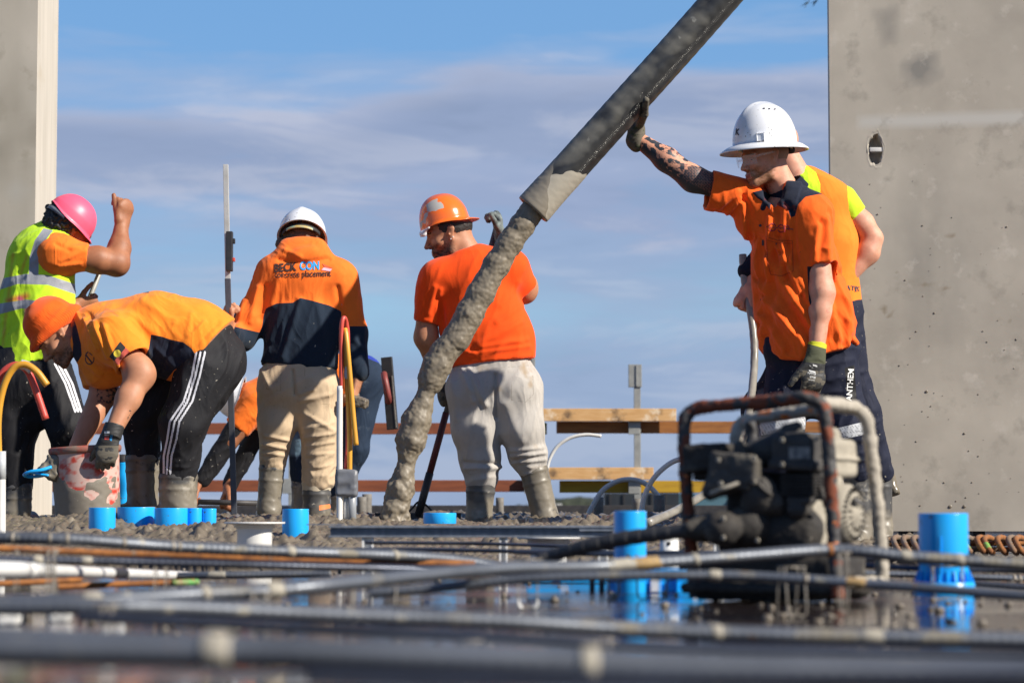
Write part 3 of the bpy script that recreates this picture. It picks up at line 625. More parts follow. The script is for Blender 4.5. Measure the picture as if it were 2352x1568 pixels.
bb('dark_wall', 1388, 1560, 1131, 1330, M_bwall); bb('glass_wall', 1560, 1700, 1133, 1168, M_bglass); bb('pale_band', 1560, 1704, 1168, 1176, M_bpale, -.1); bb('base_wall', 1560, 1704, 1176, 1330, M_bwall, .1)
for x0 in range(1400, 1556, 32): bb('mullion', x0, x0 + 3, 1133, 1168, M_dark, -.05, .1)
bb('pale_corner', 1696, 1710, 1133, 1163, M_bpale, -.2, .3)
r2 = thing('distant_shed', 'tiny white shed on the horizon between the grey pants man and the tree clump', 'shed', (P(1284, 1170, 200.)[0], 200, -4.2))
for nm, x0, x1, y0, y1 in (('wall', 1280, 1289, 1160, 1185), ('roof', 1278, 1291, 1156, 1160)):
    a, b = P(x0, y1, 200.), P(x1, y0, 200.); v, f = boxmesh(((a[0] + b[0]) / 2, 201, (a[2] + b[2]) / 2), ((b[0] - a[0]) / 2, 1, (b[2] - a[2]) / 2), bev=0); put(nm, v, f, M_bpale, r2, smooth=False)
# ================================================================== PALM behind the wall panel
M_palm = mat('palm_leaf', (.025, .03, .014), (.015, .02, .01), ns=3, rough=.6, bump=None)
pr = thing('palm_tree', 'palm tree behind the big wall panel, only frond tips showing at its top left corner', 'palm', (P(2110, 1170, 32.)[0], 32, -4.2))
top = P(2116, -240, 32.0); V, F = tube(spline([(top[0], 32, -4.2), (top[0] + .2, 32, 1), (top[0], 32, top[2])], 8), np.linspace(.28, .18, 17), 12); put('trunk', V, F, mat('palm_trunk', (.12, .09, .06), (.07, .05, .035), ns=9, rough=.9, bump=(9, 1)), pr)
for k in range(26):
    an = 2 * math.pi * k / 26 + .13; el = (.75, .2, -.25)[k % 3]; Lf = 1.75 + .3 * random.random()
    if math.cos(an) < -.5: Lf = 1.5 + .35 * random.random()
    d = np.array((math.cos(an), math.sin(an))); rib = []
    for t in np.linspace(0, 1, 12):
        rr = Lf * t; rib.append((top[0] + d[0] * rr * math.cos(el), 32 + d[1] * rr * math.cos(el), top[2] + rr * math.sin(el) - 1.1 * t * t * Lf * .6))
    rib = np.array(rib); Vl, Fl = [], []
    sd = np.array((-d[1], d[0], 0))
    for i in range(1, 12):
        for j in range(3):
            p0 = rib[i - 1] + (rib[i] - rib[i - 1]) * (j / 3); t = (i + j / 3) / 12
            for sg in (-1, 1):
                ll_ = .62 * math.sin(math.pi * min(1, t * .9 + .15)) + .12
                tip = p0 + sd * sg * ll_ * .7 + np.append(d, 0) * ll_ * .6 + np.array((0, 0, -ll_ * .45)); o = len(Vl)
                wd = np.append(d, 0) * .022; Vl += [p0 - wd, p0 + wd, tip]; Fl.append((o, o + 1, o + 2))
    v2, f2 = tube(rib, np.linspace(.02, .004, 12), 5); VV, FF = joinl((np.array(Vl), Fl), (v2, f2.tolist())); put('frond', VV, FF, M_palm, pr, smooth=False)
# ================================================================== TENDON DUCTS
M_ductband = mat('pale_wrap', (.40, .36, .28), (.24, .22, .185), ns=40, rough=.6, bump=(60, .5))
M_ductrust = mat('rusty_wrap', (.46, .30, .12), (.30, .19, .08), ns=40, rough=.7, bump=(60, .4))
def duct(pts, r, label, m=M_galv, bands=(), sec=(1.5, 1), rib=.035, pitch=.012, nm='tendon_duct', grp='post-tensioning ducts across the foreground'):
    W = spline([P(*p) for p in pts], 14)
    seg = np.linalg.norm(np.diff(W, axis=0), axis=1); s = np.concatenate(([0], np.cumsum(seg))); n = int(s[-1] / .0042)
    t = np.linspace(0, s[-1], n); W = np.stack([np.interp(t, s, W[:, i]) for i in range(3)], 1)
    W[:, 2] = np.maximum(W[:, 2], r * 1.02)
    rr = r * (1 + rib * np.clip(np.sin(t / pitch * 2 * math.pi) * 2, -1, 1)) if rib else r
    W[:, 2] += .0012 * (vnoise(np.stack((t * 4, 0 * t, 0 * t), 1), 5) - .5)
    root = thing(nm, label, 'duct' if nm == 'tendon_duct' else 'rebar', W[0], grp)
    V, F = tube(W, rr, 16, sec=sec); put('duct_body' if nm == 'tendon_duct' else 'bar', V, F, m, root)
    xs_ = PX(W)[:, 0]
    for bx in bands:
        x0, wd, sc, mm = bx; wd *= .7 + .6 * (int(x0) % 7) / 7; sc = 1 + (sc - 1) * .45; i0 = int(np.argmin(abs(xs_ - x0 + wd / 2))); i1 = int(np.argmin(abs(xs_ - x0 - wd / 2))); i0, i1 = min(i0, i1), max(i0, i1) + 2
        B = W[i0:i1]; k = np.linspace(0, 1, len(B)); br = r * sc * (.93 + .10 * np.sin(k * math.pi) ** .6 + .05 * vnoise(np.stack((k * 6, 0 * k, 0 * k), 1), int(x0)))
        V, F = tube(B, br, 16, sec=sec); put('tape_wrap', V, F, mm, root)
    return root
duct([(-60, 1233, 4.5), (160, 1238, 4.5), (400, 1255, 4.6), (700, 1268, 4.7), (1000, 1280, 4.9), (1150, 1300, 5.0), (1300, 1318, 5.1)], .0112, 'pale galvanised duct sloping down from the left edge, the topmost one there', bands=[(30, 8, 1.1, M_wire), (112, 7, 1.12, M_wire), (148, 7, 1.12, M_wire), (275, 8, 1.1, M_wire), (390, 6, 1.1, M_wire), (405, 6, 1.1, M_wire), (660, 16, 1.1, M_ductband), (900, 10, 1.1, M_ductband)])
duct([(-60, 1256, 4.7), (300, 1272, 4.8), (600, 1283, 4.8), (1090, 1294, 4.9)], .0068, 'rusty orange ribbed bar lying just under the topmost left duct', M_rust, sec=(1, 1), rib=.08, pitch=.009, nm='reinforcing_bar', grp='rusty reinforcing bars')
duct([(-60, 1282, 4.2), (300, 1290, 4.3), (700, 1300, 4.4), (1150, 1312, 4.6), (1300, 1324, 4.7)], .0072, 'dark grey duct below the rusty ribbed bar at the left', M_galvd, bands=[(82, 12, 1.15, M_ductband), (195, 20, 1.05, M_ductband)])
duct([(380, 1322, 5.7), (480, 1321, 5.6), (620, 1319, 5.6), (760, 1317, 5.6)], .0085, 'short pale duct beyond the end of the white pipe', bands=[(500, 40, 1.06, M_ductband)])
duct([(-60, 1385, 3.2), (200, 1379, 3.2), (444, 1365, 3.3), (615, 1357, 3.35), (746, 1344, 3.4), (951, 1323, 3.6), (1156, 1304, 3.8), (1361, 1301, 3.95), (1550, 1288, 4.0), (1719, 1275, 4.05), (1890, 1263, 4.1), (1990, 1267, 4.1), (2095, 1279, 4.1), (2420, 1300, 4.1)], .0106, 'long galvanised duct that rises to a crest in front of the muddy engine', bands=[(205, 40, 1.12, M_ductband), (463, 18, 1.2, M_ductband), (625, 34, 1.22, M_ductband), (1420, 60, 1.03, M_ductband), (1480, 70, 1.04, M_ductrust), (1590, 14, 1.12, M_ductband), (1900, 10, 1.1, M_rust), (2080, 40, 1.03, M_ductband), (2200, 18, 1.04, M_ductband)])
duct([(850, 1362, 3.75), (985, 1351, 3.75), (1200, 1330, 3.75), (1400, 1322, 3.75), (1548, 1321, 3.75), (1719, 1323, 3.75), (2026, 1343, 3.7), (2420, 1372, 3.6)], .0078, 'thinner duct passing below the crest of the long duct, in front of the engine tray', bands=[(1640, 26, 1.15, M_ductband), (1850, 10, 1.1, M_wire), (1965, 40, 1.03, M_ductrust)])
duct([(1560, 1300, 4.9), (1700, 1296, 4.9), (1900, 1295, 4.9), (2100, 1304, 4.9), (2420, 1312, 4.9)], .0058, 'dark blue-grey duct showing just beneath the crest', M_galvd)
duct([(-60, 1394, 2.75), (250, 1392, 2.75), (444, 1397, 2.8), (746, 1411, 2.85), (1156, 1427, 2.9), (1550, 1450, 2.95), (2420, 1472, 2.95)], .0100, 'blurred dark duct running right across, below the crossing of the long ducts', bands=[(1640, 30, 1.06, M_ductband), (2000, 50, 1.02, M_ductband)])
duct([(180, 1416, 2.6), (500, 1432, 2.6), (804, 1447, 2.6), (1156, 1462, 2.6), (1550, 1486, 2.6), (2420, 1502, 2.6)], .0055, 'thin blurred dark duct between the two nearest broad ducts', M_galvd)
duct([(-60, 1488, 1.72), (500, 1496, 1.72), (804, 1504, 1.72), (1156, 1516, 1.72), (1550, 1534, 1.72), (2420, 1556, 1.72)], .0118, 'nearest and most blurred broad duct across the bottom of the picture', bands=[(488, 52, 1.25, M_ductband), (1345, 44, 1.2, M_ductband)])
duct([(1975, 1316, 5.7), (2100, 1319, 5.7), (2250, 1325, 5.7), (2420, 1330, 5.7)], .0072, 'pale duct passing behind the big blue sleeve base', bands=[(2325, 5, 1.2, M_wire), (2338, 5, 1.2, M_wire)])
duct([(2236, 1338, 5.1), (2300, 1343, 5.1), (2420, 1352, 5.1)], .0064, 'dark duct ending beside the big blue sleeve base', M_galvd)
duct([(840, 1245, 6.3), (1100, 1248, 6.3), (1300, 1254, 6.2), (1480, 1262, 6.1)], .0045, 'dark blue duct lying flat under the metal edge rail', M_galvd, sec=(4, 1))
duct([(700, 1262, 6.0), (1000, 1262, 5.9), (1300, 1268, 5.8), (1560, 1268, 5.7), (1700, 1270, 5.6)], .0050, 'dark duct between the edge rail and the long duct', M_galvd, sec=(3, 1))
duct([(-40, 1341, 5.05), (80, 1336, 5.1), (187, 1331, 5.15)], .0062, 'short orange rusty bar on the deck at the left edge', M_rust, sec=(1, 1), rib=.09, pitch=.009, nm='reinforcing_bar', grp='rusty reinforcing bars')
rb = duct([(130, 1347, 4.95), (280, 1341, 5.0), (447, 1336, 5.05)], .0062, 'longer orange rusty bar with a green painted tip on the deck', M_rust, sec=(1, 1), rib=.09, pitch=.009, nm='reinforcing_bar', grp='rusty reinforcing bars')
W = spline([P(395, 1338, 5.03), P(447, 1336, 5.05), P(449, 1336, 5.05)], 5); W[:, 2] = np.maximum(W[:, 2], .0064); V, F = tube(W, .0066, 10); put('painted_tip', V, F, mat('green_tip', (.05, .45, .08), (.3, .16, .1), ns=60, rough=.6, bump=None), rb)
duct([(-60, 1448, 2.3), (400, 1466, 2.3), (900, 1490, 2.3), (1500, 1512, 2.3), (2420, 1524, 2.3)], .0045, 'thin pale blurred rod between the nearest broad duct and the one above', sec=(1, 1))
duct([(700, 1556, 1.5), (1200, 1566, 1.5), (1700, 1562, 1.5), (2420, 1548, 1.5)], .0050, 'blurred rod at the very bottom right, nearest the lens', M_galvd, sec=(1, 1))
duct([(1180, 1268, 5.3), (1500, 1276, 5.2), (1900, 1284, 5.1), (2420, 1290, 5.0)], .0042, 'thin dark rod just above the crest duct, running behind the engine legs', M_galvd, sec=(1, 1))
for i_, (px_, py_, Y_) in enumerate(((22, 1428, 3.6), (140, 1424, 3.7), (262, 1418, 3.7))):
    p_ = Z0(px_, py_ + 4, 0.0) if False else P(px_, py_, Y_); p_[2] = .006; V, F = surface([cone(p_ + (-.012, 0, 0), p_ + (.010, .004, .002), .005, .004), cone(p_ + (.006, 0, 0), p_ + (.012, 0, .012), .004, .003), cone(p_ + (-.012, 0, .0), p_ + (-.016, 0, .012), .003)], .0018)
    tag(put('plastic_clip', V, F, M_white, loc=p_), ('broken white plastic clip on the deck at the left edge', 'broken white plastic clip on the deck, second from the left edge', 'broken white plastic clip beside a blurred wire chair')[i_], 'clip', 'white plastic clips on the deck')
# white pipe with couplers
W = spline([P(-60, 1306, 3.85), P(60, 1308, 4.1), P(200, 1313, 4.7), P(330, 1318, 5.3), P(440, 1322, 5.9)], 8)
r = thing('white_pipe', 'white plastic pipe with couplers lying left of centre and running away from the left edge', 'pipe', W[0]); V, F = tube(W, .0105, 20); put('pipe_body', V, F, M_white, r)
xs_ = PX(W)[:, 0]
def along(x0, x1, n=8):
    o = np.argsort(xs_); t = np.linspace(x0, x1, n); return np.stack([np.interp(t, xs_[o], W[o, i]) for i in range(3)], 1)
for a_, b_, s_ in ((-50, 60, 1.28), (66, 78, 1.22), (92, 104, 1.12)):
    V, F = tube(along(a_, b_), .0105 * s_, 20); put('coupler', V, F, M_white, r)
V, F = tube(along(255, 285), .0112, 16); put('black_sleeve', V, F, M_black, r)
# ================================================================== WIRE CHAIRS
def chair_mesh(h, wd, dp, rw=.0017):
    parts = []
    for sy in (-1, 1):
        y = sy * dp / 2
        parts.append(tube(spline([(-wd / 2, y * .5, h), (-wd / 2, y * .8, h * .5), (-wd / 2 + .001, y, .010), (-wd / 2 + .006, y, .003), (0, y, .005), (wd / 2 - .006, y, .003), (wd / 2 - .001, y, .010), (wd / 2, y * .8, h * .5), (wd / 2, y * .5, h)], 5), rw, 7))
    parts.append(tube(np.array([(-wd / 2 - .008, 0, h), (wd / 2 + .008, 0, h)]), rw * 1.2, 7))
    for sx in (-1, 1): parts.append(tube(np.array([(sx * wd / 2, -dp / 4, h), (sx * wd / 2, dp / 4, h)]), rw, 7))
    return merge(*parts)
def tips(wd, dp):
    return ([tube(spline([(sx * (wd / 2 - .0005), sy * dp / 2, .016), (sx * (wd / 2 - .0015), sy * dp / 2, .007), (sx * (wd / 2 - .007), sy * dp / 2, .0035)], 4), .0026, 7) for sx in (-1, 1) for sy in (-1, 1)])
def wchair(px_, ytop, Y, label, wd=.034, dp=.05, rot=0):
    p = P(px_, ytop, Y); h = p[2]; c, s = math.cos(rot), math.sin(rot)
    r = thing('bar_chair', label, 'wire chair', (p[0], Y, 0), 'wire chairs holding up the ducts')
    for nm, (V, F), m in [('wire_frame', chair_mesh(h, wd, dp, .0012), M_wire)] + ([('plastic_tip', t_, M_white) for t_ in tips(wd, dp)] if px_ in (1212, 247) else []):
        V = np.stack((V[:, 0] * c - V[:, 1] * s, V[:, 0] * s + V[:, 1] * c, V[:, 2]), 1); link(nm, new_mesh(nm, V, F, m), r)
    return r
wchair(1212, 1284, 4.15, 'wire chair with white tips, its whole U foot visible on the wet deck', .033)
wchair(1818, 1302, 3.85, 'wire chair left of the crest under the engine tray, with two tilted legs', .032, rot=.25)
wchair(1936, 1268, 3.95, 'tall wire chair under the crest of the long duct', .012, .04)
wchair(84, 1262, 4.35, 'wide wire chair at the left edge under the topmost duct', .070, .04)
wchair(118, 1262, 4.2, 'wire chair just right of the white coupler', .010, .03)
wchair(370, 1300, 4.5, 'wire chair standing over the orange bars', .02)
wchair(598, 1362, 3.1, 'blurred wire chair under the beige wrap of the long duct', .018, .03)
wchair(247, 1390, 2.7, 'blurred wire chair below the left white debris', .010, .03)
wchair(861, 1350, 3.75, 'wire chair with two thin pale legs left of centre', .066, .05)
wchair(1080, 1470, 2.55, 'blurred wire chair near the bottom centre', .010, .03)
wchair(1386, 1470, 2.55, 'blurred wire chair right of the bottom centre', .012, .03)
wchair(1410, 1335, 4.6, 'dark wire chair in front of the blue box base', .02)
wchair(1497, 1325, 4.55, 'wire chair standing before the slim blue sleeve', .055, .04)
wchair(2176, 1300, 4.55, 'wire chair with two dark legs crossing the big blue sleeve base', .055, .035)
wchair(2332, 1330, 5.4, 'small wire chair at the right edge', .02)
# ================================================================== BLUE SLEEVES
M_stick = mat('white_sticker', (.75, .76, .78), (.45, .47, .55), ns=300, rough=.5, bump=None)
def sleeve(px_, ytop, Y, wpx, label, zb=0., base=True, fin=False, grp='blue pipe sleeves', th=.003, tilt=0, h=None):
    p = P(px_, ytop, Y); r = R(wpx / 2, Y); H = (p[2] - zb) if h is None else h; zb_ = p[2] - H
    root = thing('blue_sleeve', label, 'pipe sleeve', (p[0], Y, zb_), grp)
    pr = [(r * .985, 0), (r, .002), (r, H - .002), (r - .0006, H), (r - th, H), (r - th, H * .3), (0, H * .3)]
    V, F = lathe(pr, (p[0], Y, zb_), 56); put('tube', V, F, M_blue, root)
    if base:
        R2 = r * 1.235; V, F = lathe([(r, .027), (R2 - .002, .027), (R2, .025), (R2 + .0015, 0)], (p[0], Y, zb_), 56); put('base_ring', V, F, M_blue, root)
        parts = []
        for k in range(22):
            a = 2 * math.pi * k / 22 + .1; d = np.array((math.cos(a), math.sin(a), 0)); n = np.array((-d[1], d[0], 0)) * .0011; c0 = np.array((p[0], Y, zb_))
            pts = [c0 + d * r + (0, 0, .027), c0 + d * (R2 - .001) + (0, 0, .027), c0 + d * r * 1.04 + (0, 0, .049), c0 + d * r * .99 + (0, 0, .049)]
            v = np.array([q_ + n for q_ in pts] + [q_ - n for q_ in pts]); parts.append((v, [(0, 1, 2, 3), (7, 6, 5, 4), (0, 4, 5, 1), (1, 5, 6, 2), (2, 6, 7, 3)]))
        V, F = joinl(*parts); put('gusset_ribs', V, F, M_blue, root, smooth=False)
        v, f = boxmesh((p[0] + R2 * .86, Y - R2 * .52, zb_ + .011), (.006, .0015, .007), ax=frame((-.52, -.86, 0)) * np.array([[1], [1], [1]]), bev=0); put('sticker', v, f, M_stick, root, smooth=False)
    if fin:
        v, f = boxmesh((p[0] - r * .30, Y - r * .96, zb_ + H * .42), (.0012, .004, H * .30), bev=.0005); put('fin', v, f, M_blue, root, smooth=False)
    return root
sleeve(2166, 1178, 4.85, 113, 'big upright blue sleeve with ribbed base ring in front of the wall panel', fin=True)
sleeve(1447, 1173, 5.0, 74, 'slim upright blue sleeve right of the metal edge rail, crossed by the black ribbed hose', base=False)
sleeve(235, 1165, 9.0, 61, 'left front blue sleeve standing alone before the red bucket', base=False, zb=.03)
sleeve(313, 1164, 9.35, 86, 'wide blue sleeve second from the left, its ring half buried in concrete', base=False, zb=.03)
sleeve(393, 1166, 9.25, 76, 'blue sleeve in front of the left boot of the bending worker', base=False, zb=.03)
sleeve(447, 1166, 9.3, 34, 'narrow blue sleeve between two others in front of the right boot', base=False, zb=.03)
sleeve(480, 1167, 9.32, 34, 'narrow mud streaked blue sleeve at the right end of the row', base=False, zb=.03)
sleeve(679, 1168, 8.7, 61, 'single blue sleeve right of the white flanged drain', base=False, zb=.02)
rt = sleeve(1010, 1177, 8.9, 76, 'low blue cup full of concrete at the foot of the pouring stream', base=False, h=.04)
V, F = surface([ball((P(1010, 1178, 8.9)[0] - .01, 8.9, P(1010, 1177, 8.9)[2] - .004), (.052, .05, .012), .01)], .005); put('concrete_fill', V + vnormals(V, F) * (.008 * (fbm(V * 60, 3, 2) - .5))[:, None], F, M_conc, rt)
# blue box former at the foot of the slim sleeve
c = P(1500, 1170, 5.05); r = thing('blue_box_former', 'low blue plastic box former with white stickers round the slim blue sleeve', 'box former', (c[0], 5.05, 0))
def prism(pts, y0, y1):
    n = len(pts); v = [(x, y0, z_) for x, z_ in pts] + [(x, y1, z_) for x, z_ in pts]; f = [tuple(range(n)), tuple(range(2 * n - 1, n - 1, -1))] + [(i, i + n, (i + 1) % n + n, (i + 1) % n) for i in range(n)]
    return np.array(v, float), f
def bx_(px_, yy, Y): q_ = P(px_, yy, Y); return q_[0], max(q_[2], 0.0005)
v, f = prism([bx_(1398, 1364, 5.0), bx_(1610, 1362, 5.0), (bx_(1632, 1358, 5.0)[0], .004), bx_(1612, 1334, 5.0), bx_(1590, 1308, 5.0), bx_(1404, 1304, 5.0)][::1], 5.0, 5.16); put('box_body', v, f, M_blue, r, smooth=False)
v, f = boxmesh(P(1506, 1343, 4.985), (.010, .0008, .013), bev=0); put('sticker', v, f, M_stick, r, smooth=False)
v, f = boxmesh(P(1597, 1349, 4.985), (.005, .0008, .006), bev=0); put('sticker', v, f, M_white, r, smooth=False)
for i in range(4):
    x_ = P(1430 + 42 * i, 1340, 4.99); v, f = boxmesh((x_[0], 4.992, .020), (.0012, .008, .018), bev=0); put('rib', v, f, M_blue, r, smooth=False)
c = P(1290, 1170, 5.6); r = thing('blue_tray_former', 'flat blue plastic tray former on the wet deck left of the slim sleeve', 'tray former', (c[0], 5.6, 0))
v, f = prism([bx_(1205, 1338, 5.6), bx_(1398, 1338, 5.6), bx_(1388, 1312, 5.6), bx_(1215, 1310, 5.6)], 5.6, 5.75); put('tray_body', v, f, M_blue, r, smooth=False)
v, f = boxmesh(P(1297, 1327, 5.59), (.009, .001, .006), bev=0); put('sticker', v, f, M_stick, r, smooth=False)
r = thing('castellated_spacer', 'black castellated spacer strip between the two blue formers', 'spacer', P(1385, 1345, 5.1))
for i in range(5):
    x_ = P(1360 + 22 * i, 1340, 5.1); v, f = boxmesh((x_[0], 5.1, .012), (.0055, .006, .012), bev=.001); put('tooth', v, f, M_white if i > 2 else M_black, r, smooth=False)
v, f = boxmesh((P(1404, 1340, 5.1)[0], 5.1, .0272), (.05, .007, .003), bev=.001); put('strip', v, f, M_black, r, smooth=False)
# blue barrel behind the bending worker's boots
# ================================================================== WHITE FLANGED DRAINS, STUBS
def drain(px_, yy, Y, hw, label):
    p = P(px_, yy, Y); r = R(hw, Y); z_ = p[2]; root = thing('flanged_drain', label, 'drain', (p[0], Y, 0), 'white flanged drains')
    V, F = lathe([(r * .55, z_ - .006), (r * .6, z_), (r * .985, z_ + .001), (r, z_ - .001), (r * .99, z_ - .004), (r * .66, z_ - .006)], (p[0], Y, 0), 48); put('flange', V, F, M_white, root)
    V, F = lathe([(r * .67, z_ - .005), (r * .67, z_ - .016), (r * .60, z_ - .018)], (p[0], Y, 0), 48); put('collar', V, F, M_white, root)
    V, F = lathe([(r * .60, z_ - .017), (r * .57, z_ - .03), (r * .57, 0)], (p[0], Y, 0), 48); put('neck', V, F, M_white, root)
drain(585, 1199, 7.35, 70, 'white flanged drain left of the single blue sleeve')
drain(1260, 1233, 6.75, 73, 'white flanged drain under the edge rail near the black ribbed hose')
p = P(1537, 1216, 5.9); root = thing('white_stub', 'short white pipe stub with a dark hole beside the engine hose', 'pipe stub', (p[0], 5.9, 0))
V, F = lathe([(.018, p[2] - .02), (.021, p[2]), (.0225, p[2]), (.0245, 0)], (p[0], 5.9, 0), 32); put('tube', V, F, M_white, root)
V, F = surface([ball((p[0] - .003, 5.877, p[2] - .033), (.006, .003, .005), .001)], .0015); put('hole_plug', V, F, M_black, root)
for px_ in (1650,):
    p = P(px_, 1238, 6.3); v, f = joinl(*[boxmesh((p[0] + dx, 6.3, p[2] / 2), (.003, .012, p[2] / 2), bev=.001) for dx in (-.010, .010)], boxmesh((p[0], 6.31, p[2] / 2), (.0075, .003, p[2] / 2 * .98), bev=0))
    tag(put('white_channel', v, f, M_white, smooth=False, loc=(p[0], 6.3, 0)), 'white plastic channel post seen beneath the engine pump', 'channel post')
# ================================================================== EDGE RAIL
RY = 6.5; a = P(756, 1203, RY); b = P(1410, 1210, RY); zt = (a[2] + b[2]) / 2
r = thing('edge_rail', 'long dark metal edge rail on white legs in front of the poured concrete', 'rail', (a[0], RY, 0))
Lx = (b[0] - a[0]) / 2; cx_ = (a[0] + b[0]) / 2
v, f = joinl(boxmesh((cx_, RY, zt - .003), (Lx, .020, .003), bev=.0008), boxmesh((cx_, RY + .004, zt - .016), (Lx - .004, .010, .0098), bev=.0008), boxmesh((cx_, RY - .0085, zt - .012), (Lx - .003, .0035, .0018), bev=.0006), boxmesh((cx_, RY - .0075, zt - .018), (Lx - .003, .0030, .0010), bev=.0004), boxmesh((cx_, RY, zt - .0285), (Lx, .018, .0025), bev=.0008))
put('rail_body', v, f, M_rail, r, smooth=False)
x0 = P(1330, 1208, RY)[0]; v, f = boxmesh(((x0 + b[0]) / 2 + .006, RY - .0135, zt - .009), ((b[0] - x0) / 2 + .006, .004, .006), bev=.001); put('splice_plate', v, f, M_rail, r, smooth=False)
x0 = P(712, 1200, RY)[0]; v, f = boxmesh((x0 + .04, RY + .03, zt + .003), (.05, .03, .0012), bev=.0004); put('end_plate', v, f, M_rail, r, smooth=False)
for px_, w_ in ((845, 27), (1156, 20), (1385, 24)):
    x_ = P(px_, 1240, RY)[0]; hw = R(w_ / 2, RY); hz = (zt - .0315) / 2
    v, f = joinl(boxmesh((x_ - hw + .003, RY, hz), (.003, .012, hz), bev=.0008), boxmesh((x_ + hw - .003, RY, hz), (.003, .012, hz), bev=.0008), boxmesh((x_, RY + .004, hz), (hw - .006, .004, hz * .99), bev=0)); put('leg', v, f, M_white, r, smooth=False)
# ================================================================== REBAR CAGE (right)
M_rustm = mat('muddy_rebar', (.17, .14, .11), (.22, .11, .05), ns=16, rough=.8, bump=(160, .6))
for i, (yy, Y, lb) in enumerate(((1238, 7.9, 'upper'), (1262, 7.5, 'lower'), (1249, 7.7, 'middle'))):
    duct([(2038, yy, Y), (2150, yy, Y), (2260, yy - 1, Y), (2420, yy - 1, Y)], .008, '%s long rusty bar of the looped cage under the wall panel' % lb, M_rustm if i != 2 else M_rust, sec=(1, 1), rib=.09, pitch=.010, nm='reinforcing_bar', grp='rusty reinforcing bars')
for i in range(13):
    x_ = 2052 + 24 * i + RNG.uniform(-5, 5)
    pts = [P(x_ + 18, 1238, 7.95), P(x_ + 4, 1233, 7.8), P(x_ - 4, 1238, 7.6), P(x_ + 1, 1252, 7.45), P(x_ + 9, 1264, 7.4), P(x_ + 16, 1270, 7.5)]
    W = spline(pts, 7); V, F = tube(W, .009 * (1 + .08 * np.sin(np.arange(len(W)) * 2.1)), 10)
    mm = M_rustm if (i < 6 or i % 4 == 3) else M_rust
    o = thing('rebar_loop', 'bent bar hook looped round the cage bars under the wall panel', 'rebar', W[0], 'rusty bar hooks of the cage'); put('hook', V, F, mm, o)
    if i in (7, 9):
        V, F = tube(W[-16:-9], .0098, 10); put('green_paint_mark', V, F, mat('green_spray', (.12, .55, .08), (.3, .16, .06), ns=80, rough=.7, bump=None) if 'green_spray' not in bpy.data.materials else bpy.data.materials['green_spray'], o)
# ================================================================== CONDUIT BUNDLES
def pipe(parent, nm, pts, rpx, m, n=10, seg=14):
    W = spline([P(*p) for p in pts], n); V, F = tube(W, R(rpx, pts[0][2]), seg); return put(nm, V, F, m, parent)
B = 9.45
r = thing('conduit_bundle', 'taped bundle of white, red and yellow conduits standing right of the khaki trousers', 'conduits', P(795, 1195, B))
pipe(r, 'white_pipe', [(780, 1215, B), (780, 1000, B), (781, 886, B)], 7.2, M_white); pipe(r, 'white_pipe', [(795, 1215, B + .02), (795, 1130, B + .02)], 6.5, M_white)
pipe(r, 'red_conduit', [(784, 892, B), (784, 820, B), (784, 765, B), (786, 738, B), (791, 730, B + .01), (796, 745, B + .03), (799, 790, B + .04), (799, 1000, B + .04), (794, 1080, B + .03)], 5.2, M_redp)
pipe(r, 'yellow_conduit', [(803, 1085, B + .01), (803, 1000, B + .01), (800, 920, B + .01), (795, 840, B + .01), (792, 780, B + .01), (793, 755, B + .02)], 6, M_yelp)
pipe(r, 'yellow_conduit', [(818, 1022, B - .01), (812, 960, B - .01), (806, 890, B - .01), (799, 810, B - .01), (795, 770, B), (792, 755, B + .01)], 6, M_yelp)
pipe(r, 'grey_pipe', [(808, 1215, B + .01), (808, 1115, B + .01)], 10.5, M_grey, seg=24)
def band(parent, nm, px0, px1, y0, y1, Y, dpt, m, seed=1):
    a, b = P(px0, y1, Y), P(px1, y0, Y); V, F = surface([box((a + b) / 2, ((b[0] - a[0]) / 2, dpt, (b[2] - a[2]) / 2), rnd=.012)], .006)
    nn = vnormals(V, F); V = folds(V, nn, .006, .03, (1, 0, .25), 4, seed); return put(nm, V, F, m, parent)
band(r, 'grey_tape', 771, 822, 1077, 1140, B + .012, .03, M_tape); band(r, 'clear_tape', 790, 806, 835, 872, B + .012, .016, M_ctape)
B = 8.2
r = thing('conduit_bundle', 'red and yellow conduits arching over from a white pipe at the left edge', 'conduits', P(4, 1225, B))
pipe(r, 'white_pipe', [(2, 1240, B), (2, 1100, B), (2, 1042, B)], 11, M_white, seg=24); V, F = tube(np.array([P(2, 1036, B), P(2, 1100, B)]), R(11.8, B), 24); put('clear_sleeve', V, F, M_ctape, r)
pipe(r, 'yellow_conduit', [(-3, 1060, B), (-4, 960, B), (8, 890, B), (30, 847, B), (57, 837, B), (84, 853, B), (108, 884, B)], 8.2, M_yelp)
pipe(r, 'red_conduit', [(-18, 1060, B + .03), (-16, 930, B + .03), (2, 862, B + .03), (35, 838, B + .03), (62, 850, B + .03), (80, 890, B + .03), (105, 962, B + .03)], 8.2, M_redp)
V, F = tube(spline([P(48, 836, B + .01), P(62, 840, B + .01), P(74, 850, B + .01)], 5), R(11, B), 16); put('clear_tape', V, F, M_ctape, r)
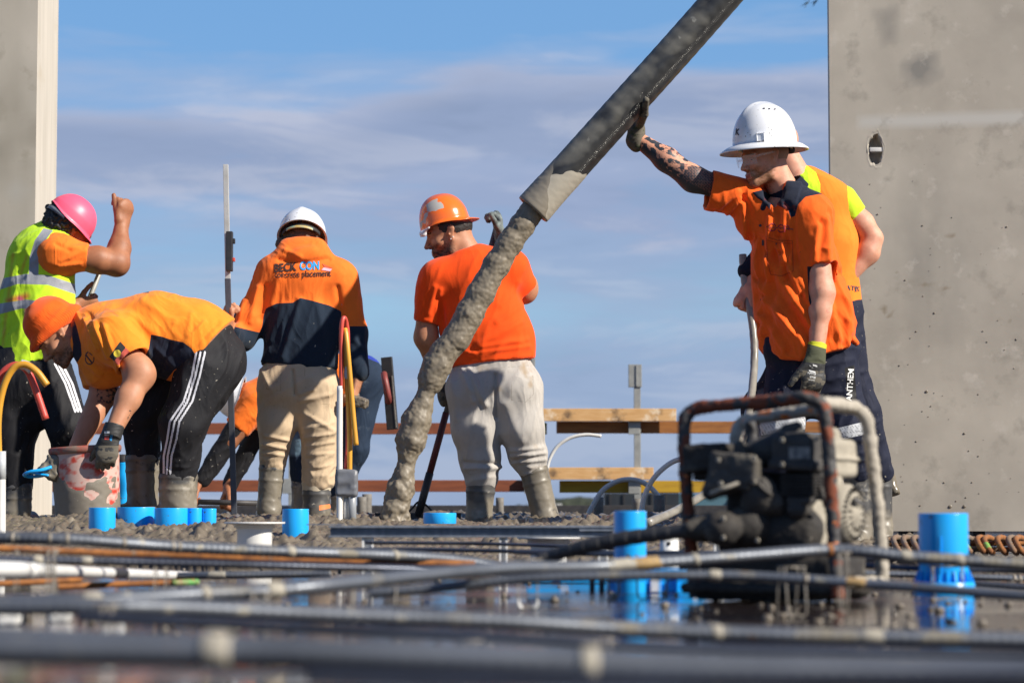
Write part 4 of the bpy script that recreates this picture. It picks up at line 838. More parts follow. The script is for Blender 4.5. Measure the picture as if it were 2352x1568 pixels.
# ================================================================== PUMP HOSE AND STREAM
HY = 10.0
hp = spline([P(1760, -120, HY), P(1655, 0, HY), P(1540, 130, HY), P(1420, 263, HY), P(1322, 372, HY), P(1224, 482, HY)], 34)
s = np.concatenate(([0], np.cumsum(np.linalg.norm(np.diff(hp, axis=0), axis=1)))); Ltot = s[-1]; t = np.arange(0, Ltot, .005); hp = np.stack([np.interp(t, s, hp[:, i]) for i in range(3)], 1); e = Ltot - t
rr = .0735 + .0022 * np.exp(-((e - .01) / .05) ** 2) + .0004 * np.sin(t / .052 * 6.283) * (e > .3)
V, F = tube(hp, rr, 56, caps=False); n = len(hp)
inn, _ = tube(hp[-30:], np.full(30, .060), 56, caps=False)
o = len(V); V = np.concatenate((V, inn)); 
ringF = [((n - 1) * 56 + j, (n - 1) * 56 + (j + 1) % 56, o + 29 * 56 + (j + 1) % 56, o + 29 * 56 + j) for j in range(56)]
inF = [(o + i * 56 + j, o + i * 56 + (j + 1) % 56, o + (i + 1) * 56 + (j + 1) % 56, o + (i + 1) * 56 + j) for i in range(29) for j in range(56)]
F = np.concatenate((F, np.array(ringF)[:, ::-1], np.array(inF)))
cem = np.zeros(len(V)); es = np.repeat(e, 56); d0 = hp[-1]
cem[:len(es)] = .19 - es + .10 * (fbm(V[:len(es)] * 14, 3, 3) - .5) + .09 * np.clip((V[:len(es), 0] - np.repeat(hp[:, 0], 56)) / .07, -1, 1)
cem[len(es):] = .1
fresh = cem * 0; fresh[:len(es)] = .105 - es + .10 * (fbm(V[:len(es)] * 9 + 5, 6, 3) - .5) - .14 * np.clip((V[:len(es), 0] - np.repeat(hp[:, 0], 56)) / .07, -1, 1); fresh[len(es):] = .1
# dust lies on the upper camera side of the hose
top_ = np.zeros(len(V)); nnv = vnormals(V, F); hd = nrm(hp[-1] - hp[0]); upn = nrm(np.cross(hd, (0, 1, 0))); upn = upn if upn[2] > 0 else -upn
lat = (V - V.mean(0)) * 0; lat = np.repeat(hp, 56, 0); qv = np.zeros(len(V)); qv[:len(lat)] = ((V[:len(lat)] - lat) @ upn) / .0735
dust = np.where(np.arange(len(V)) < len(lat), .25 + qv * .8 + 2.2 * (fbm(V * np.array((11, 11, 11)), 8, 4) - .58), -1)
dust = dust * (np.arange(len(V)) < len(lat))
crust = np.clip(cem, 0, .02) / .02 * .003 + np.clip(fresh, 0, .02) / .02 * .002; V = V + nnv * (crust * .55 * (.5 + fbm(V * 60, 4, 2)))[:, None]
M_hose = mat('pump_hose', (.022, .022, .023), (.045, .044, .042), ns=26, rough=.38, bump=(90, .35), layers=[('dust', (.25, .235, .195), .7, 1.5), ('cem', (.40, .36, .29), .85), ('fresh', (.235, .205, .16), .5)], spots=[((.26, .25, .22), 16, .66, .8, .06), ((.10, .05, .03), 6, .71, .8, .05)])
root = thing('pump_hose', 'thick black concrete pump hose hanging in from the top right with a cement crusted mouth', 'hose', hp[-1]); put('hose_body', V, F, M_hose, root, attrs={'dust': dust, 'cem': cem, 'fresh': fresh})
HOSE_BVH = BVHTree.FromPolygons(V.tolist(), F.tolist())
V, F = surface([ball(P(1482, 205, HY - .055), (.018, .012, .022), .01), ball(P(1474, 214, HY - .06), .012, .01)], .004); V = V + vnormals(V, F) * (.012 * (fbm(V * 90, 3, 2) - .5))[:, None]; put('cement_lump', V, F, mat('cement_crust', CEM, (.3, .27, .22), ns=60, rough=.9, bump=(120, .6)), root)
# stream
sp = [(1250, 450, 24), (1222, 486, 26), (1200, 516, 27.5), (1172, 556, 28.5), (1140, 610, 28.5), (1105, 672, 30), (1078, 722, 31), (1050, 775, 31), (1022, 806, 29.5), (1003, 838, 32), (990, 872, 28.5), (980, 900, 18), (968, 932, 24), (957, 965, 32), (944, 1010, 33), (937, 1042, 22), (934, 1064, 15), (928, 1088, 23), (919, 1122, 29), (911, 1160, 28), (906, 1186, 30), (904, 1215, 38)]
SY = HY; pts = [P(x, y, SY + .0) for x, y, _ in sp]; rs = [R(r_, SY) for _, _, r_ in sp]
V, F = surface(chain(pts, rs, .02), .0055); V = relax(V, F, 2); nn = vnormals(V, F)
low = np.clip((900 - PX(V)[:, 1]) / -300, 0, 1)
hd = nrm(pts[2] - pts[6]); q = V / .022; q = q - np.outer(q @ hd, hd) * .35
w1 = worley(q, 3); V = V + nn * ((.62 - w1) * (.0045 + .006 * low) + (fbm(V / .045, 4, 3) - .5) * (.008 + .017 * low) + (fbm(V / .011, 9, 2) - .5) * .005)[:, None]
tag(put('concrete_stream', V, F, M_stream, loc=pts[-1]), 'lumpy stream of grey concrete pouring from the hose mouth to the slab', 'concrete stream')
# ================================================================== STAFF
YS = 10.62
r = thing('levelling_staff', 'tall grey and white levelling staff held upright by the hooded worker', 'staff', (P(537, 1175, YS)[0], YS, conc_z(P(537, 1175, YS)[0], YS)))
def bar(parent, nm, p0, p1, wd, dp, m, bev=.002):
    a, b = A3(p0), A3(p1); z_ = nrm(b - a); x_ = nrm(np.cross((0, 1, 0), z_)); v, f = boxmesh((a + b) / 2, (wd / 2, dp / 2, np.linalg.norm(b - a) / 2), ax=np.array((x_, np.cross(z_, x_), z_)), bev=bev); return put(nm, v, f, m, parent, smooth=False)
M_staffl = mat('staff_lower', (.10, .105, .125), (.065, .07, .085), ns=20, rough=.45, metal=.4, bump=(40, .2), spots=[(MUD, 25, .64, .8, .06)])
M_staffu = mat('staff_upper', (.66, .65, .62), (.50, .48, .43), ns=12, rough=.4, metal=.3, bump=(40, .2), spots=[(MUD, 18, .66, .8, .06), (MUDD, 30, .72, .8, .04)])
bar(r, 'lower_section', P(538, 1180, YS), P(523, 640, YS), R(13, YS), .02, M_staffl); bar(r, 'upper_section', P(524.5, 690, YS + .004), P(518.5, 378, YS), R(12, YS), .017, M_staffu)
bar(r, 'laser_receiver', P(527, 623, YS - .02), P(527.5, 532, YS - .02), R(15, YS), .04, M_black, .004); bar(r, 'receiver_knob', P(535, 560, YS - .02), P(535, 548, YS - .02), .02, .02, M_black, .003); bar(r, 'receiver_button', P(537, 601, YS - .02), P(537, 592, YS - .02), .012, .02, M_redp, .003)
# ================================================================== PEOPLE
OR_ = (1.0, .135, .010); ORD = (.90, .16, .012); ORY = (1.0, .27, .020); LIME = (.62, .95, .03); NAVY = (.010, .014, .030)
def cloth(name, c, **k):
    d = dict(col2=tuple(x * .86 for x in c), ns=14, rough=.85, bump=(300, .25), weave=260, sheen=.12 if max(c) > .2 else 0, bumpdist=.0015, spec=.22, crease=(6.5, .5, .018)); d.update(k); return mat(name, c, **d)
SPK = [((.34, .31, .26), 62, .705, .8, .025, 2)]       # concrete splashes
SPKD = [((.05, .03, .02), 70, .765, .8, .02, 2)]
M_polo = cloth('orange_polo', OR_, layers=[('navy', NAVY, None)], spots=SPKD + [((.78, .085, .008), 7, .58, None, .2)])
M_polo2 = cloth('orange_work_shirt', ORY, layers=[('navy', NAVY, None), ('side', NAVY, None), ('blackp', (.03, .03, .03), None), ('redp', (.55, .10, .07), None), ('yel', (.80, .60, .06), None), ('stain', (.80, .19, .03), None, 3)], spots=SPKD + [((.85, .17, .015), 7, .58, None, .2)])
M_hood = cloth('orange_navy_hoodie', (1.0, .185, .020), layers=[('navy', (.010, .020, .038), None)], spots=[((.32, .30, .26), 26, .735, .8, .03, 2)])
M_tee = cloth('orange_tshirt', (.98, .085, .004), bump=(260, .15), crease=(5, .35, .014))
M_vestL = cloth('lime_vest', LIME, layers=[('red', (.70, .10, .05), None, 14), ('pinkp', (.85, .12, .25), None, 8), ('tape', (.30, .31, .34), .45)], spots=[((.2, .3, .05), 40, .74, .8, .03, 2)])
M_sleeveO = cloth('orange_undershirt', (1.0, .20, .02))
M_vestO = cloth('orange_vest', (1.0, .24, .02), layers=[('lime', LIME, None)])
M_limeS = cloth('lime_sleeve', LIME)
M_blackp = cloth('black_pants', (.016, .016, .019), spots=SPK, layers=[('stripe', (.62, .62, .66), .7)], rough=.7)
M_navyp = cloth('navy_work_pants', (.014, .017, .036), spots=SPK, layers=[('tape', (.50, .51, .53), .45), ('hatch', (.05, .05, .06), None), ('patch', (.012, .011, .011), .5)], rough=.75)
M_khaki = cloth('khaki_trousers', (.60, .45, .295), spots=[((.33, .26, .17), 9, .60, None, .12), (MUDD, 75, .75, .8, .03, 2)], layers=[('seam', (.36, .26, .16), None)])
M_greyp = cloth('grey_track_pants', (.46, .43, .395), spots=[((.34, .26, .18), 5, .60, None, .14), ((.30, .28, .25), 160, .66, None, .06, 2)], layers=[('stain', (.28, .19, .10), None, 14), ('seam', (.30, .27, .24), None)])
M_jeans = cloth('dark_jeans', (.018, .032, .060), layers=[('lite', (.16, .25, .33), None, 10)], spots=[((.06, .08, .11), 12, .6, None, .1)])
M_beanie = mat('orange_beanie', (.95, .13, .012), (.85, .10, .01), ns=20, rough=.95, bump=(200, .2), bumpdist=.002, sheen=.2, spec=.2)
M_skinL = mat('fair_skin', (.68, .35, .23), (.54, .235, .15), ns=30, rough=.6, bump=(160, .15), bumpdist=.0008, sss=.12, layers=[('beard', (.26, .115, .05), .7, 1), ('lip', (.42, .13, .10), .4), ('brow', (.26, .13, .06), .7), ('eye', (.05, .035, .03), .1), ('ink', (.028, .032, .042), .5, .5), ('hatch', (.10, .11, .14), .5)], spots=[((.55, .19, .13), 22, .62, None, .1)])
M_skinB = mat('brown_skin', (.36, .145, .068), (.27, .10, .045), ns=24, rough=.58, bump=(160, .15), bumpdist=.0008, sss=.1, layers=[('beard', (.025, .016, .012), .8, 1), ('lip', (.22, .07, .05), .4), ('brow', (.02, .013, .01), .8), ('eye', (.03, .02, .015), .1), ('ink', (.03, .03, .03), .5, .9), ('hatch', (.1, .1, .1), .5)], spots=[((.55, .45, .36), 70, .76, .7, .02, 2)])
M_skinM = mat('tan_skin', (.50, .235, .13), (.41, .175, .092), ns=24, rough=.58, bump=(160, .15), bumpdist=.0008, sss=.1, layers=[('beard', (.03, .02, .015), .8, 1), ('lip', (.30, .10, .07), .4), ('brow', (.02, .013, .01), .8), ('eye', (.03, .02, .015), .1), ('ink', (.04, .035, .03), .5, .9), ('hatch', (.1, .1, .1), .5)], spots=[((.6, .52, .42), 70, .765, .7, .02, 2)])
M_hair = mat('black_hair', (.012, .010, .009), (.025, .02, .017), ns=120, rough=.55, bump=(300, .8), bumpdist=.004)
M_hairb = mat('brown_hair', (.10, .06, .035), (.16, .10, .06), ns=120, rough=.7, bump=(300, .6), bumpdist=.003)
M_boot = mat('rubber_boot', (.045, .045, .048), (.10, .095, .088), ns=9, rough=.45, bump=(50, .4), layers=[('mudl', (.20, .175, .135), .4, .05), ('pale', (.50, .42, .30), .6), ('tag', (.85, .22, .06), .5)], spots=[((.30, .27, .22), 11, .58, .75, .09), ((.42, .38, .31), 30, .66, .8, .05)])
M_bootm = mat('muddy_boot', (.125, .108, .082), (.19, .165, .125), ns=14, rough=.35, rough2=.6, bump=(60, .9), bumpdist=.006, layers=[('mudl', (.20, .175, .135), .4, .05), ('pale', (.40, .36, .30), .6), ('tag', (.3, .3, .3), .5)], spots=[((.04, .04, .042), 9, .60, .5, .06)])
M_glove = mat('black_work_glove', (.018, .018, .019), (.035, .034, .032), ns=40, rough=.6, bump=(200, .4), layers=[('cuff', (.075, .080, .045), .9), ('trim', (.55, .55, .02), .8), ('dust', (.12, .105, .08), .9, .02)], spots=[((.13, .115, .09), 45, .66, .9, .08)])
M_helW = mat('white_helmet', (.80, .81, .84), (.76, .77, .80), ns=6, rough=.22, bump=None, spots=[((.26, .23, .17), 80, .655, .8, .025, 3), ((.35, .31, .24), 34, .70, .8, .03, 4)], coat=.3)
M_helP = mat('pink_helmet', (.90, .11, .20), (.86, .10, .18), ns=6, rough=.42, bump=None, coat=.05)
M_helO = mat('orange_helmet', (.92, .17, .018), (.88, .15, .015), ns=6, rough=.22, bump=None, coat=.3, layers=[('patch', (.42, .40, .37), .7)], spots=[((.6, .5, .42), 26, .73, .7, .03, 3)])
M_in = mat('dark_harness', (.02, .02, .022), rough=.6, bump=None)
M_strap = mat('grey_strap', (.10, .11, .13), (.20, .22, .25), ns=30, rough=.3, bump=None)
M_lens = mat('clear_lens', (.80, .86, .90), rough=.05, bump=None, alpha=.22, spec=.9, coat=.5)
M_collar = cloth('navy_collar', NAVY)
# ---- local-frame builders
def tf(fr, c, p): return A3(c) + p[0] * fr[0] + p[1] * fr[1] + p[2] * fr[2]      # fr rows: right, forward, up
def head_prims(c, fr, s=1.0, beardy=0):
    def T(x, y, z_): return tf(fr, c, (x * s, y * s, z_ * s))
    ax = fr; k = .02 * s
    def C(a, b, ra, rb, k_=.012): return cone(T(*a), T(*b), ra * s, rb * s, k_ * s)
    p = [ball(T(0, -.015, .035), A3((.076, .098, .088)) * s, k, ax=ax), ball(T(0, .030, -.015), A3((.060, .062, .082)) * s, k, ax=ax)]
    for x in (-1, 1):
        p += [C((x * .052, -.005, -.035), (x * .046, .015, -.078), .020, .018), C((x * .046, .015, -.078), (x * .016, .074, -.100), .018, .016), ball(T(x * .040, .056, -.026), A3((.022, .024, .020)) * s, .018 * s, ax=ax),
              C((x * .012, .086, .024), (x * .044, .070, .022), .011, .010)]
    p += [ball(T(0, .076, -.098), A3((.020, .018, .016)) * s, .014 * s, ax=ax), ball(T(0, .078, -.066), A3((.030, .022, .024)) * s, .014 * s, ax=ax)]
    for x in (-1, 1): p.append(ball(T(x * .032, .098, .004), A3((.017, .016, .011)) * s, .012 * s, op='s', ax=ax)); p.append(ball(T(x * .031, .0745, .003), .0125 * s, .003 * s))
    p += [C((0, .084, .020), (0, .112, -.026), .0075, .0105, .010), C((-.011, .098, -.034), (.011, .098, -.034), .0085, .0085, .006), ball(T(0, .114, -.030), A3((.010, .010, .009)) * s, .006 * s, ax=ax)]
    p += [C((-.020, .091, -.057), (.020, .091, -.057), .0055, .0055, .005), C((-.017, .091, -.0695), (.017, .091, -.0695), .0062, .0062, .005), dict(cone(T(-.024, .1035, -.0628), T(.024, .1035, -.0628), .0032 * s, .0032 * s, .003 * s), op='s')]
    for x in (-1, 1):
        p += [cone(T(x * .076, -.008, .014), T(x * .074, .002, -.024), .019 * s, .010 * s, .005 * s, flat=(fr[0] * .95 + fr[1] * .35 * x, .38)), ball(T(x * .086, .002, .006), A3((.007, .009, .013)) * s, .004 * s, op='s', ax=ax), ball(T(x * .081, .006, -.008), A3((.006, .005, .005)) * s, .004 * s, ax=ax)]
    return p
def head_attrs(V, c, fr, s=1.0, beard=True):
    q = (V - A3(c)) @ fr.T / s; n = fbm(V * 130, 5, 2) - .5
    b = np.minimum.reduce([-.030 - q[:, 2] - .35 * np.clip(-q[:, 1], -.02, .03), q[:, 1] + .010, .20 + 0 * n])
    chin = np.minimum(-.040 - q[:, 2], q[:, 1] - .0); must = .016 - np.abs(q[:, 2] + .044) ; must = np.minimum(must, q[:, 1] - .060)
    beardv = np.maximum(np.minimum(chin, .025) * 26, must * 45) + n * .9 - .12
    beardv = np.where(q[:, 2] < -.125, -1, beardv) if beard else np.full(len(V), -1.0)
    lip = np.where((np.abs(q[:, 0]) < .020) & (q[:, 1] > .085) & (np.abs(q[:, 2] + .063) < .0115), .01, -1)
    brow = np.where((np.abs(np.abs(q[:, 0]) - .031) < .020) & (q[:, 1] > .060) & (np.abs(q[:, 2] - .025 + .1 * (np.abs(q[:, 0]) - .03)) < .0045), .01, -1)
    eye = np.where((np.hypot(np.abs(q[:, 0]) - .031, q[:, 2] - .0015) < .009) & (q[:, 1] > .078) & (np.abs(q[:, 2] - .0015) < .004), .01, -1)
    beardv = np.where(lip > 0, -1, beardv)
    return beardv, lip, brow, eye
def hand_prims(w, d, n, side, curl=.5, thumb=(.75, .55, .3), s=1.0, spread=.12, curls=None, tcurl=.3, g=1.0):
    """w wrist, d towards the fingers, n out of the palm, side towards the thumb"""
    w = A3(w); d = nrm(d); side = nrm(A3(side) - d * (A3(side) @ d)); n = nrm(A3(n) - d * (A3(n) @ d) - side * (A3(n) @ side))
    p = [cone(w - d * .02 * s, w + d * .02 * s, .028 * s * g, .029 * s * g, .015, flat=(n, .72)), cone(w + d * .015 * s, w + d * .072 * s, .031 * s * g, .043 * s * g, .018, flat=(n, .40))]
    for i, (off, ln, r_) in enumerate(((.031, .072, .0098), (.0105, .080, .0100), (-.0105, .074, .0096), (-.030, .058, .0086))):
        cu = (curls[i] if curls else curl * (1 + .12 * i)); b = w + d * .078 * s + side * off * s; dd = nrm(d + side * off * spread * 30 * .1); r_ = r_ * s * g
        pts = [b, ]; ang = cu * .55
        for L_, f_ in ((.46, 1), (.31, 1.25), (.24, .9)):
            pts.append(pts[-1] + (dd * math.cos(ang) + n * math.sin(ang)) * ln * s * L_); ang += cu * f_ * .85
        rr_ = (r_ * 1.05, r_, r_ * .93, r_ * .80); p += [cone(pts[j], pts[j + 1], rr_[j], rr_[j + 1], .004 if j else .006) for j in range(3)]
    t0 = w + d * .022 * s + side * .024 * s; td = nrm(side * thumb[0] + d * thumb[1] + n * thumb[2]); t1 = t0 + td * .044 * s; td2 = nrm(td + d * tcurl + n * tcurl * .4); t2 = t1 + td2 * .034 * s; t3 = t2 + nrm(td2 + d * tcurl * .5) * .026 * s
    p += [cone(t0, t1, .017 * s * g, .0125 * s * g, .014), cone(t1, t2, .0125 * s * g, .0108 * s * g, .004), cone(t2, t3, .0108 * s * g, .0090 * s * g, .004)]
    return p
ATT0 = ('beard', 'lip', 'brow', 'eye', 'ink', 'hatch')
def body(root, groups, m, extra=None):
    """groups: list of (prims, voxel, attribute function); joined into ONE mesh"""
    Vs, Fs, As, o = [], [], [], 0
    for prims, h, af in groups:
        V, F = surface(prims, h); V = relax(V, F, 1, .5); A = {k: np.full(len(V), -1.0) for k in ATT0}
        if af: A.update(af(V, vnormals(V, F)))
        Vs.append(V); Fs.append(F + o); As.append(A); o += len(V)
    return put('body', np.concatenate(Vs), np.concatenate(Fs), m, root, attrs={k: np.concatenate([a[k] for a in As]) for k in ATT0})
def garment(root, nm, prims, h, m, fold=(), attrs=None, rlx=2, post=None):
    V, F = surface(prims, h); V = relax(V, F, rlx); n = vnormals(V, F)
    for f in fold:
        mk = f.get('mask'); mk = mk(PX(V), V) if mk else None
        V = folds(V, n, f['amp'], f['size'], f['dir'], f.get('stretch', 5), f.get('seed', 1), mk, f.get('sharp', 1.5))
    if post: V = post(V, n)
    at = attrs(PX(V), V, n) if attrs else None
    o = put(nm, V, F, m, root, attrs=at); return o, BVHTree.FromPolygons(V.tolist(), F.tolist())
def vgrad(a, b): return lambda q, V: np.clip((q[:, 1] - a) / (b - a), 0, 1)
def near(x, y, r_): return lambda q, V: np.clip(1.3 - np.hypot(q[:, 0] - x, q[:, 1] - y) / r_, 0, 1)
def decal(root, nm, shape, m, bvh, Y, off=.0016):
    """shape: list of (verts px, faces); every vertex is laid on the surface met by the line of sight"""
    V, F = shape; W = []
    for x, y in V:
        a = P(x, y, Y - 1.2); b = P(x, y, Y + .5); d = nrm(b - a); h = bvh.ray_cast(Vector(a), Vector(d))
        if h[0] is None: h = bvh.find_nearest(Vector(P(x, y, Y - .1)))
        W.append(A3(h[0]) - d * off)
    if root.parent is None and False: pass
    o = put(nm, np.array(W), F, m, root, smooth=False)
    return o
def text_shape(s, x, y, wpx, ang=0, shear=0, hscale=1.0, flip=False, sub=True, bold=0):
    cu = bpy.data.curves.new('txt', 'FONT'); cu.body = s; cu.size = 1; cu.align_x = 'CENTER'; cu.align_y = 'CENTER'; cu.offset = bold; cu.resolution_u = 3
    o = bpy.data.objects.new('txt', cu); me = bpy.data.meshes.new_from_object(o, depsgraph=None) if False else None
    SC.collection.objects.link(o); dg = bpy.context.evaluated_depsgraph_get(); me = bpy.data.meshes.new_from_object(o.evaluated_get(dg))
    bm = bmesh.new(); bm.from_mesh(me); bmesh.ops.triangulate(bm, faces=bm.faces[:])
    if sub:
        for _ in range(3):
            ed = [e for e in bm.edges if e.calc_length() > .16]
            if ed: bmesh.ops.subdivide_edges(bm, edges=ed, cuts=1, use_grid_fill=False)
        bmesh.ops.triangulate(bm, faces=bm.faces[:])
    bm.verts.ensure_lookup_table(); V = np.array([v.co[:2] for v in bm.verts]); F = [tuple(v.index for v in f.verts) for f in bm.faces]; bm.free()
    bpy.data.objects.remove(o); bpy.data.meshes.remove(me); bpy.data.curves.remove(cu)
    w_ = V[:, 0].max() - V[:, 0].min(); k = wpx / w_; a = math.radians(ang)
    u, v = (V[:, 0] - (V[:, 0].max() + V[:, 0].min()) / 2) * k, V[:, 1] * k * hscale
    u = u + shear * v
    if flip: u, v = -u, -v
    return np.stack((x + u * math.cos(a) + v * math.sin(a), y + u * math.sin(a) - v * math.cos(a)), 1), F
def poly_shape(pts, n=3):
    """filled polygon with a fine fan"""
    bm = bmesh.new(); vs = [bm.verts.new((x, y, 0)) for x, y in pts]; bm.faces.new(vs); bmesh.ops.triangulate(bm, faces=bm.faces[:])
    for _ in range(n): bmesh.ops.subdivide_edges(bm, edges=[e for e in bm.edges if e.calc_length() > 4], cuts=1); bmesh.ops.triangulate(bm, faces=bm.faces[:])
    bm.verts.ensure_lookup_table(); r_ = np.array([v.co[:2] for v in bm.verts]), [tuple(v.index for v in f.verts) for f in bm.faces]; bm.free(); return r_
def helmet(root, c, fwd, up, a, b, H, brim, m, drop=.012, ridge=.007, attrs=None, back=None, exp=.9, lift=None, inner=True):
    """parametric shell; brim(theta)->width, theta 0 = front"""
    fr = frame(fwd, up); nth, nt = 96, 22; V = []
    for i in range(nt + 1):
        t = (i / nt) * math.pi / 2
        for j in range(nth):
            th = 2 * math.pi * j / nth; rr_ = math.sin(t) ** exp; zz = H * math.cos(t) ** (.92)
            y = (a if math.cos(th) > 0 else (back or a)) * math.cos(th) * rr_; x = b * math.sin(th) * rr_
            ed = (lift(th) if lift else 0) * (i / nt) ** 6
            zz = zz + ridge * math.exp(-(x / .017) ** 2) * max(0, 1 - (i / nt) ** 4 * 1.2) + (.004 * math.exp(-((i / nt - .80) / .03) ** 2)) + ed
            V.append((x, y, zz))
    for (kk, f) in ((.15, .02), (.5, .3), (1.0, 1.0), (1.03, 1.12), (.98, 1.22), (.5, .52), (.1, .25)):
        for j in range(nth):
            th = 2 * math.pi * j / nth; w_ = brim(th) * min(kk, 1.0) ; base = (a if math.cos(th) > 0 else (back or a)); rx, ry = b * math.sin(th), base * math.cos(th); l = math.hypot(rx, ry)
            d = np.array((math.sin(th), math.cos(th))); V.append((rx + d[0] * w_, ry + d[1] * w_, -drop * f * min(1, brim(th) / .02 + .25) + (lift(th) if lift else 0)))
    # inner wall
    for i in range(nt, -1, -2):
        for j in range(nth): x, y, z_ = V[i * nth + j]; V.append((x * .965, y * .965, z_ * .965 - .002))
    rows = len(V) // nth; F = [(i * nth + j, i * nth + (j + 1) % nth, (i + 1) * nth + (j + 1) % nth, (i + 1) * nth + j) for i in range(rows - 1) for j in range(nth)]
    V = np.array(V) @ fr + A3(c); F = np.array(F)
    at = attrs(PX(V), V) if attrs else None
    o = put('helmet', V, F, m, root, attrs=at); return o, BVHTree.FromPolygons(V.tolist(), F.tolist()), fr
def strap_ring(root, nm, c, fr, a, b, z_, hgt, m, th0=0, th1=2 * math.pi, thick=.002, n=60):
    V = []
    for k, (dz, off) in enumerate(((-hgt / 2, 0), (hgt / 2, 0), (hgt / 2, thick), (-hgt / 2, thick))):
        for j in range(n + 1):
            th = th0 + (th1 - th0) * j / n; V.append(((b + off) * math.sin(th), (a + off) * math.cos(th), z_ + dz))
    V = np.array(V) @ fr + A3(c); F = [(k * (n + 1) + j, k * (n + 1) + j + 1, ((k + 1) % 4) * (n + 1) + j + 1, ((k + 1) % 4) * (n + 1) + j) for k in range(4) for j in range(n)]
    return put(nm, V, np.array(F), m, root)
def boot(root, top, ank, rt, ra, toe, m, seed=1, muddy=.5, tagpts=None, sole=0.0, paleband=None):
    top, ank, toe = A3(top), A3(ank), nrm(toe); floor_ = ank[2] - .075; ground = max(floor_, 0.002)
    ank = ank.copy(); 
    pr = [cone(top, ank, rt, ra, .02), cone(ank + (0, 0, -.02), A3((ank[0], ank[1], ground + .035)) + toe * .02, ra * .95, .043, .03), cone(A3((ank[0], ank[1], ground + .036)) - toe * .015, A3((ank[0], ank[1], ground + .030)) + toe * .15, .040, .038, .02), box(A3((ank[0], ank[1], ground + .011)) + toe * .055, (.047, .125, .012), ax=frame(toe), rnd=.01, k=.01)]
    d = nrm(top - ank); tp = float(top @ d) - .004
    pr.append(cutf(lambda X, Y, Z: X * d[0] + Y * d[1] + Z * d[2] - tp))
    pr.append(cone(top - d * .035, top + d * .05, rt - .012, rt - .011, .004, op='s'))
    V, F = surface(pr, .0058); V = relax(V, F, 1); n = vnormals(V, F); h_ = (V - ank) @ d
    rib = np.zeros(len(V))
    for hh in (.02, .07): rib += .0028 * np.exp(-((h_ - (tp - float(ank @ d)) + hh) / .006) ** 2)
    V = V + n * (rib + muddy * .006 * (fbm(V / .02, seed, 3) - .35) * np.clip(1.4 - h_ / .2, 0, 1) * np.clip((tp - float(ank @ d) - h_ - .02) / .02, 0, 1))[:, None]
    V = folds(V, n, .004, .045, np.cross(d, (0, 1, 0)), 4, seed, np.clip(1 - abs(h_ - .02) / .09, 0, 1) * np.clip((tp - float(ank @ d) - h_ - .045) / .03, 0, 1))
    q = PX(V); at = {'mudl': (muddy * .30 - h_) + .13 * (fbm(V / .05, seed + 3, 3) - .5), 'pale': np.full(len(V), -1.) if paleband is None else line(q, paleband[0], paleband[1]) + 10 * (fbm(V / .03, seed, 3) - .5), 'tag': np.full(len(V), -1.) if tagpts is None else poly(q, tagpts)}
    return put('boot', V, F, m, root, attrs=at)
# ------------------------------------------------------------------ main worker (white full-brim helmet)
Y0 = 10.1
def J(x, y, dy=0.): return P(x, y, Y0 + dy)
def r_(px_): return R(px_, Y0)
root = thing('person', 'man in a white full-brim helmet and orange polo, one gloved hand pushing the pump hose', 'person', (J(1880, 1263)[0], Y0, 0))
hfwd = nrm((-.86, -.44, -.20)); hup = nrm((.03, -.05, 1)); HF = frame(hfwd, (.06, .06, 1)); hc = J(1755, 364, 0)
neckb = J(1808, 452, .04)
def pa(V, n):
    b, l, br, e_ = head_attrs(V, hc, HF); return {'beard': b * 1.5 + .12 * (b > -.3), 'lip': l, 'brow': br, 'eye': e_}
hp_ = head_prims(hc, HF, 1.0) + [cone(tf(HF, hc, (0, -.030, -.04)), neckb, .060, .064, .03)]
chest = nrm((-.55, -.83, 0)); CF = (chest, .70)
sh_far, sh_near = J(1722, 452, .06), J(1868, 492, -.06)
el_far, wr_far = J(1592, 411, .02), J(1462, 318, .06)
el_near, wr_near = J(1888, 672, -.12), J(1876, 795, -.15)
arm_far = [cone(sh_far, el_far, .050, .052, .03), cone(el_far, P(1530, 366, Y0 + .03), .053, .048, .03), cone(P(1530, 366, Y0 + .03), wr_far, .048, .031, .03)]
arm_near = [cone(sh_near, el_near, .050, .050, .03), cone(el_near, P(1884, 715, Y0 - .13), .051, .045, .03), cone(P(1884, 715, Y0 - .13), wr_near, .045, .034, .03)]
def tat(V, n):
    q = PX(V); ax_ = nrm(A3(wr_far) - A3(el_far)); t = (V - el_far) @ ax_; tt = t / np.linalg.norm(A3(wr_far) - A3(el_far))
    f1 = vnoise(V / .017, 41); f2 = vnoise(V / .0065, 42); ln = .13 - np.abs(f1 - .5) * 1.1
    cloud = (f1 - .47) * 8; curls_ = (.07 - np.abs(vnoise(V / .013, 44) - .5)) * 12; fine = (.07 - np.abs(vnoise(V / .007, 45) - .5)) * 9
    ink = np.where(tt > .88, -1, np.where(tt > .12, np.maximum(np.maximum(cloud, curls_), fine * .8), .62 + .25 * np.sign(np.sin(q[:, 0] * .9) * np.sin(q[:, 1] * .9) - .5)))
    edge = line(q, [(1475, 318), (1520, 352), (1570, 372), (1625, 385)], 2.5); ink = np.where(edge > 0, -1, ink)
    low = line(q, [(1480, 345), (1530, 398), (1580, 428), (1620, 448)], 9); ink = np.where(low > 0, np.maximum(ink, .6), ink)
    ink = np.where(q[:, 0] > 1640, -1, ink)
    return {'ink': ink}
core = [cone(J(1800, 520, .02), J(1845, 740, .02), .13, .15, .05, flat=(chest, .6)), cone(neckb, J(1797, 505, .03), .06, .09, .03), cone(J(1820, 870), J(1797, 1080), .05, .04), cone(J(1915, 870), J(1965, 1080), .05, .04)]
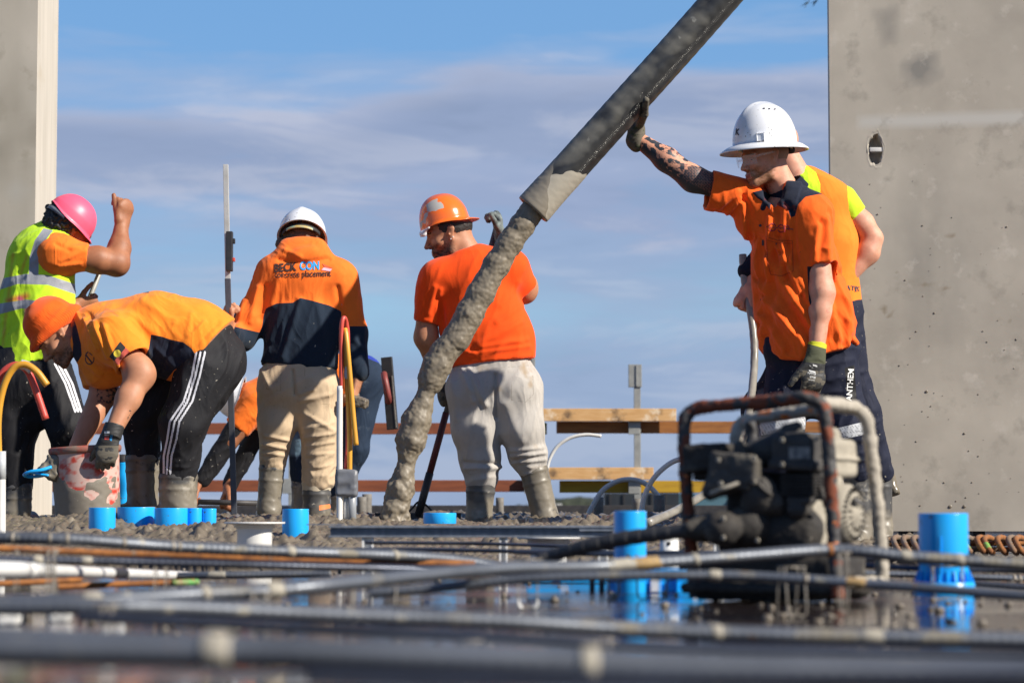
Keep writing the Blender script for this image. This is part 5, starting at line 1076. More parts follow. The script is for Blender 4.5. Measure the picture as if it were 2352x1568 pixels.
body(root, [(hp_, .0036, pa), (arm_far, .0042, tat), (arm_near, .0045, None), (core, .012, None)], M_skinL)
# gloves
V, F = surface(hand_prims(wr_far + nrm((-.2, 0, 1)) * .0, (-.02, .10, 1), (-.95, .0, .1), (.15, -.9, .1), curl=.85, thumb=(.10, .95, -.25), s=1.08, tcurl=.05, g=1.16) + [cone(wr_far + (-.004, 0, -.008), wr_far + (0, .0, .035), .042, .036, .02), cone(J(1470, 284, .0), J(1480, 262, -.11), .019, .0165, .015), cone(J(1480, 262, -.11), J(1484, 230, -.185), .0165, .0135, .008)], .0028)
V = relax(V, F, 1); V = folds(V, vnormals(V, F), .0025, .014, (1, 0, .3), 4, 4); q = PX(V)
put('glove', V, F, M_glove, root, attrs={'cuff': q[:, 1] + .45 * (q[:, 0] - 1462) - 288, 'trim': 0 * q[:, 0] - 1, 'dust': fbm(V / .02, 3, 3) - .42})
gp = hand_prims(J(1872, 822, -.17), (-.10, -.05, -1), (-.25, .9, .1), (-.9, -.25, 0), curl=.42, thumb=(.62, .75, .1), s=1.12, g=1.14, curls=(.35, .42, .46, .5), tcurl=.25, spread=.2)
gp.append(cone(J(1877, 790, -.15), J(1872, 830, -.165), .040, .037, .015, cap=True, flat=((.2, 1, 0), .85)))
V, F = surface(gp, .0030); V = relax(V, F, 1); n = vnormals(V, F); V = folds(V, n, .0015, .012, (1, 0, .2), 4, 6); q = PX(V)
put('glove', V, F, M_glove, root, attrs={'cuff': 832 + (q[:, 0] - 1860) * .12 - q[:, 1], 'trim': 795.5 + (q[:, 0] - 1878) * .28 - q[:, 1], 'dust': np.where(q[:, 1] > 850, fbm(V / .016, 3, 3) - .50, -1)})
gb = BVHTree.FromPolygons(V.tolist(), F.tolist()); glo = [o for o in root.children if o.name.startswith('glove')][-1]
for s_, x, y, w_, hs in (('Black', 1866, 866, 14, 1.1), ('Knight', 1864, 857, 19, 1.1), ('maXsafe', 1864, 872.5, 15, .9), ('XL', 1861, 840, 5, 1), ('CE', 1866, 844, 4, 1)):
    sh = text_shape(s_, x, y, w_, 187 if w_ > 6 else 190, sub=False, hscale=hs, bold=.012); decal(glo, 'glove_print', sh, M_wprint, gb, Y0 - .1, .0012)
decal(glo, 'glove_print', poly_shape([(1867, 836), (1877, 839), (1877, 843), (1867, 840)], 1), M_wprint, gb, Y0 - .1, .0012)
decal(glo, 'glove_print', poly_shape([(1858, 849), (1873, 853), (1873, 856), (1858, 852)], 1), M_wprint, gb, Y0 - .1, .0012)
# polo shirt
xa = [1690, 1746, 1770, 1792, 1835, 1894, 1940, 1947, 1966, 1985, 2010]; ya = [770, 783, 815, 829, 830, 814, 802, 780, 796, 768, 740]
xw = [float(J(x, 800)[0]) for x in xa]; zw = [float(J(1800, y)[2]) for y in ya]
def hem(X, Y, Z): return np.interp(np.broadcast_to(X, (X.shape[0], 1, 1)), xw, zw) - Z + 0 * Y
polo = [cone(J(1808, 520, .03), J(1830, 640, .03), .165, .178, .06, flat=CF), cone(J(1830, 640, .03), J(1850, 735, .03), .178, .200, .06, flat=CF), cone(J(1850, 735, .03), J(1866, 870, .03), .200, .226, .04, flat=(chest, .80)),
        cone(J(1735, 462, .05), J(1868, 492, -.03), .072, .082, .07), cone(J(1806, 452, .03), J(1808, 520, .03), .075, .12, .05),
        cone(J(1738, 470, .05), J(1722, 510, .05), .07, .06, .05),
        cone(J(1730, 460, .04), J(1628, 437, .02), .080, .086, .035, cap='b'), cone(J(1860, 500, -.06), J(1888, 612, -.10), .086, .070, .04, cap='b'),
        cutf(hem)]
ax1 = nrm(J(1628, 437, .02) - J(1730, 460, .04)); ax2 = nrm(J(1888, 612, -.10) - J(1860, 500, -.06))
polo += [cone(J(1628, 437, .02) - ax1 * .05, J(1628, 437, .02) + ax1 * .03, .068, .074, .006, op='s'), cone(J(1888, 612, -.10) - ax2 * .05, J(1888, 612, -.10) + ax2 * .03, .052, .056, .006, op='s'), cone(neckb + (0, 0, -.03), neckb + (0, 0, .09), .066, .075, .01, op='s'), ball(J(1776, 440, -.05), (.050, .12, .060), .012, op='s')]
polo.append(cone(el_near + (0, 0.02, .10), wr_near + (-.01, .05, 0), .05, .04, .02, op='s') if False else ball((0, 0, -50), .001, .001, op='s'))
def at5(q, V, n):
    yoke = poly(q, [(1818, 388), (1852, 400), (1905, 432), (1908, 448), (1882, 446), (1850, 452), (1833, 470), (1826, 496), (1816, 500), (1806, 470)])
    side = poly(q, [(1854, 612), (1866, 612), (1876, 690), (1868, 730), (1858, 690)]); plk = line(q, [(1762, 450), (1752, 478)], 6)
    back = poly(q, [(1966, 660), (1975, 700), (1966, 700)])
    return {'navy': np.maximum.reduce([yoke, np.maximum(poly(q, LEAF[0]), poly(q, LEAF[1])), np.where(n[:, 1] < .5, side, -5), plk, back])}
FD5 = [dict(amp=.012, size=.06, dir=(.25, 0, -1), stretch=9, seed=2, mask=lambda q, V: np.clip((q[:, 1] - 430) / 200, .25, 1)), dict(amp=.014, size=.10, dir=(.75, 0, -.66), stretch=8, seed=5, mask=lambda q, V: np.clip((q[:, 1] - 600) / 150, 0, 1)), dict(amp=.004, size=.035, dir=(.3, .2, -1), stretch=8, seed=9)]
LEAF = [[(1812, 398), (1836, 396), (1842, 425), (1830, 468), (1812, 483), (1790, 474), (1772, 462), (1790, 448), (1804, 425)], [(1728, 442), (1752, 436), (1774, 452), (1768, 482), (1756, 466), (1738, 454)]]
def drape5(V, n):
    q = PX(V)
    lf_ = np.clip(np.maximum(poly(q, LEAF[0]), poly(q, LEAF[1])) / 3 + .5, 0, 1) * (n[:, 1] < .35); V = V + n * (lf_ * .009)[:, None]
    # long folds that fan out from the near shoulder over the chest
    for (x0, y0, x1, y1, wd, am) in ((1768, 500, 1764, 640, 5, .009), (1784, 570, 1800, 640, 5, .008), (1795, 590, 1835, 670, 6, .010), (1760, 690, 1820, 760, 7, .012), (1752, 730, 1800, 800, 7, .010), (1905, 690, 1930, 780, 8, .010), (1925, 640, 1968, 740, 8, .009), (1775, 490, 1752, 760, 9, .011), (1800, 480, 1800, 600, 7, .010), (1812, 490, 1818, 600, 6, .009), (1790, 560, 1862, 700, 10, .013), (1768, 600, 1870, 760, 11, .014), (1750, 660, 1850, 790, 12, .013), (1735, 560, 1740, 730, 9, .010), (1880, 520, 1868, 600, 7, .008), (1900, 500, 1905, 600, 8, .008), (1940, 640, 1955, 760, 9, .010), (1695, 440, 1650, 478, 7, .010), (1700, 455, 1672, 490, 6, .009), (1705, 470, 1716, 560, 7, .011)):
        dd = _segd(q, A3((x0, y0)), A3((x1, y1))); sg = np.sign((q[:, 0] - x0) * (y1 - y0) - (q[:, 1] - y0) * (x1 - x0))
        V = V + n * (am * (np.exp(-(dd / wd) ** 2) - .9 * np.exp(-((dd - 1.6 * wd) / wd) ** 2) * (sg > 0)) * (n[:, 1] < .3))[:, None]
    return V
po, pb = garment(root, 'polo_shirt', polo, .0062, M_polo, FD5, at5, 1, drape5)
M_logo = mat('logo_red', (.28, .012, .03), rough=.7, bump=None)
def arc_shape(cx_, cy_, r0, r1, a0, a1, n=14, sx=1.0):
    v = []; [v.extend([(cx_ + sx * r0 * math.cos(a), cy_ + r0 * math.sin(a)), (cx_ + sx * r1 * math.cos(a), cy_ + r1 * math.sin(a))]) for a in np.radians(np.linspace(a0, a1, n))]; return np.array(v), [(2 * i, 2 * i + 1, 2 * i + 3, 2 * i + 2) for i in range(n - 1)]
for a0, a1, cx_, cy_ in ((190, 350, 1774, 521), (15, 165, 1774, 523), (195, 320, 1794, 524), (40, 165, 1794, 526)): decal(po, 'logo', arc_shape(cx_, cy_, 6.2, 8.6, a0, a1), M_logo, pb, Y0, .003)
decal(po, 'logo', arc_shape(1806, 524, 4.5, 7, -95, 45), M_logo, pb, Y0, .003); decal(po, 'logo', poly_shape([(1801, 517), (1803.5, 517), (1803.5, 533), (1801, 533)], 1), M_logo, pb, Y0, .003)
decal(po, 'logo_text', text_shape('PLARA CONCRETE PUMPING', 1791, 524, 62, 5, sub=False, bold=.02), M_print, pb, Y0, .0025)
for (x, y, rr0) in ((1746, 518, 3.2), (1783, 560, 1.6)): decal(po, 'button', arc_shape(x, y, 0, rr0, 0, 360, 16), M_print, pb, Y0, .003)
decal(po, 'pocket_tab', poly_shape([(1750, 551), (1754.5, 551), (1754.5, 564), (1750, 564)], 1), M_print, pb, Y0, .003)
M_seam = mat('orange_seam', (.55, .06, .006), rough=.9, bump=None)
def stroke(pts, w_):
    pts = [A3(p_) for p_ in pts]; q = np.array([pts[i] + (pts[i + 1] - pts[i]) * t for i in range(len(pts) - 1) for t in np.linspace(0, 1, 9)[:-1]] + [pts[-1]]); t = np.gradient(q, axis=0); nn_ = np.stack((-t[:, 1], t[:, 0]), 1); nn_ /= np.linalg.norm(nn_, axis=1)[:, None]
    v = np.empty((2 * len(q), 2)); v[::2] = q - nn_ * w_ / 2; v[1::2] = q + nn_ * w_ / 2; return v, [(2 * i, 2 * i + 1, 2 * i + 3, 2 * i + 2) for i in range(len(q) - 1)]
decal(po, 'pocket', stroke([(1760, 544), (1786, 552), (1820, 553), (1822, 622), (1795, 634), (1770, 630), (1763, 600), (1760, 546)], 1.6), M_seam, pb, Y0, .003); decal(po, 'pocket', stroke([(1763, 552), (1786, 558), (1820, 559)], 1.2), M_seam, pb, Y0, .003)
# collar
cn = nrm(A3(tf(HF, hc, (0, -.03, -.04))) - neckb); c0 = J(1808, 434, .03); cn = nrm((-.52, -.22, .82))
col = [cone(c0 - cn * .030, c0 + cn * .022, .088, .076, .01, cap=True), cone(c0 - cn * .08, c0 + cn * .12, .078, .066, .004, op='s')]
fl = []; fl_ = [box(J(1814, 458, -.085), (.034, .005, .040), ax=frame((-.30, -.95, .1), (.45, 0, .9)), rnd=.004, k=.014), box(J(1748, 452, -.055), (.026, .005, .026), ax=frame((-.75, -.65, .1), (-.35, 0, .9)), rnd=.004, k=.014)]
opn = ball(J(1768, 452, -.11), (.022, .05, .06), .01, op='s')
V, F = surface(col + fl + [opn], .0042); V = relax(V, F, 1); V = folds(V, vnormals(V, F), .003, .03, (1, 0, .5), 4, 3); put('collar', V, F, M_collar, root)
# trousers
tr = [cone(J(1800, 800, .03), J(1930, 800, .03), .085, .085, .05, flat=((0, 1, 0), 1)), cone(J(1865, 790, .03), J(1868, 860, .03), .185, .185, .05, flat=CF),
      cone(J(1808, 875, .05), J(1798, 975, -.02), .094, .086, .04), cone(J(1798, 975, -.02), J(1790, 1100, .03), .084, .064, .03),
      cone(J(1920, 870, .05), J(1945, 985, -.02), .102, .088, .04), cone(J(1945, 985, -.02), J(1971, 1085, .02), .086, .064, .03)]
def at5t(q, V, n):
    L_, R_ = [(1754, 970), (1800, 963), (1846, 958), (1846, 985), (1800, 992), (1760, 998)], [(1900, 990), (1935, 980), (1996, 966), (1998, 992), (1965, 1002), (1925, 1011), (1900, 1008)]
    tp = np.maximum(poly(q, [(1745, 968), (1800, 964), (1850, 956), (1850, 986), (1800, 992), (1745, 1000)]), poly(q, [(1890, 990), (1935, 980), (2005, 963), (2005, 993), (1965, 1002), (1925, 1011), (1890, 1010)]))
    ht = np.where(tp > 0, np.sin((q[:, 0] * .8 + q[:, 1]) * 1.1) - .55, -1)
    pc_ = poly(q, [(1940, 845), (1962, 838), (1968, 925), (1950, 930)])
    return {'tape': tp, 'hatch': ht, 'patch': pc_}
to, tb = garment(root, 'trousers', tr, .0068, M_navyp, [dict(amp=.008, size=.055, dir=(1, .3, .35), stretch=5, seed=3), dict(amp=.014, size=.04, dir=(1, .3, .3), stretch=5, seed=4, mask=vgrad(1000, 1090)), dict(amp=.008, size=.05, dir=(.2, .3, 1), stretch=8, seed=8)], at5t)
decal(to, 'leg_print', text_shape('ANTHEM', 1953, 884, 74, -86, sub=False, bold=.02), M_wprint, tb, Y0, .002)
boot(root, J(1972, 1088, .02), J(1975, 1218, .02), .062, .052, (-.3, -.95, 0), M_boot, 3, .35)
boot(root, J(1790, 1088, .03), J(1790, 1218, .03), .062, .052, (-.6, -.8, 0), M_boot, 5, .35)
# helmet, glasses, ear protection strap
HU = nrm((.045, .0, 1)); hb = J(1757, 333, .0)
ho, hbv, hf = helmet(root, hb, (-.88, -.42, -.075), (.06, .02, 1), .139, .128, .176, lambda t: .052 + .006 * math.cos(t), M_helW, drop=.026, ridge=.008)
for i in range(3): decal(ho, 'vent_slot', poly_shape([(1752 + 12.5 * i, 248 + .8 * i), (1757 + 12.5 * i, 247.5 + .8 * i), (1757 + 12.5 * i, 250.5 + .8 * i), (1752 + 12.5 * i, 251 + .8 * i)], 1), M_print, hbv, Y0, .002)
decal(ho, 'helmet_logo', text_shape('K', 1694, 304, 9, 5, sub=False, bold=.05, hscale=1.6), M_print, hbv, Y0, .002)
n_ = nrm(hf[1] * .62 - hf[0] * .78); v, f = boxmesh(hb + n_ * .1335 + hf[2] * .020, (.015, .007, .016), ax=np.array((np.cross(hf[2], n_), n_, hf[2])), bev=.003); put('accessory_slot', v, f, M_helW, root, smooth=False)
strap_ring(root, 'headband', hb, hf, .117, .098, -.014, .018, M_strap); V, F = surface([ball(tf(hf, hb, (.02, -.128, -.02)), .016, .01), ball(tf(hf, hb, (.0, -.128, -.022)), .017, .01)], .004); put('ratchet_knob', V, F, M_in, root)
def gl(x0, nseg=18):
    v = []
    for i in range(nseg + 1):
        a = -1.15 + 2.3 * i / nseg; x = .076 * math.sin(a); y = .058 + .066 * math.cos(a); cut_ = .006 * math.exp(-(x / .012) ** 2)
        for z_ in (-.024 + 2.4 * cut_, -.008, .006, .019): v.append(tf(HF, hc, (x, y - .35 * abs(z_) * .3, z_ + .004)))
    return np.array(v), np.array([(i * 4 + k, (i + 1) * 4 + k, (i + 1) * 4 + k + 1, i * 4 + k + 1) for i in range(nseg) for k in range(3)])
V, F = gl(0); go = put('safety_glasses', V, F, M_lens, root)
for sx in (-1, 1):
    V, F = tube(spline([tf(HF, hc, (sx * .071, .085, .010)), tf(HF, hc, (sx * .079, .04, .014)), tf(HF, hc, (sx * .082, -.012, .016))], 6), .0032, 8, sec=(.6, 1.6)); put('temple_arm', V, F, M_lens, go); 
# short hair
hr = [ball(tf(HF, hc, (0, -.020, .030)), A3((.079, .098, .088)), .01, ax=HF), cutf(lambda X, Y, Z: -((X - hc[0]) * -HF[1][0] + (Y - hc[1]) * -HF[1][1] + (Z - hc[2]) * -HF[1][2] - .012) - 0 * Z)]
V, F = surface(hr, .004); q_ = (V - hc) @ HF.T; kp = ((q_[:, 2] > -.050) & (q_[:, 1] < -.022))[F].all(1); put('hair', V, F[kp], mat('ginger_stubble_hair', (.30, .20, .13), (.38, .24, .16), ns=200, rough=.8, bump=(300, .5)), root)
# ------------------------------------------------------------------ T-shirt worker
Y0 = 11.0
root = thing('person', 'burly man in a plain orange t-shirt, grey track pants and orange helmet, seen from behind', 'person', (J(1140, 1195)[0], Y0, 0))
HF = frame((-.955, -.07, -.29), (-.02, .0, 1)); hc = J(1031, 538, .02); nb = J(1070, 592, .03)
def pa(V, n):
    b, l, br, e_ = head_attrs(V, hc, HF); return {'beard': b + .35 * (b > -.5), 'lip': l, 'brow': br, 'eye': e_}
sL, eL, wL = J(985, 652, 0), J(979, 775, .02), J(1008, 868, .16); sR, eR, wR = J(1178, 622, .02), J(1203, 668, .10), J(1152, 545, .24)
core = [cone(J(1095, 640), J(1125, 800), .13, .15, .05, flat=((0, 1, 0), .6)), cone(J(1085, 900), J(1103, 1090), .06, .04), cone(J(1185, 900), J(1220, 1080), .06, .04)]
body(root, [(head_prims(hc, HF, 1.02) + [cone(tf(HF, hc, (0, -.035, -.045)), nb, .066, .074, .03), cone(tf(HF, hc, (0, -.045, -.03)), nb + (.010, -.01, .02), .032, .055, .03)], .0038, pa),
            ([cone(sL, eL, .048, .052, .03), cone(eL, wL, .052, .034, .03)], .005, None), ([cone(sR, eR, .052, .056, .03), ball(J(1207, 655, .08), (.055, .05, .062), .03), cone(eR, wR, .055, .034, .03)], .005, None), (core, .012, None)], M_skinM)
hv = [ball(tf(HF, hc, (0, -.020, .034)), (.081, .100, .090), .01, ax=HF)]
V, F = surface(hv, .004); V = V + vnormals(V, F) * (.004 * (fbm(V * 120, 5, 2) - .4))[:, None]; q_ = (V - hc) @ HF.T
kp = ((q_[:, 2] < .048 + .2 * q_[:, 1]) & (q_[:, 2] > -.066 - .10 * np.clip(q_[:, 1] + .02, -.03, 0)) & (q_[:, 1] < .038 + .5 * q_[:, 2] + .0) & ~((q_[:, 2] < .0) & (q_[:, 1] > -.025)))[F].all(1); put('hair', V, F[kp], M_hair, root)
for sx, dz in ((1, -.024), (1, -.031)):
    V, F = surface([ball(tf(HF, hc, (-sx * .080, -.008 + (.012 if dz < -.03 else 0), dz)), .003, .001)], .0012); put('earring', V, F, M_helW, root)
bb_ = J(1021, 513, .02)
def lf(t): return -.022 * max(0, -math.cos(t)) ** 3 * 1.6
helmet(root, bb_, (.955, .07, .20), (-.20, 0, 1), .116, .108, .132, lambda t: .006 + .040 * max(0, math.cos(t)) ** 2.2, M_helO, drop=.010, ridge=.006, lift=lf, attrs=lambda q, V: {'patch': np.maximum(poly(q, [(968, 500), (975, 475), (990, 460), (1004, 454), (1006, 464), (1022, 466), (1018, 478), (1003, 482), (985, 488), (976, 508), (968, 520)]), -9) * .2 + 5 * (fbm(V / .03, 4, 3) - .55)})
V, F = surface([ball(J(972, 538, -.06), (.016, .012, .012), .004), cone(J(970, 535, -.06), J(985, 523, -.09), .006, .005)], .003); put('safety_glasses', V, F, M_helW, root)
cy = ((0.06, 1, 0), .68)
tee = [cone(J(1092, 650, .0), J(1108, 745, .0), .165, .184, .06, flat=cy), cone(J(1108, 745), J(1128, 790), .184, .192, .06, flat=cy), cone(J(1128, 790), J(1131, 870), .194, .196, .04, flat=cy), cone(J(1080, 600, .02), J(1095, 660, .0), .075, .13, .06, flat=((0, 1, 0), .85)),
       cone(J(1000, 645, .0), J(1168, 612, .0), .074, .085, .07), cone(J(1012, 640, 0), J(990, 690, .01), .085, .070, .05), cone(J(994, 668, 0), J(981, 741, .01), .074, .062, .02, cap='b'), cone(J(1176, 622, .02), J(1206, 664, .07), .080, .066, .04, cap='b')]
za, zb_ = float(J(1034, 843)[2]), float(J(1226, 822)[2]); xa_, xb_ = float(J(1034, 843)[0]), float(J(1226, 822)[0])
tee.append(cutf(lambda X, Y, Z: za + (zb_ - za) * (X - xa_) / (xb_ - xa_) - Z + 0 * Y)); tee += [cone(J(982, 732, .01), J(980, 756, .01), .050, .053, .004, op='s'), cone(nb, nb + (nb - A3(J(1095, 660))) * -.0 + (-.02, 0, .09), .070, .078, .01, op='s')]
def dr4(V, n):
    q = PX(V)
    for (x0, y0, x1, y1, wd, am) in ((1010, 690, 1020, 780, 8, -.014), (1000, 660, 985, 720, 6, .008), (1012, 665, 1002, 735, 5, .008), (1195, 740, 1100, 790, 8, .008), (1210, 780, 1090, 800, 6, .007), (1215, 795, 1080, 812, 5, .007), (1200, 700, 1140, 740, 8, .006), (1040, 800, 1090, 812, 6, .008), (1190, 650, 1150, 700, 9, .006)):
        dd = _segd(q, A3((x0, y0)), A3((x1, y1))); V = V + n * (am * np.exp(-(dd / wd) ** 2) * (n[:, 1] < .3))[:, None]
    return V
garment(root, 'tshirt', tee, .0065, M_tee, [dict(amp=.008, size=.05, dir=(1, 0, .35), stretch=9, seed=12, mask=vgrad(700, 800)), dict(amp=.005, size=.07, dir=(.4, 0, 1), stretch=8, seed=14)], None, 2, dr4)
tr = [cone(J(1131, 835), J(1135, 892), .172, .192, .05, flat=((0, 1, 0), .72)), cone(J(1085, 890, 0), J(1093, 985, -.02), .118, .105, .04), cone(J(1093, 985, -.02), J(1102, 1050, .0), .105, .092, .03), cone(J(1102, 1050), J(1106, 1096, .0), .092, .078, .03),
      cone(J(1186, 890), J(1200, 985, -.03), .118, .098, .04), cone(J(1200, 985, -.03), J(1212, 1045), .096, .084, .03), cone(J(1212, 1045), J(1222, 1075), .084, .062, .03), ball(J(1086, 893, -.05), (.10, .085, .08), .05), ball(J(1182, 893, -.05), (.10, .085, .08), .05)]
d_ = 0
def dr4t(V, n):
    q = PX(V)
    for (x0, y0, x1, y1, wd, am) in ((1138, 860, 1140, 960, 3.5, -.018), (1062, 850, 1090, 920, 7, .012), (1078, 850, 1115, 930, 6, .012), (1085, 905, 1105, 930, 5, -.008), (1160, 930, 1195, 1010, 12, .008), (1170, 1035, 1245, 1028, 5, .010), (1175, 1048, 1250, 1040, 5, .012), (1180, 1062, 1250, 1055, 5, .010), (1070, 1075, 1150, 1072, 5, .010), (1065, 1062, 1140, 1066, 4, -.008), (1040, 880, 1050, 960, 8, .008)):
        dd = _segd(q, A3((x0, y0)), A3((x1, y1))); V = V + n * (am * np.exp(-(dd / wd) ** 2))[:, None]
    return V
def at4(q, V, n):
    st = np.maximum.reduce([poly(q, [(1190, 828), (1212, 828), (1215, 860), (1222, 880), (1200, 870)]), poly(q, [(1212, 862), (1226, 860), (1226, 890), (1214, 890)]), poly(q, [(1090, 835), (1135, 832), (1130, 860), (1100, 860)]) * .6])
    sm = np.where(n[:, 1] < 0, np.maximum.reduce([line(q, [(1176, 862), (1174, 918), (1208, 923), (1225, 905), (1224, 862)], .9), line(q, [(1042, 851), (1130, 846), (1228, 838)], .8)]), -1)
    return {'stain': st + 16 * (fbm(V / .04, 7, 3) - .5), 'seam': sm}
garment(root, 'track_pants', tr, .0068, M_greyp, [dict(amp=.010, size=.05, dir=(1, .2, .2), stretch=6, seed=22, mask=vgrad(1010, 1080)), dict(amp=.008, size=.07, dir=(.2, 0, 1), stretch=7, seed=24)], at4, 2, dr4t)
boot(root, J(1106, 1092, 0), J(1100, 1185, .0), .070, .058, (-.3, .95, 0), M_boot, 13, .28)
boot(root, J(1224, 1072, 0), J(1252, 1183, .0), .066, .058, (.3, .95, 0), M_bootm, 15, .6)
gp = hand_prims(J(1148, 545, .23), (-.15, -.15, 1), (-.9, -.3, 0), (.3, -.9, 0), curl=1.1, s=1.05, g=1.15, thumb=(.5, .8, .5))
V, F = surface(gp, .0035); V = relax(V, F, 1); M_gg = mat('grey_green_glove', (.22, .27, .26), (.05, .055, .055), ns=45, rough=.7, bump=(200, .4)); put('glove', V, F, M_gg, root)
gp = hand_prims(J(1010, 872, .16), (.15, .1, -1), (.9, .3, 0), (-.2, .9, 0), curl=1.0, s=1.05, g=1.15)
V, F = surface(gp, .0035); put('glove', V, F, M_glove, root, attrs={'cuff': np.full(len(V), -1.), 'trim': np.full(len(V), -1.), 'dust': fbm(V / .02, 3, 3) - .5})
a, b = P(1147, 498, 11.27), P(960, 1186, 11.27); RK = thing('rake', 'long handled concrete rake with a red and black shaft held by the t-shirt worker', 'rake', (b[0], 11.27, b[2]))
V, F = tube(np.array([a, a + (b - a) * .66]), .0135, 14); put('grip_shaft', V, F, mat('grey_shaft', (.10, .10, .11), (.18, .17, .16), ns=20, rough=.6, bump=None), RK)
V, F = tube(np.array([a + (b - a) * .655, a + (b - a) * .86]), .0160, 14); put('red_shaft', V, F, mat('worn_red_shaft', (.22, .03, .025), (.04, .025, .025), ns=14, rough=.6, bump=(40, .3)), RK)
V, F = tube(np.array([a + (b - a) * .855, b]), .0185, 14); put('black_socket', V, F, M_dark, RK)
V, F = tube(spline([P(930, 1185, 11.27), P(948, 1165, 11.27), P(963, 1152, 11.27), P(985, 1165, 11.27), P(998, 1185, 11.27)], 5), .005, 8); put('brace', V, F, M_dark, RK)
v, f = boxmesh(b + (.0, 0, .0), (.20, .012, .018), bev=.003); put('blade', v, f, M_dark, RK, smooth=False)
# ------------------------------------------------------------------ hooded worker
Y0 = 10.8
root = thing('person', 'worker in an orange and navy hoodie and khaki trousers, back turned, holding the staff', 'person', (J(690, 1185)[0], Y0, 0))
HF = frame((.03, .82, -.56), (0, .3, 1)); hc = J(694, 566, .10)
sL, eL, wL = J(632, 632, 0), J(557, 775, -.03), J(527, 752, -.14); sR, eR, wR = J(780, 645, 0), J(811, 765, .0), J(825, 862, -.05)
V1 = hand_prims(J(527, 756, -.15), (-.05, -.1, 1), (.75, .6, 0), (-.5, .8, 0), curl=1.25, s=1.0, thumb=(.3, .9, .6)); V2 = hand_prims(J(822, 872, -.05), (-.2, 0, -1), (-.8, .3, 0), (.2, .9, 0), curl=1.15, s=1.0)
body(root, [(head_prims(hc, HF) + [cone(tf(HF, hc, (0, -.03, -.04)), J(697, 620, .02), .058, .062, .03)], .005, None), ([cone(sL, eL, .05, .045), cone(eL, wL, .045, .03, .02)] + V1, .004, None), ([cone(sR, eR, .05, .045), cone(eR, wR, .045, .032, .02)] + V2, .004, None),
            ([cone(J(700, 650), J(690, 820), .12, .13, .04, flat=((0, 1, 0), .65)), cone(J(640, 880), J(626, 1060), .05, .04), cone(J(722, 880), J(732, 1090), .05, .04)], .012, None)], M_skinM)
V, F = surface([ball(tf(HF, hc, (0, -.020, .02)), (.084, .100, .092), .01, ax=HF), ball(J(648, 560, .06), .03, .02)], .005); V = V + vnormals(V, F) * (.010 * (fbm(V * 70, 5, 3) - .4))[:, None]; put('hair', V, F, M_hairb, root)
hb3 = J(694, 545, .08)
ho, hbv, hf = helmet(root, hb3, (.03, .80, -.52), (0, .52, .85), .126, .108, .132, lambda t: .006 + .035 * max(0, math.cos(t)) ** 2, M_helW, drop=.008)
decal(ho, 'faded_print', text_shape('SMITHS', 700, 517, 36, 6, sub=False, bold=.04), mat('faded_orange_print', (.72, .36, .24), rough=.6, bump=None), hbv, Y0 + .1, .002) if False else decal(ho, 'faded_print', poly_shape([(681, 516), (700, 513), (718, 518), (721, 524), (700, 520), (682, 520)], 1), mat('faded_orange_print', (.72, .36, .24), rough=.6, bump=None), hbv, Y0 + .1, .002)
decal(ho, 'dark_print', poly_shape([(657, 525), (668, 511), (671, 514), (664, 524), (659, 530)], 1), M_print, hbv, Y0 + .1, .002)
strap_ring(root, 'harness', hb3 - HF[2] * .012, hf, .108, .094, -.006, .024, M_in, 2.0, 4.28); strap_ring(root, 'coloured_strap', hb3 - HF[2] * .016, hf, .112, .098, -.014, .013, mat('coloured_strap', (.20, .42, .40), (.60, .36, .06), ns=26, rough=.5, bump=None, contrast=2), 2.5, 3.8)
cy = ((0, 1, 0), .66)
hd = [cone(J(702, 655, 0), J(695, 740, 0), .160, .160, .06, flat=cy), cone(J(695, 740), J(688, 835, 0), .162, .170, .05, flat=cy), cone(J(640, 632), J(768, 640), .082, .082, .07), cone(J(697, 590, .0), J(700, 640), .085, .13, .06, flat=cy),
      cone(J(657, 590, -.03), J(736, 590, -.03), .050, .052, .03), cone(J(664, 570, -.0), J(728, 570, -.0), .045, .045, .03), cone(J(690, 588, -.075), J(715, 583, -.07), .030, .028, .03),
      cone(sL, J(575, 735, -.02), .084, .064, .05), cone(J(575, 735, -.02), eL, .066, .062, .03), cone(eL, J(534, 768, -.13), .056, .046, .025), cone(sR, eR, .082, .064, .05), cone(eR, J(825, 852, -.05), .062, .045, .03), cone(J(822, 840, -.05), J(825, 855, -.05), .047, .044, .01),
      cutf(lambda X, Y, Z: np.where(X < 1e9, float(J(600, 838)[2]) + (float(J(775, 862)[2]) - float(J(600, 838)[2])) * np.clip((X - float(J(600, 838)[0])) / .35, 0, 1) ** 1.5 - Z - 5 * ((X > float(J(790, 700)[0])) | (X < float(J(580, 700)[0]))), 0) + 0 * Y)]
hd.append(ball(J(694, 540, .11), (.088, .088, .08), .01, op='s'))
def dr3(V, n):
    q = PX(V)
    for (x0, y0, x1, y1, wd, am) in ((690, 690, 650, 820, 7, .012), (610, 660, 600, 730, 9, -.012), (775, 660, 788, 740, 7, -.010), (640, 640, 625, 700, 8, .008), (730, 700, 750, 820, 9, .007), (655, 700, 620, 780, 8, .008), (560, 690, 545, 760, 7, .008), (592, 660, 575, 740, 6, .008), (620, 800, 600, 838, 5, .008), (640, 596, 700, 604, 5, -.010), (700, 604, 755, 594, 5, -.010), (655, 575, 690, 590, 5, .008), (815, 780, 830, 800, 6, .008), (600, 834, 780, 850, 3, -.005)):
        dd = _segd(q, A3((x0, y0)), A3((x1, y1))); V = V + n * (am * np.exp(-(dd / wd) ** 2) * (n[:, 1] < .3))[:, None]
    return V
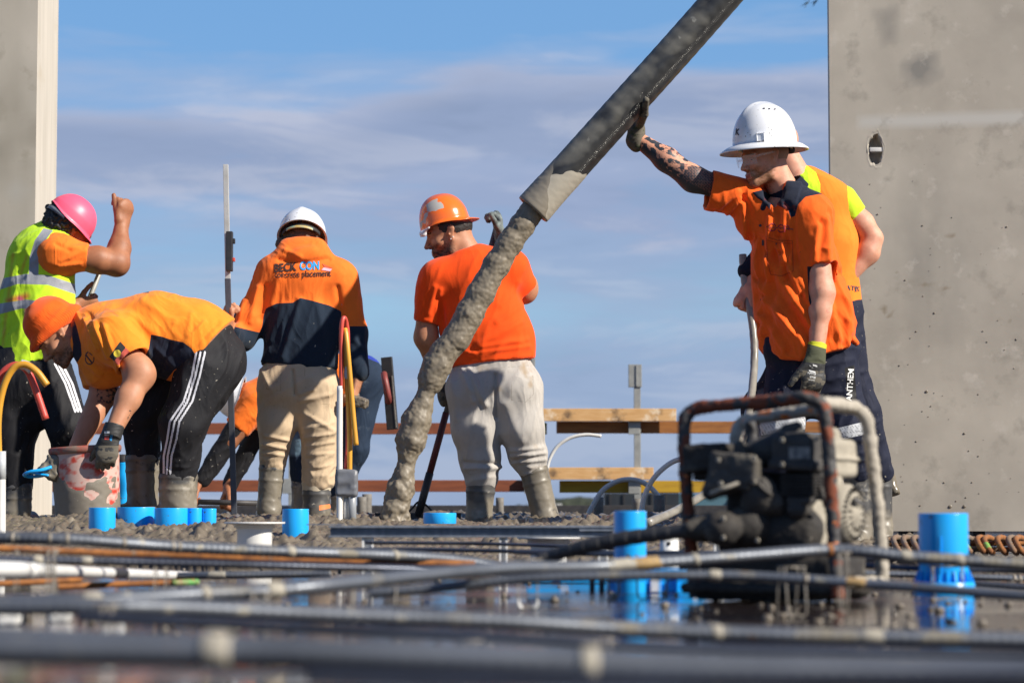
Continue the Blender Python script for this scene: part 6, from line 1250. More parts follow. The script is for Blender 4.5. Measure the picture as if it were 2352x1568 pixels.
def at3(q, V, n):
    t_ = poly(q, [(606, 722), (611, 708), (635, 697), (673, 695), (690, 684), (723, 692), (758, 702), (784, 715), (784, 880), (580, 900), (585, 790), (602, 750)])
    sl = np.minimum(q[:, 1] - (747 + .25 * (q[:, 0] - 529)), 606 - q[:, 0]); sr = np.minimum(q[:, 1] - 749, q[:, 0] - 783); st = poly(q, [(545, 682), (556, 684), (540, 730), (530, 745), (528, 735)])
    return {'navy': np.maximum.reduce([t_, sl, sr, st])}
ho3, b3 = garment(root, 'hoodie', hd, .0065, M_hood, [dict(amp=.008, size=.06, dir=(.15, 0, 1), stretch=7, seed=32, mask=lambda q, V: 1 - .9 * near(697, 618, 85)(q, V).clip(0, 1)), dict(amp=.006, size=.05, dir=(1, 0, .3), stretch=6, seed=33, mask=near(555, 775, 40))], at3, 2, dr3)
M_bk = mat('dark_lettering', (.045, .022, .018), rough=.7, bump=None); M_cy = mat('cyan_lettering', (.02, .36, .80), rough=.7, bump=None); M_pk = mat('pink_logo', (.95, .42, .50), rough=.7, bump=None); M_rd = mat('red_logo', (.62, .085, .02), rough=.7, bump=None)
decal(ho3, 'lettering', text_shape('BECK', 656, 615, 52, -4.5, bold=.035, hscale=1.25, shear=.08), M_bk, b3, Y0, .0028); decal(ho3, 'lettering', text_shape('CON', 711, 611, 45, -1.5, bold=.035, hscale=1.30), M_cy, b3, Y0, .0028)
decal(ho3, 'lettering', text_shape('concrete placement', 695.5, 629.5, 130, -1.5, bold=.012, hscale=1.3, sub=False), M_bk, b3, Y0, .0028)
decal(ho3, 'logo', poly_shape([(740, 605), (764, 615), (756, 622), (744, 612)], 1), M_rd, b3, Y0, .0028); decal(ho3, 'logo', poly_shape([(744, 614), (763, 618), (758, 623), (738, 620)], 1), M_pk, b3, Y0, .0036)
kh = [cone(J(684, 832), J(686, 882), .146, .164, .05, flat=((0, 1, 0), .75)), cone(J(640, 880), J(636, 975, -.02), .092, .080, .04), cone(J(636, 975, -.02), J(626, 1066), .080, .058, .03), cone(J(726, 880), J(736, 980, -.02), .098, .086, .04), cone(J(736, 980, -.02), J(731, 1098), .086, .074, .03), ball(J(645, 890, -.04), (.085, .075, .07), .05), ball(J(725, 890, -.04), (.085, .075, .07), .05), box(J(601, 940, 0), (.012, .05, .055), rnd=.012, k=.02)]
def dr3t(V, n):
    q = PX(V)
    for (x0, y0, x1, y1, wd, am) in ((672, 850, 676, 905, 3, -.014), (690, 905, 720, 895, 4, .007), (690, 920, 760, 905, 5, .006), (700, 950, 770, 990, 5, .007), (700, 985, 765, 970, 4, .007), (700, 1005, 765, 995, 4, .008), (705, 1025, 765, 1015, 4, .008), (705, 1045, 765, 1040, 4, .007), (610, 1000, 660, 1010, 4, .008), (605, 1020, 655, 1030, 4, .009), (605, 1040, 650, 1045, 4, .008), (600, 850, 620, 890, 5, .006)):
        dd = _segd(q, A3((x0, y0)), A3((x1, y1))); V = V + n * (am * np.exp(-(dd / wd) ** 2))[:, None]
    return V
def at3t(q, V, n): return {'seam': np.where(n[:, 1] < .2, np.maximum.reduce([line(q, [(615, 845), (612, 893), (645, 898), (645, 850)], .7), line(q, [(620, 900), (622, 930), (665, 936)], .6), line(q, [(735, 928), (770, 928)], .6), line(q, [(674, 835), (676, 905)], .6), line(q, [(700, 845), (700, 890), (735, 885)], .6)]), -1)}
garment(root, 'trousers', kh, .0065, M_khaki, [dict(amp=.012, size=.04, dir=(1, .2, .25), stretch=6, seed=42, mask=vgrad(980, 1060)), dict(amp=.007, size=.05, dir=(.8, 0, .5), stretch=6, seed=43)], at3t, 1, dr3t)
boot(root, J(625, 1065, 0), J(618, 1160, 0), .058, .050, (-.25, .95, 0), M_bootm, 23, .8)
boot(root, J(727, 1097, 0), J(727, 1168, 0), .066, .060, (.2, .95, 0), M_boot, 25, .1, paleband=([(690, 1112), (765, 1112)], 14), tagpts=[(733, 1160), (758, 1157), (760, 1166), (733, 1172)])
tw = thing('trowel', 'mud covered trowel in the right hand of the hooded worker', 'trowel', P(822, 915, 10.72)); V, F = surface([box(P(822, 922, 10.72), (.045, .03, .022), ax=frame((.2, 1, .1), (.3, 0, 1)), rnd=.01), cone(P(818, 905, 10.75), P(812, 890, 10.75), .012)], .004); V = V + vnormals(V, F) * (.012 * (fbm(V * 60, 3, 2) - .5))[:, None]; put('muddy_blade', V, F, M_conc, tw)
# ------------------------------------------------------------------ bending worker
Y0 = 10.4
root = thing('person', 'bending man in an orange beanie and striped black pants reaching into the red bucket', 'person', (J(380, 1175)[0], Y0, 0))
HF = frame((-.66, -.22, -.72), (-.73, -.05, .66)); hc = J(138, 772, -.02)
def pa(V, n):
    b, l, br, e_ = head_attrs(V, hc, HF); return {'beard': b + .1, 'lip': l, 'brow': br, 'eye': e_}
sN, eN, wN = J(262, 770, -.17), J(322, 862, -.22), J(262, 986, -.33); sF, eF, wF = J(222, 800, .10), J(240, 900, .06), J(178, 1025, -.10)
def inkp(V, n):
    q = PX(V); return {'ink': np.where(line(q, [(292, 962), (300, 948), (298, 940)], 2.2) > 0, (fbm(V / .004, 3, 2) - .45) * 9, -1)}
def inkf(V, n):
    q = PX(V); return {'ink': np.where((q[:, 1] < 925) & (q[:, 0] > 222), (fbm(V / .012, 3, 3) - .46) * 8, -1)}
body(root, [(head_prims(hc, HF) + [cone(tf(HF, hc, (0, -.03, -.04)), J(205, 765, .0), .062, .066, .03)], .0042, pa), ([cone(sN, eN, .052, .060, .03), ball(J(319, 848, -.22), (.058, .055, .062), .03), cone(eN, J(295, 915, -.27), .059, .050, .03), cone(J(295, 915, -.27), wN, .050, .035, .03)], .005, inkp),
            ([cone(sF, eF, .05, .056, .03), cone(eF, wF, .060, .036, .03)] + hand_prims(wF, (-.3, 0, -1), (-.5, -.5, 0), (0, -1, 0), curl=.6), .005, inkf),
            ([cone(J(250, 775), J(455, 805), .11, .12, .05), cone(J(465, 850, -.08), J(415, 1050, -.08), .04, .03), cone(J(430, 850, .1), J(328, 1030, .12), .04, .03)], .012, None)], M_skinM)
# beanie
U = HF[2]; Fd = HF[1]
bn = [ball(hc + U * .060 - Fd * .014, (.098, .118, .092), .02, ax=HF), ball(hc + U * .118 - Fd * .010, (.082, .090, .062), .05, ax=HF), cone(hc + U * .030 - Fd * .060, hc + U * .040 + Fd * .055, .094, .080, .02, flat=(U, .42))]
lim = float(hc @ U) + .004
bn.append(cutf(lambda X, Y, Z: lim - .25 * ((X - hc[0]) * Fd[0] + (Y - hc[1]) * Fd[1] + (Z - hc[2]) * Fd[2]) * -1 - (X * U[0] + Y * U[1] + Z * U[2])))
bn.append(ball(hc, (.079, .100, .09), .01, op='s', ax=HF))
V, F = surface(bn, .0042); V = relax(V, F, 1); n = vnormals(V, F); q_ = (V - hc) @ HF.T; th = np.arctan2(q_[:, 0], q_[:, 1]); V = V + n * (.0014 * np.sin(th * 75) * (q_[:, 2] < .12))[:, None]; V = folds(V, n, .010, .05, Fd, 5, 3, np.clip((q_[:, 2] - .02) / .05, 0, 1)); put('beanie', V, F, M_beanie, root)
# shirt
st = [cone(J(245, 772, 0), J(360, 765, 0), .150, .168, .06), cone(J(360, 765), J(440, 785), .168, .172, .06), cone(J(440, 785), J(530, 830), .172, .165, .06), cone(J(195, 762, -.0), J(245, 775, 0), .085, .13, .06), cone(J(255, 785, -.12), J(250, 790, .12), .11, .11, .06), cone(J(262, 830, -.02), J(300, 850, -.02), .085, .07, .08), cone(J(200, 790, -.04), J(235, 850, -.02), .06, .08, .05),
      cone(J(262, 770, -.16), J(306, 830, -.215), .098, .084, .04, cap='b'), cone(J(222, 810, .10), J(232, 885, .08), .09, .080, .04, cap='b')]
pA, pB = J(525, 752), J(440, 858); dn = nrm(pB - pA); nx_ = np.array((-dn[2], 0, dn[0])); nx_ = nx_ if nx_[0] > 0 else -nx_; dd0 = float(pA @ nx_)
st.append(cutf(lambda X, Y, Z: X * nx_[0] + Z * nx_[2] - dd0 + 0 * Y))
ax1 = nrm(J(303, 826, -.215) - J(262, 770, -.16)); st.append(cone(J(303, 826, -.215) - ax1 * .045, J(303, 826, -.215) + ax1 * .03, .066, .074, .005, op='s')); st.append(cone(hc, J(198, 768, -.03), .062, .066, .01, op='s'))
def at2(q, V, n):
    nv = poly(q, [(347, 768), (372, 773), (392, 780), (421, 786), (440, 800), (449, 815), (446, 828), (400, 850), (372, 885), (325, 885), (333, 818), (342, 800)])
    colr = poly(q, [(157, 718), (164, 716), (176, 750), (186, 790), (188, 815), (178, 832), (166, 828), (168, 790)])
    nk = np.maximum(colr, poly(q, [(255, 676), (290, 670), (290, 674), (260, 680)])); nk = np.maximum(nk, poly(q, [(312, 667), (342, 667), (342, 673), (316, 672)]))
    fb = poly(q, [(276, 784), (289, 798), (262, 829), (251, 819)]) * 1.0; fr_ = poly(q, [(289, 798), (299, 809), (271, 841), (262, 829)]); yl = 8.6 - np.hypot(q[:, 0] - 269.5, q[:, 1] - 811.5)
    near_ = n[:, 1] < .4
    return {'navy': np.where(near_, nk, -1), 'side': nv, 'blackp': np.where(near_, fb, -1), 'redp': np.where(near_, fr_, -1), 'yel': np.where(near_, yl, -1), 'stain': np.where(near_, line(q, [(242, 709), (258, 716), (270, 725)], 3.5), -1) + 3 * (fbm(V / .012, 3, 2) - .5)}
def dr2(V, n):
    q = PX(V)
    for (x0, y0, x1, y1, wd, am) in ((195, 735, 225, 800, 5, .012), (205, 720, 240, 790, 5, -.006), (215, 740, 250, 820, 6, .014), (228, 745, 262, 850, 5, -.007), (240, 750, 270, 840, 5, .010), (470, 740, 420, 790, 5, .010), (500, 740, 440, 800, 6, -.008), (440, 720, 430, 770, 6, .005), (300, 720, 360, 770, 9, .006), (330, 690, 400, 740, 10, .006), (175, 715, 190, 745, 4, .006), (200, 835, 230, 860, 6, .008), (360, 800, 400, 840, 6, .008), (390, 790, 370, 850, 5, -.008)):
        dd = _segd(q, A3((x0, y0)), A3((x1, y1))); V = V + n * (am * np.exp(-(dd / wd) ** 2) * (n[:, 1] < .5))[:, None]
    return V
so, sb = garment(root, 'work_shirt', st, .0062, M_polo2, [dict(amp=.006, size=.06, dir=(.7, 0, -1), stretch=8, seed=52)], at2, 2, dr2)
decal(so, 'sleeve_tag', poly_shape([(288, 819), (290, 822), (278, 835), (275, 832)], 1), M_print, sb, Y0, .002)
decal(so, 'sleeve_tag_text', text_shape('JUST SAFE', 282.5, 827, 15, -47, sub=False, bold=.02), M_wprint, sb, Y0, .003)
decal(so, 'chest_emblem', arc_shape(206, 824, 11, 13.5, -20, 200, 16, .8), M_print, sb, Y0, .002); decal(so, 'chest_emblem', stroke([(196, 818), (199, 811), (203, 808)], 3), M_print, sb, Y0, .002); decal(so, 'chest_emblem', stroke([(198, 816), (212, 834)], 3), M_print, sb, Y0, .002); decal(so, 'chest_emblem', stroke([(205, 810), (212, 816)], 2), M_print, sb, Y0, .002)
# pants
tr = [cone(J(470, 800), J(490, 825), .150, .140, .05), cone(J(472, 850, -.07), J(420, 972, -.12), .128, .094, .05), cone(J(420, 972, -.12), J(411, 1086, -.06), .092, .080, .04), cone(J(440, 850, .12), J(325, 965, .12), .12, .086, .05), cone(J(325, 965, .12), J(328, 1055, .12), .084, .070, .03), cone(J(485, 830, 0), J(470, 900, -.02), .125, .10, .05)]
cols = [[(451, 808), (441, 862), (422, 921), (390, 968), (384, 1009), (376, 1047), (376, 1088)], [(461, 808), (449, 862), (431, 921), (401, 968), (393, 1009), (385, 1047), (383, 1088)], [(471, 808), (459, 862), (442, 921), (412, 968), (405, 1009), (394, 1047), (391, 1088)]]
def at2t(q, V, n): return {'stripe': np.where(n[:, 1] < .35, np.maximum.reduce([line(q, c_, 2.3) for c_ in cols]), -1)}
garment(root, 'track_pants', tr, .0062, M_blackp, [dict(amp=.012, size=.055, dir=(.5, .3, 1), stretch=6, seed=62), dict(amp=.008, size=.04, dir=(1, .3, .2), stretch=5, seed=63, mask=vgrad(1020, 1080))], at2t, 2)
boot(root, J(410, 1084, -.06), J(408, 1160, -.06), .084, .078, (-.9, -.3, 0), M_boot, 33, .42)
boot(root, J(327, 1042, .12), J(328, 1155, .12), .075, .066, (-.9, -.3, 0), M_bootm, 35, .6)
# glove over the bucket rim
gp = hand_prims(J(254, 1000, -.335), (-.16, -.15, -1), (-.05, 1, -.05), (-.92, -.1, -.2), curl=.50, s=1.02, g=1.10, thumb=(.5, .8, .5), spread=.06) + [cone(J(264, 975, -.325), J(256, 1003, -.335), .041, .040, .015, cap=True)]
V, F = surface(gp, .003); V = relax(V, F, 1); V = folds(V, vnormals(V, F), .0015, .012, (1, 0, .2), 4, 6); q = PX(V); g2 = put('glove', V, F, M_glove, root, attrs={'cuff': np.full(len(V), -1.), 'trim': np.full(len(V), -1.), 'dust': np.where(q[:, 1] > 1022, fbm(V / .02, 3, 3) - .38, -1)}); gb2 = BVHTree.FromPolygons(V.tolist(), F.tolist())
decal(g2, 'glove_print', text_shape('GRIP', 255, 1005, 14, 100, sub=False, bold=.03), M_cy, gb2, Y0 - .3, .0012); decal(g2, 'glove_print', poly_shape([(240, 1002), (250, 1002), (250, 1009), (240, 1009)], 1), M_redp, gb2, Y0 - .3, .0012); decal(g2, 'glove_print', poly_shape([(240, 990), (252, 990), (251, 1000), (240, 1000)], 1), M_ctape, gb2, Y0 - .3, .0012)
# bucket
BY = 10.22; top, bot = P(195, 1026, BY), P(203, 1192, BY); up_ = nrm(top - bot); H = np.linalg.norm(top - bot); bf = frame((0, 1, 0), up_); bf = np.array((np.cross((0, 1, 0), up_), np.cross(up_, np.cross((0, 1, 0), up_)), up_))
root_b = thing('bucket', 'red bucket crusted with grey concrete, tilted beside the bending man', 'bucket', bot)
R0, R1 = R(72, BY), R(78, BY)
V, F = lathe([(0, -.01), (R0, -.01), (R0 * 1.01, .0)] + [(R0 + (R1 - R0) * t, H * t) for t in np.linspace(.04, .90, 40)] + [(R1 - .001, H * .93), (R1 + .001, H), (R1 - .005, H), (R1 - .007, H * .9), (R0 - .008, .02), (0, .02)], bot, 90, bf)
n = -vnormals(V, F); n = np.where(((V - bot) @ up_ > -1)[:, None], n, n); hh = (V - bot) @ up_ / H; nz = fbm(V / .07, 3, 4); nz2 = fbm(V / .025, 7, 3)
mud = (.50 - hh) * 1.3 + (nz - .5) * 1.7 + .12 * np.clip(-(PX(V)[:, 0] - 195) / 80, -1, 1); pale = (nz2 - .46) * 4 + .65
rad = V - bot - np.outer((V - bot) @ up_, up_); rad /= np.maximum(np.linalg.norm(rad, axis=1), 1e-6)[:, None]; V = V + rad * (np.clip(mud, 0, .15) * .02 * (.4 + nz2))[:, None]
put('bucket_body', V, F, mat('bucket_plastic', (.52, .055, .03), (.42, .045, .03), ns=12, rough=.5, bump=(60, .6), layers=[('pale', (.52, .36, .31), .85, .9), ('mudl', (.175, .152, .12), .6)], spots=[((.45, .40, .35), 40, .66, .8, .05)], bumpdist=.004), root_b, attrs={'mudl': mud, 'pale': pale})
V, F = lathe([(R1 - .002, H * .905), (R1 + .005, H * .91), (R1 + .009, H * .945), (R1 + .009, H * .985), (R1 + .004, H * 1.005), (R1 - .004, H * 1.0)], bot, 90, bf); nz = fbm(V / .03, 9, 3)
put('bucket_rim', V, F, mat('bucket_rim', (.36, .05, .03), (.20, .15, .115), ns=22, rough=.6, bump=(60, .6), contrast=1.6, layers=[('mudl', (.175, .15, .12), .6, .3)]), root_b, attrs={'mudl': nz - .55})
bh = thing('trowel', 'trowel with a bright blue loop handle leaning on the left side of the red bucket', 'trowel', P(90, 1090, 10.1))
V, F = tube(spline([P(118, 1072, 10.1), P(95, 1079, 10.08), P(70, 1083, 10.08), P(56, 1090, 10.1), P(70, 1094, 10.14), P(95, 1092, 10.16), P(118, 1084, 10.16)], 7), .0075, 12); put('loop_handle', V, F, M_blue, bh)
V, F = surface([box(P(88, 1087, 10.12), (.048, .03, .005), ax=frame((0, 1, .05), (.15, 0, 1)), rnd=.004)], .003); put('handle_web', V, F, M_blue, bh)
V, F = surface([cone(P(98, 1078, 10.12), P(122, 1060, 10.14), .022, .026, .02), box(P(122, 1070, 10.14), (.03, .03, .05), rnd=.02), cone(P(112, 1090, 10.12), P(126, 1098, 10.14), .014)], .005); V = V + vnormals(V, F) * (.016 * (fbm(V * 50, 3, 2) - .5))[:, None]; put('muddy_blade', V, F, M_bootm, bh, attrs={k: np.full(len(V), -1.) for k in ('mudl', 'pale', 'tag')})
bd = thing('blue_drum', 'mud splashed blue drum half hidden behind the red bucket', 'drum', P(283, 1180, 11.6)); V, F = lathe([(.0, 0.30), (.028, .30), (.030, .29), (.030, .26), (.034, .25), (.034, .10), (.032, 0)], (P(283, 1180, 11.6)[0], 11.6, P(283, 1180, 11.6)[2] - .05), 30); V[:, 2] = V[:, 2]; put('drum_body', V, F, M_blue, bd)
V, F = lathe([(0, .335), (.030, .335), (.030, .298)], (P(283, 1180, 11.6)[0], 11.6, P(283, 1180, 11.6)[2] - .05), 30); put('drum_lid', V, F, M_dark, bd)
# ------------------------------------------------------------------ lime vest worker (left)
Y0 = 11.2
root = thing('person', 'man in a pink helmet and lime safety vest, one fist raised on a pole', 'person', (J(80, 1170)[0], Y0, 0))
HF = frame((.74, .42, -.52), (.42, .12, .9)); hc = J(163, 528, .02)
sR, eR, wR = J(140, 590, -.10), J(268, 606, -.02), J(279, 518, .06); hL = J(186, 708, .05)
h1 = hand_prims(J(280, 520, .06), (.18, .05, 1), (-.75, .65, 0), (-.6, -.75, .1), curl=1.2, s=1.16, thumb=(.25, .95, .35), spread=.05); h2 = hand_prims(J(172, 702, .02), (.9, .4, .1), (.1, .8, -.6), (.2, -.3, .9), curl=1.1, s=1.0)
body(root, [(head_prims(hc, HF) + [cone(tf(HF, hc, (0, -.03, -.04)), J(118, 560, .03), .062, .066, .03)], .0045, None), ([cone(sR, J(225, 597, -.06), .052, .060, .03), cone(J(225, 597, -.06), eR, .060, .054, .03), ball(J(264, 600, -.02), (.055, .05, .048), .03), cone(eR, J(274, 570, .02), .054, .050, .03), cone(J(274, 570, .02), wR, .050, .031, .03)] + h1, .0038, None), ([cone(J(110, 640, .1), J(140, 700, .06), .05, .045, .03), cone(J(140, 700, .06), J(172, 703, .02), .042, .032, .02)] + h2, .004, None),
            ([cone(J(100, 600), J(60, 820), .11, .12, .05), cone(J(40, 880), J(33, 1110), .05, .04), cone(J(110, 880), J(155, 985), .05, .04)], .012, None)], M_skinB)
V, F = surface([ball(tf(HF, hc, (0, -.030, .018)), (.094, .108, .092), .01, ax=HF), ball(J(128, 516, -.02), (.05, .05, .05), .03)], .0042); V = V + vnormals(V, F) * (.016 * (.7 - worley(V * 75, 3)) + .006 * fbm(V * 160, 5, 2))[:, None]; q_ = (V - hc) @ HF.T
kp = (~((q_[:, 1] > .045) | ((q_[:, 2] < -.005) & (q_[:, 1] > -.02) ) | (q_[:, 2] < -.075)))[F].all(1); put('hair', V, F[kp], M_hair, root)
hb1 = J(158, 510, .0)
def lf(t): return .030 * max(0, -math.cos(t)) ** 2
helmet(root, hb1, (.72, .30, -.62), (.50, .10, .85), .120, .102, .128, lambda t: .004 + .022 * max(0, math.cos(t)) ** 2, M_helP, drop=.010, ridge=.004, lift=lf)
hf1 = frame((.72, .30, -.62), (.50, .10, .85)); strap_ring(root, 'headband', hb1, hf1, .118, .101, -.004, .022, M_strap, 1.9, 4.5); V, F = surface([ball(tf(hf1, hb1, (-.045, -.112, -.004)), .016, .01)], .004); put('ratchet_knob', V, F, M_in, root)
us = [cone(J(128, 590, -.08), J(204, 591, -.07), .086, .064, .05, cap='b'), cone(J(124, 580, -.03), J(130, 612, -.05), .085, .07, .05), cone(J(110, 560, -.02), J(138, 580, -.08), .06, .08, .05), cone(J(80, 600, .1), J(70, 640, .15), .07, .06, .03)]
a1 = nrm(J(197, 590, -.08) - J(140, 588, -.09)); us.append(cone(J(204, 591, -.07) - a1 * .02, J(204, 591, -.07) + a1 * .03, .052, .056, .004, op='s'))
def dr1(V, n):
    q = PX(V)
    for (x0, y0, x1, y1, wd, am) in ((128, 560, 160, 575, 5, -.006), (140, 600, 195, 575, 5, .006), (135, 610, 185, 605, 5, .007), (150, 570, 200, 565, 5, .005)):
        dd = _segd(q, A3((x0, y0)), A3((x1, y1))); V = V + n * (am * np.exp(-(dd / wd) ** 2))[:, None]
    return V
garment(root, 'undershirt', us, .006, M_sleeveO, [dict(amp=.004, size=.05, dir=(1, 0, -.2), stretch=6, seed=72)], None, 2, dr1)
cy = (nrm((.35, 1, 0)), .72)
ve = [cone(J(100, 590, 0), J(84, 690, 0), .155, .172, .06, flat=cy), cone(J(84, 690), J(66, 850), .172, .185, .05, flat=cy), cone(J(128, 535, .02), J(105, 590, .0), .070, .13, .05, flat=cy), cone(J(60, 600, .03), J(128, 580, -.06), .08, .08, .06),
      ball(J(158, 592, -.16), (.085, .16, .088), .01, op='s'), cutf(lambda X, Y, Z: float(J(0, 862)[2]) + (float(J(165, 812)[2]) - float(J(0, 862)[2])) * (X - float(J(0, 862)[0])) / .333 - Z + 0 * Y)]
def at1(q, V, n):
    strp = poly(q, [(100, 524), (122, 529), (98, 560), (89, 600), (88, 632), (66, 632), (68, 590), (80, 552)]); b1 = poly(q, [(-60, 655), (0, 640), (60, 629), (110, 632), (180, 655), (180, 678), (110, 654), (40, 652), (0, 665), (-60, 680)]); b2 = poly(q, [(-60, 712), (0, 697), (60, 688), (120, 694), (180, 716), (180, 738), (120, 714), (50, 708), (0, 721), (-60, 735)])
    rd = np.maximum.reduce([line(q, [(30, 585), (22, 660), (12, 740), (5, 800)], 6), line(q, [(60, 590), (42, 650)], 6), line(q, [(20, 690), (60, 680)], 12)]); pk = line(q, [(45, 685), (62, 700), (60, 722)], 8)
    g = fbm(V / .03, 5, 3) - .5
    return {'tape': np.maximum.reduce([strp, b1, b2]), 'red': rd + 5 * g, 'pinkp': pk + 5 * g}
garment(root, 'safety_vest', ve, .0065, M_vestL, [dict(amp=.010, size=.07, dir=(.1, 0, 1), stretch=6, seed=73), dict(amp=.008, size=.05, dir=(.7, 0, .5), stretch=6, seed=74)], at1, 2)
tr = [cone(J(62, 845), J(66, 870), .17, .165, .05, flat=((0, 1, 0), .8)), cone(J(25, 870), J(28, 1000), .125, .10, .05), cone(J(28, 1000), J(36, 1115), .10, .075, .03), cone(J(105, 860), J(158, 985, -.06), .125, .095, .05), cone(J(158, 985, -.06), J(165, 1110, .05), .09, .07, .03), cone(J(60, 880), J(70, 960), .13, .07, .05)]
def at1t(q, V, n): return {'stripe': np.where(n[:, 1] < .5, np.maximum.reduce([line(q, [(126 + 8.5 * i, 835), (150 + 8 * i, 880), (173 + 7 * i, 945)], 2.4) for i in range(3)]), -1)}
garment(root, 'track_pants', tr, .0075, M_blackp, [dict(amp=.012, size=.06, dir=(.4, .3, 1), stretch=6, seed=75)], at1t, 2)
boot(root, J(36, 1108), J(36, 1170), .078, .07, (.3, .95, 0), M_boot, 43, .3); boot(root, J(165, 1105, .05), J(165, 1170, .05), .075, .068, (.3, .95, 0), M_boot, 45, .3)
pa_, pb_ = P(290, 470, 11.31), P(20, 1160, 11.5); pp = thing('pole', 'thin grey metal pole in the fists of the man in the lime vest', 'pole', pb_); V, F = tube(np.array([pa_, pb_]), .0125, 14); put('pole_shaft', V, F, M_steel, pp)
# ------------------------------------------------------------------ man behind the main worker
Y0 = 10.85
root = thing('person', 'man in an orange and lime vest behind the white-helmeted man, elbow out, head hidden', 'person', (J(1900, 1240)[0], Y0, 0))
HF = frame((-.75, .6, -.25), (0, 0, 1)); hc = J(1785, 344, .03)
sR, eR, wR = J(1938, 470, 0), J(2003, 548, .0), J(1958, 628, -.03)
h1 = hand_prims(J(1719, 652, .10), (-.5, -.1, -.85), (.35, .9, -.2), (.4, -.7, .2), curl=1.15, s=1.08, thumb=(.5, .8, .5)); 
body(root, [(head_prims(hc, HF, 1.0) + [cone(tf(HF, hc, (0, -.03, -.03)), J(1838, 425, .0), .060, .070, .03)], .005, None), ([cone(sR, J(1980, 515, .0), .060, .052, .03), cone(J(1980, 515), eR, .052, .044, .03), cone(eR, J(1993, 580, -.01), .046, .050, .03), cone(J(1993, 580, -.01), wR, .050, .032, .03)], .005, None), ([cone(J(1790, 560, .1), J(1722, 630, .12), .05, .034)] + h1, .004, None),
            ([cone(J(1880, 500), J(1895, 760), .12, .12, .05), cone(J(1860, 800), J(1742, 1040), .04, .03), cone(J(1930, 800), J(1985, 1000), .04, .03)], .012, None)], M_skinL)
cy = ((.1, 1, 0), .7)
ve = [cone(J(1868, 470), J(1878, 560), .150, .168, .06, flat=cy), cone(J(1878, 560), J(1896, 760), .168, .172, .05, flat=cy), cone(J(1845, 425), J(1868, 475), .085, .14, .05, flat=cy), cone(J(1850, 452), J(1920, 462), .075, .075, .05), cutf(lambda X, Y, Z: float(J(1900, 714)[2]) - Z + 0 * X + 0 * Y)]
def at6(q, V, n): return {'lime': np.maximum.reduce([poly(q, [(1800, 380), (1815, 370), (1850, 378), (1874, 396), (1884, 422), (1884, 470), (1800, 470)]), q[:, 1] - (697 + .12 * (q[:, 0] - 1970))])}
vo, vb = garment(root, 'safety_vest', ve, .0065, M_vestO, [dict(amp=.007, size=.07, dir=(.15, 0, 1), stretch=7, seed=83), dict(amp=.008, size=.035, dir=(-.7, 0, 1), stretch=6, seed=84, mask=near(1850, 400, 50))], at6, 2)
decal(vo, 'lettering', text_shape('VATIO', 1957, 662, 50, 5, sub=False, bold=.02, hscale=.85), M_print, vb, Y0, .003)
garment(root, 'lime_sleeve', [cone(J(1932, 465), J(1966, 498, .0), .078, .060, .03, cap='b')], .005, M_limeS, [dict(amp=.004, size=.04, dir=(.7, 0, -.7), seed=85)])
V, F = surface([cone(J(1800, 540, .1), J(1716, 622, .12), .06, .044, .03)], .006); put('far_sleeve', V, F, M_collar, root)
tr = [cone(J(1897, 720), J(1893, 790), .170, .175, .05, flat=cy), cone(J(1850, 800), J(1752, 940, .0), .11, .088, .05), cone(J(1752, 940), J(1733, 1080), .086, .072, .04), cone(J(1925, 800), J(1975, 950), .108, .088, .05), cone(J(1975, 950), J(2022, 1085, .05), .086, .060, .04)]
garment(root, 'trousers', tr, .008, M_navyp, [dict(amp=.012, size=.05, dir=(.8, .3, .5), stretch=6, seed=86)], lambda q, V, n: {'tape': np.full(len(q), -1.), 'hatch': np.full(len(q), -1.), 'patch': np.full(len(q), -1.)})
boot(root, J(2022, 1080, .06), J(2026, 1205, .06), .052, .046, (.2, .95, 0), M_boot, 53, .25, tagpts=None); boot(root, J(1733, 1075, .0), J(1733, 1200, .0), .066, .055, (.2, .95, 0), M_boot, 55, .25)
# vibrator shaft and poker
M_shaft = mat('muddy_shaft', (.30, .28, .245), (.20, .185, .16), ns=22, rough=.35, bump=(60, .6), spots=[((.10, .12, .12), 12, .63, .6, .08)])
W = spline([P(1706, 585, 10.97), P(1710, 640, 10.95), P(1722, 705, 10.9), P(1731, 770, 10.85), P(1732, 840, 10.8), P(1724, 920, 10.6), P(1708, 1000, 10.3), P(1680, 1078, 10.0), P(1636, 1122, 9.6), P(1560, 1168, 9.1), P(1488, 1200, 8.6)], 12)
V, F = tube(W, np.interp(np.arange(len(W)), [0, 60, len(W)], [.0180, .0175, .0155]), 16); V = V + vnormals(V, F) * (.004 * (fbm(V * 40, 3, 3) - .5))[:, None]; tag(put('vibrator_shaft', V, F, M_shaft, loc=W[-1]), 'long muddy vibrator hose held low by the man behind, curving down to the wet concrete', 'vibrator hose')
W = spline([P(1985, 850, 11.0), P(1996, 900, 11.0), P(2010, 970, 11.0), P(2028, 1040, 11.0), P(2044, 1100, 11.0), P(2057, 1135, 10.98)], 10)
V, F = tube(W, np.interp(np.arange(len(W)), [0, 25, 40, len(W)], [.016, .024, .026, .021]), 20); V = V + vnormals(V, F) * (.010 * (fbm(V * 26, 3, 3) - .5))[:, None]; tag(put('vibrator_poker', V, F, mat('wet_mud_coat', (.19, .16, .115), (.13, .11, .08), ns=20, rough=.2, bump=(40, .6)), loc=W[-1]), 'mud coated vibrator poker hanging behind the right boot, in front of the wall', 'vibrator poker')
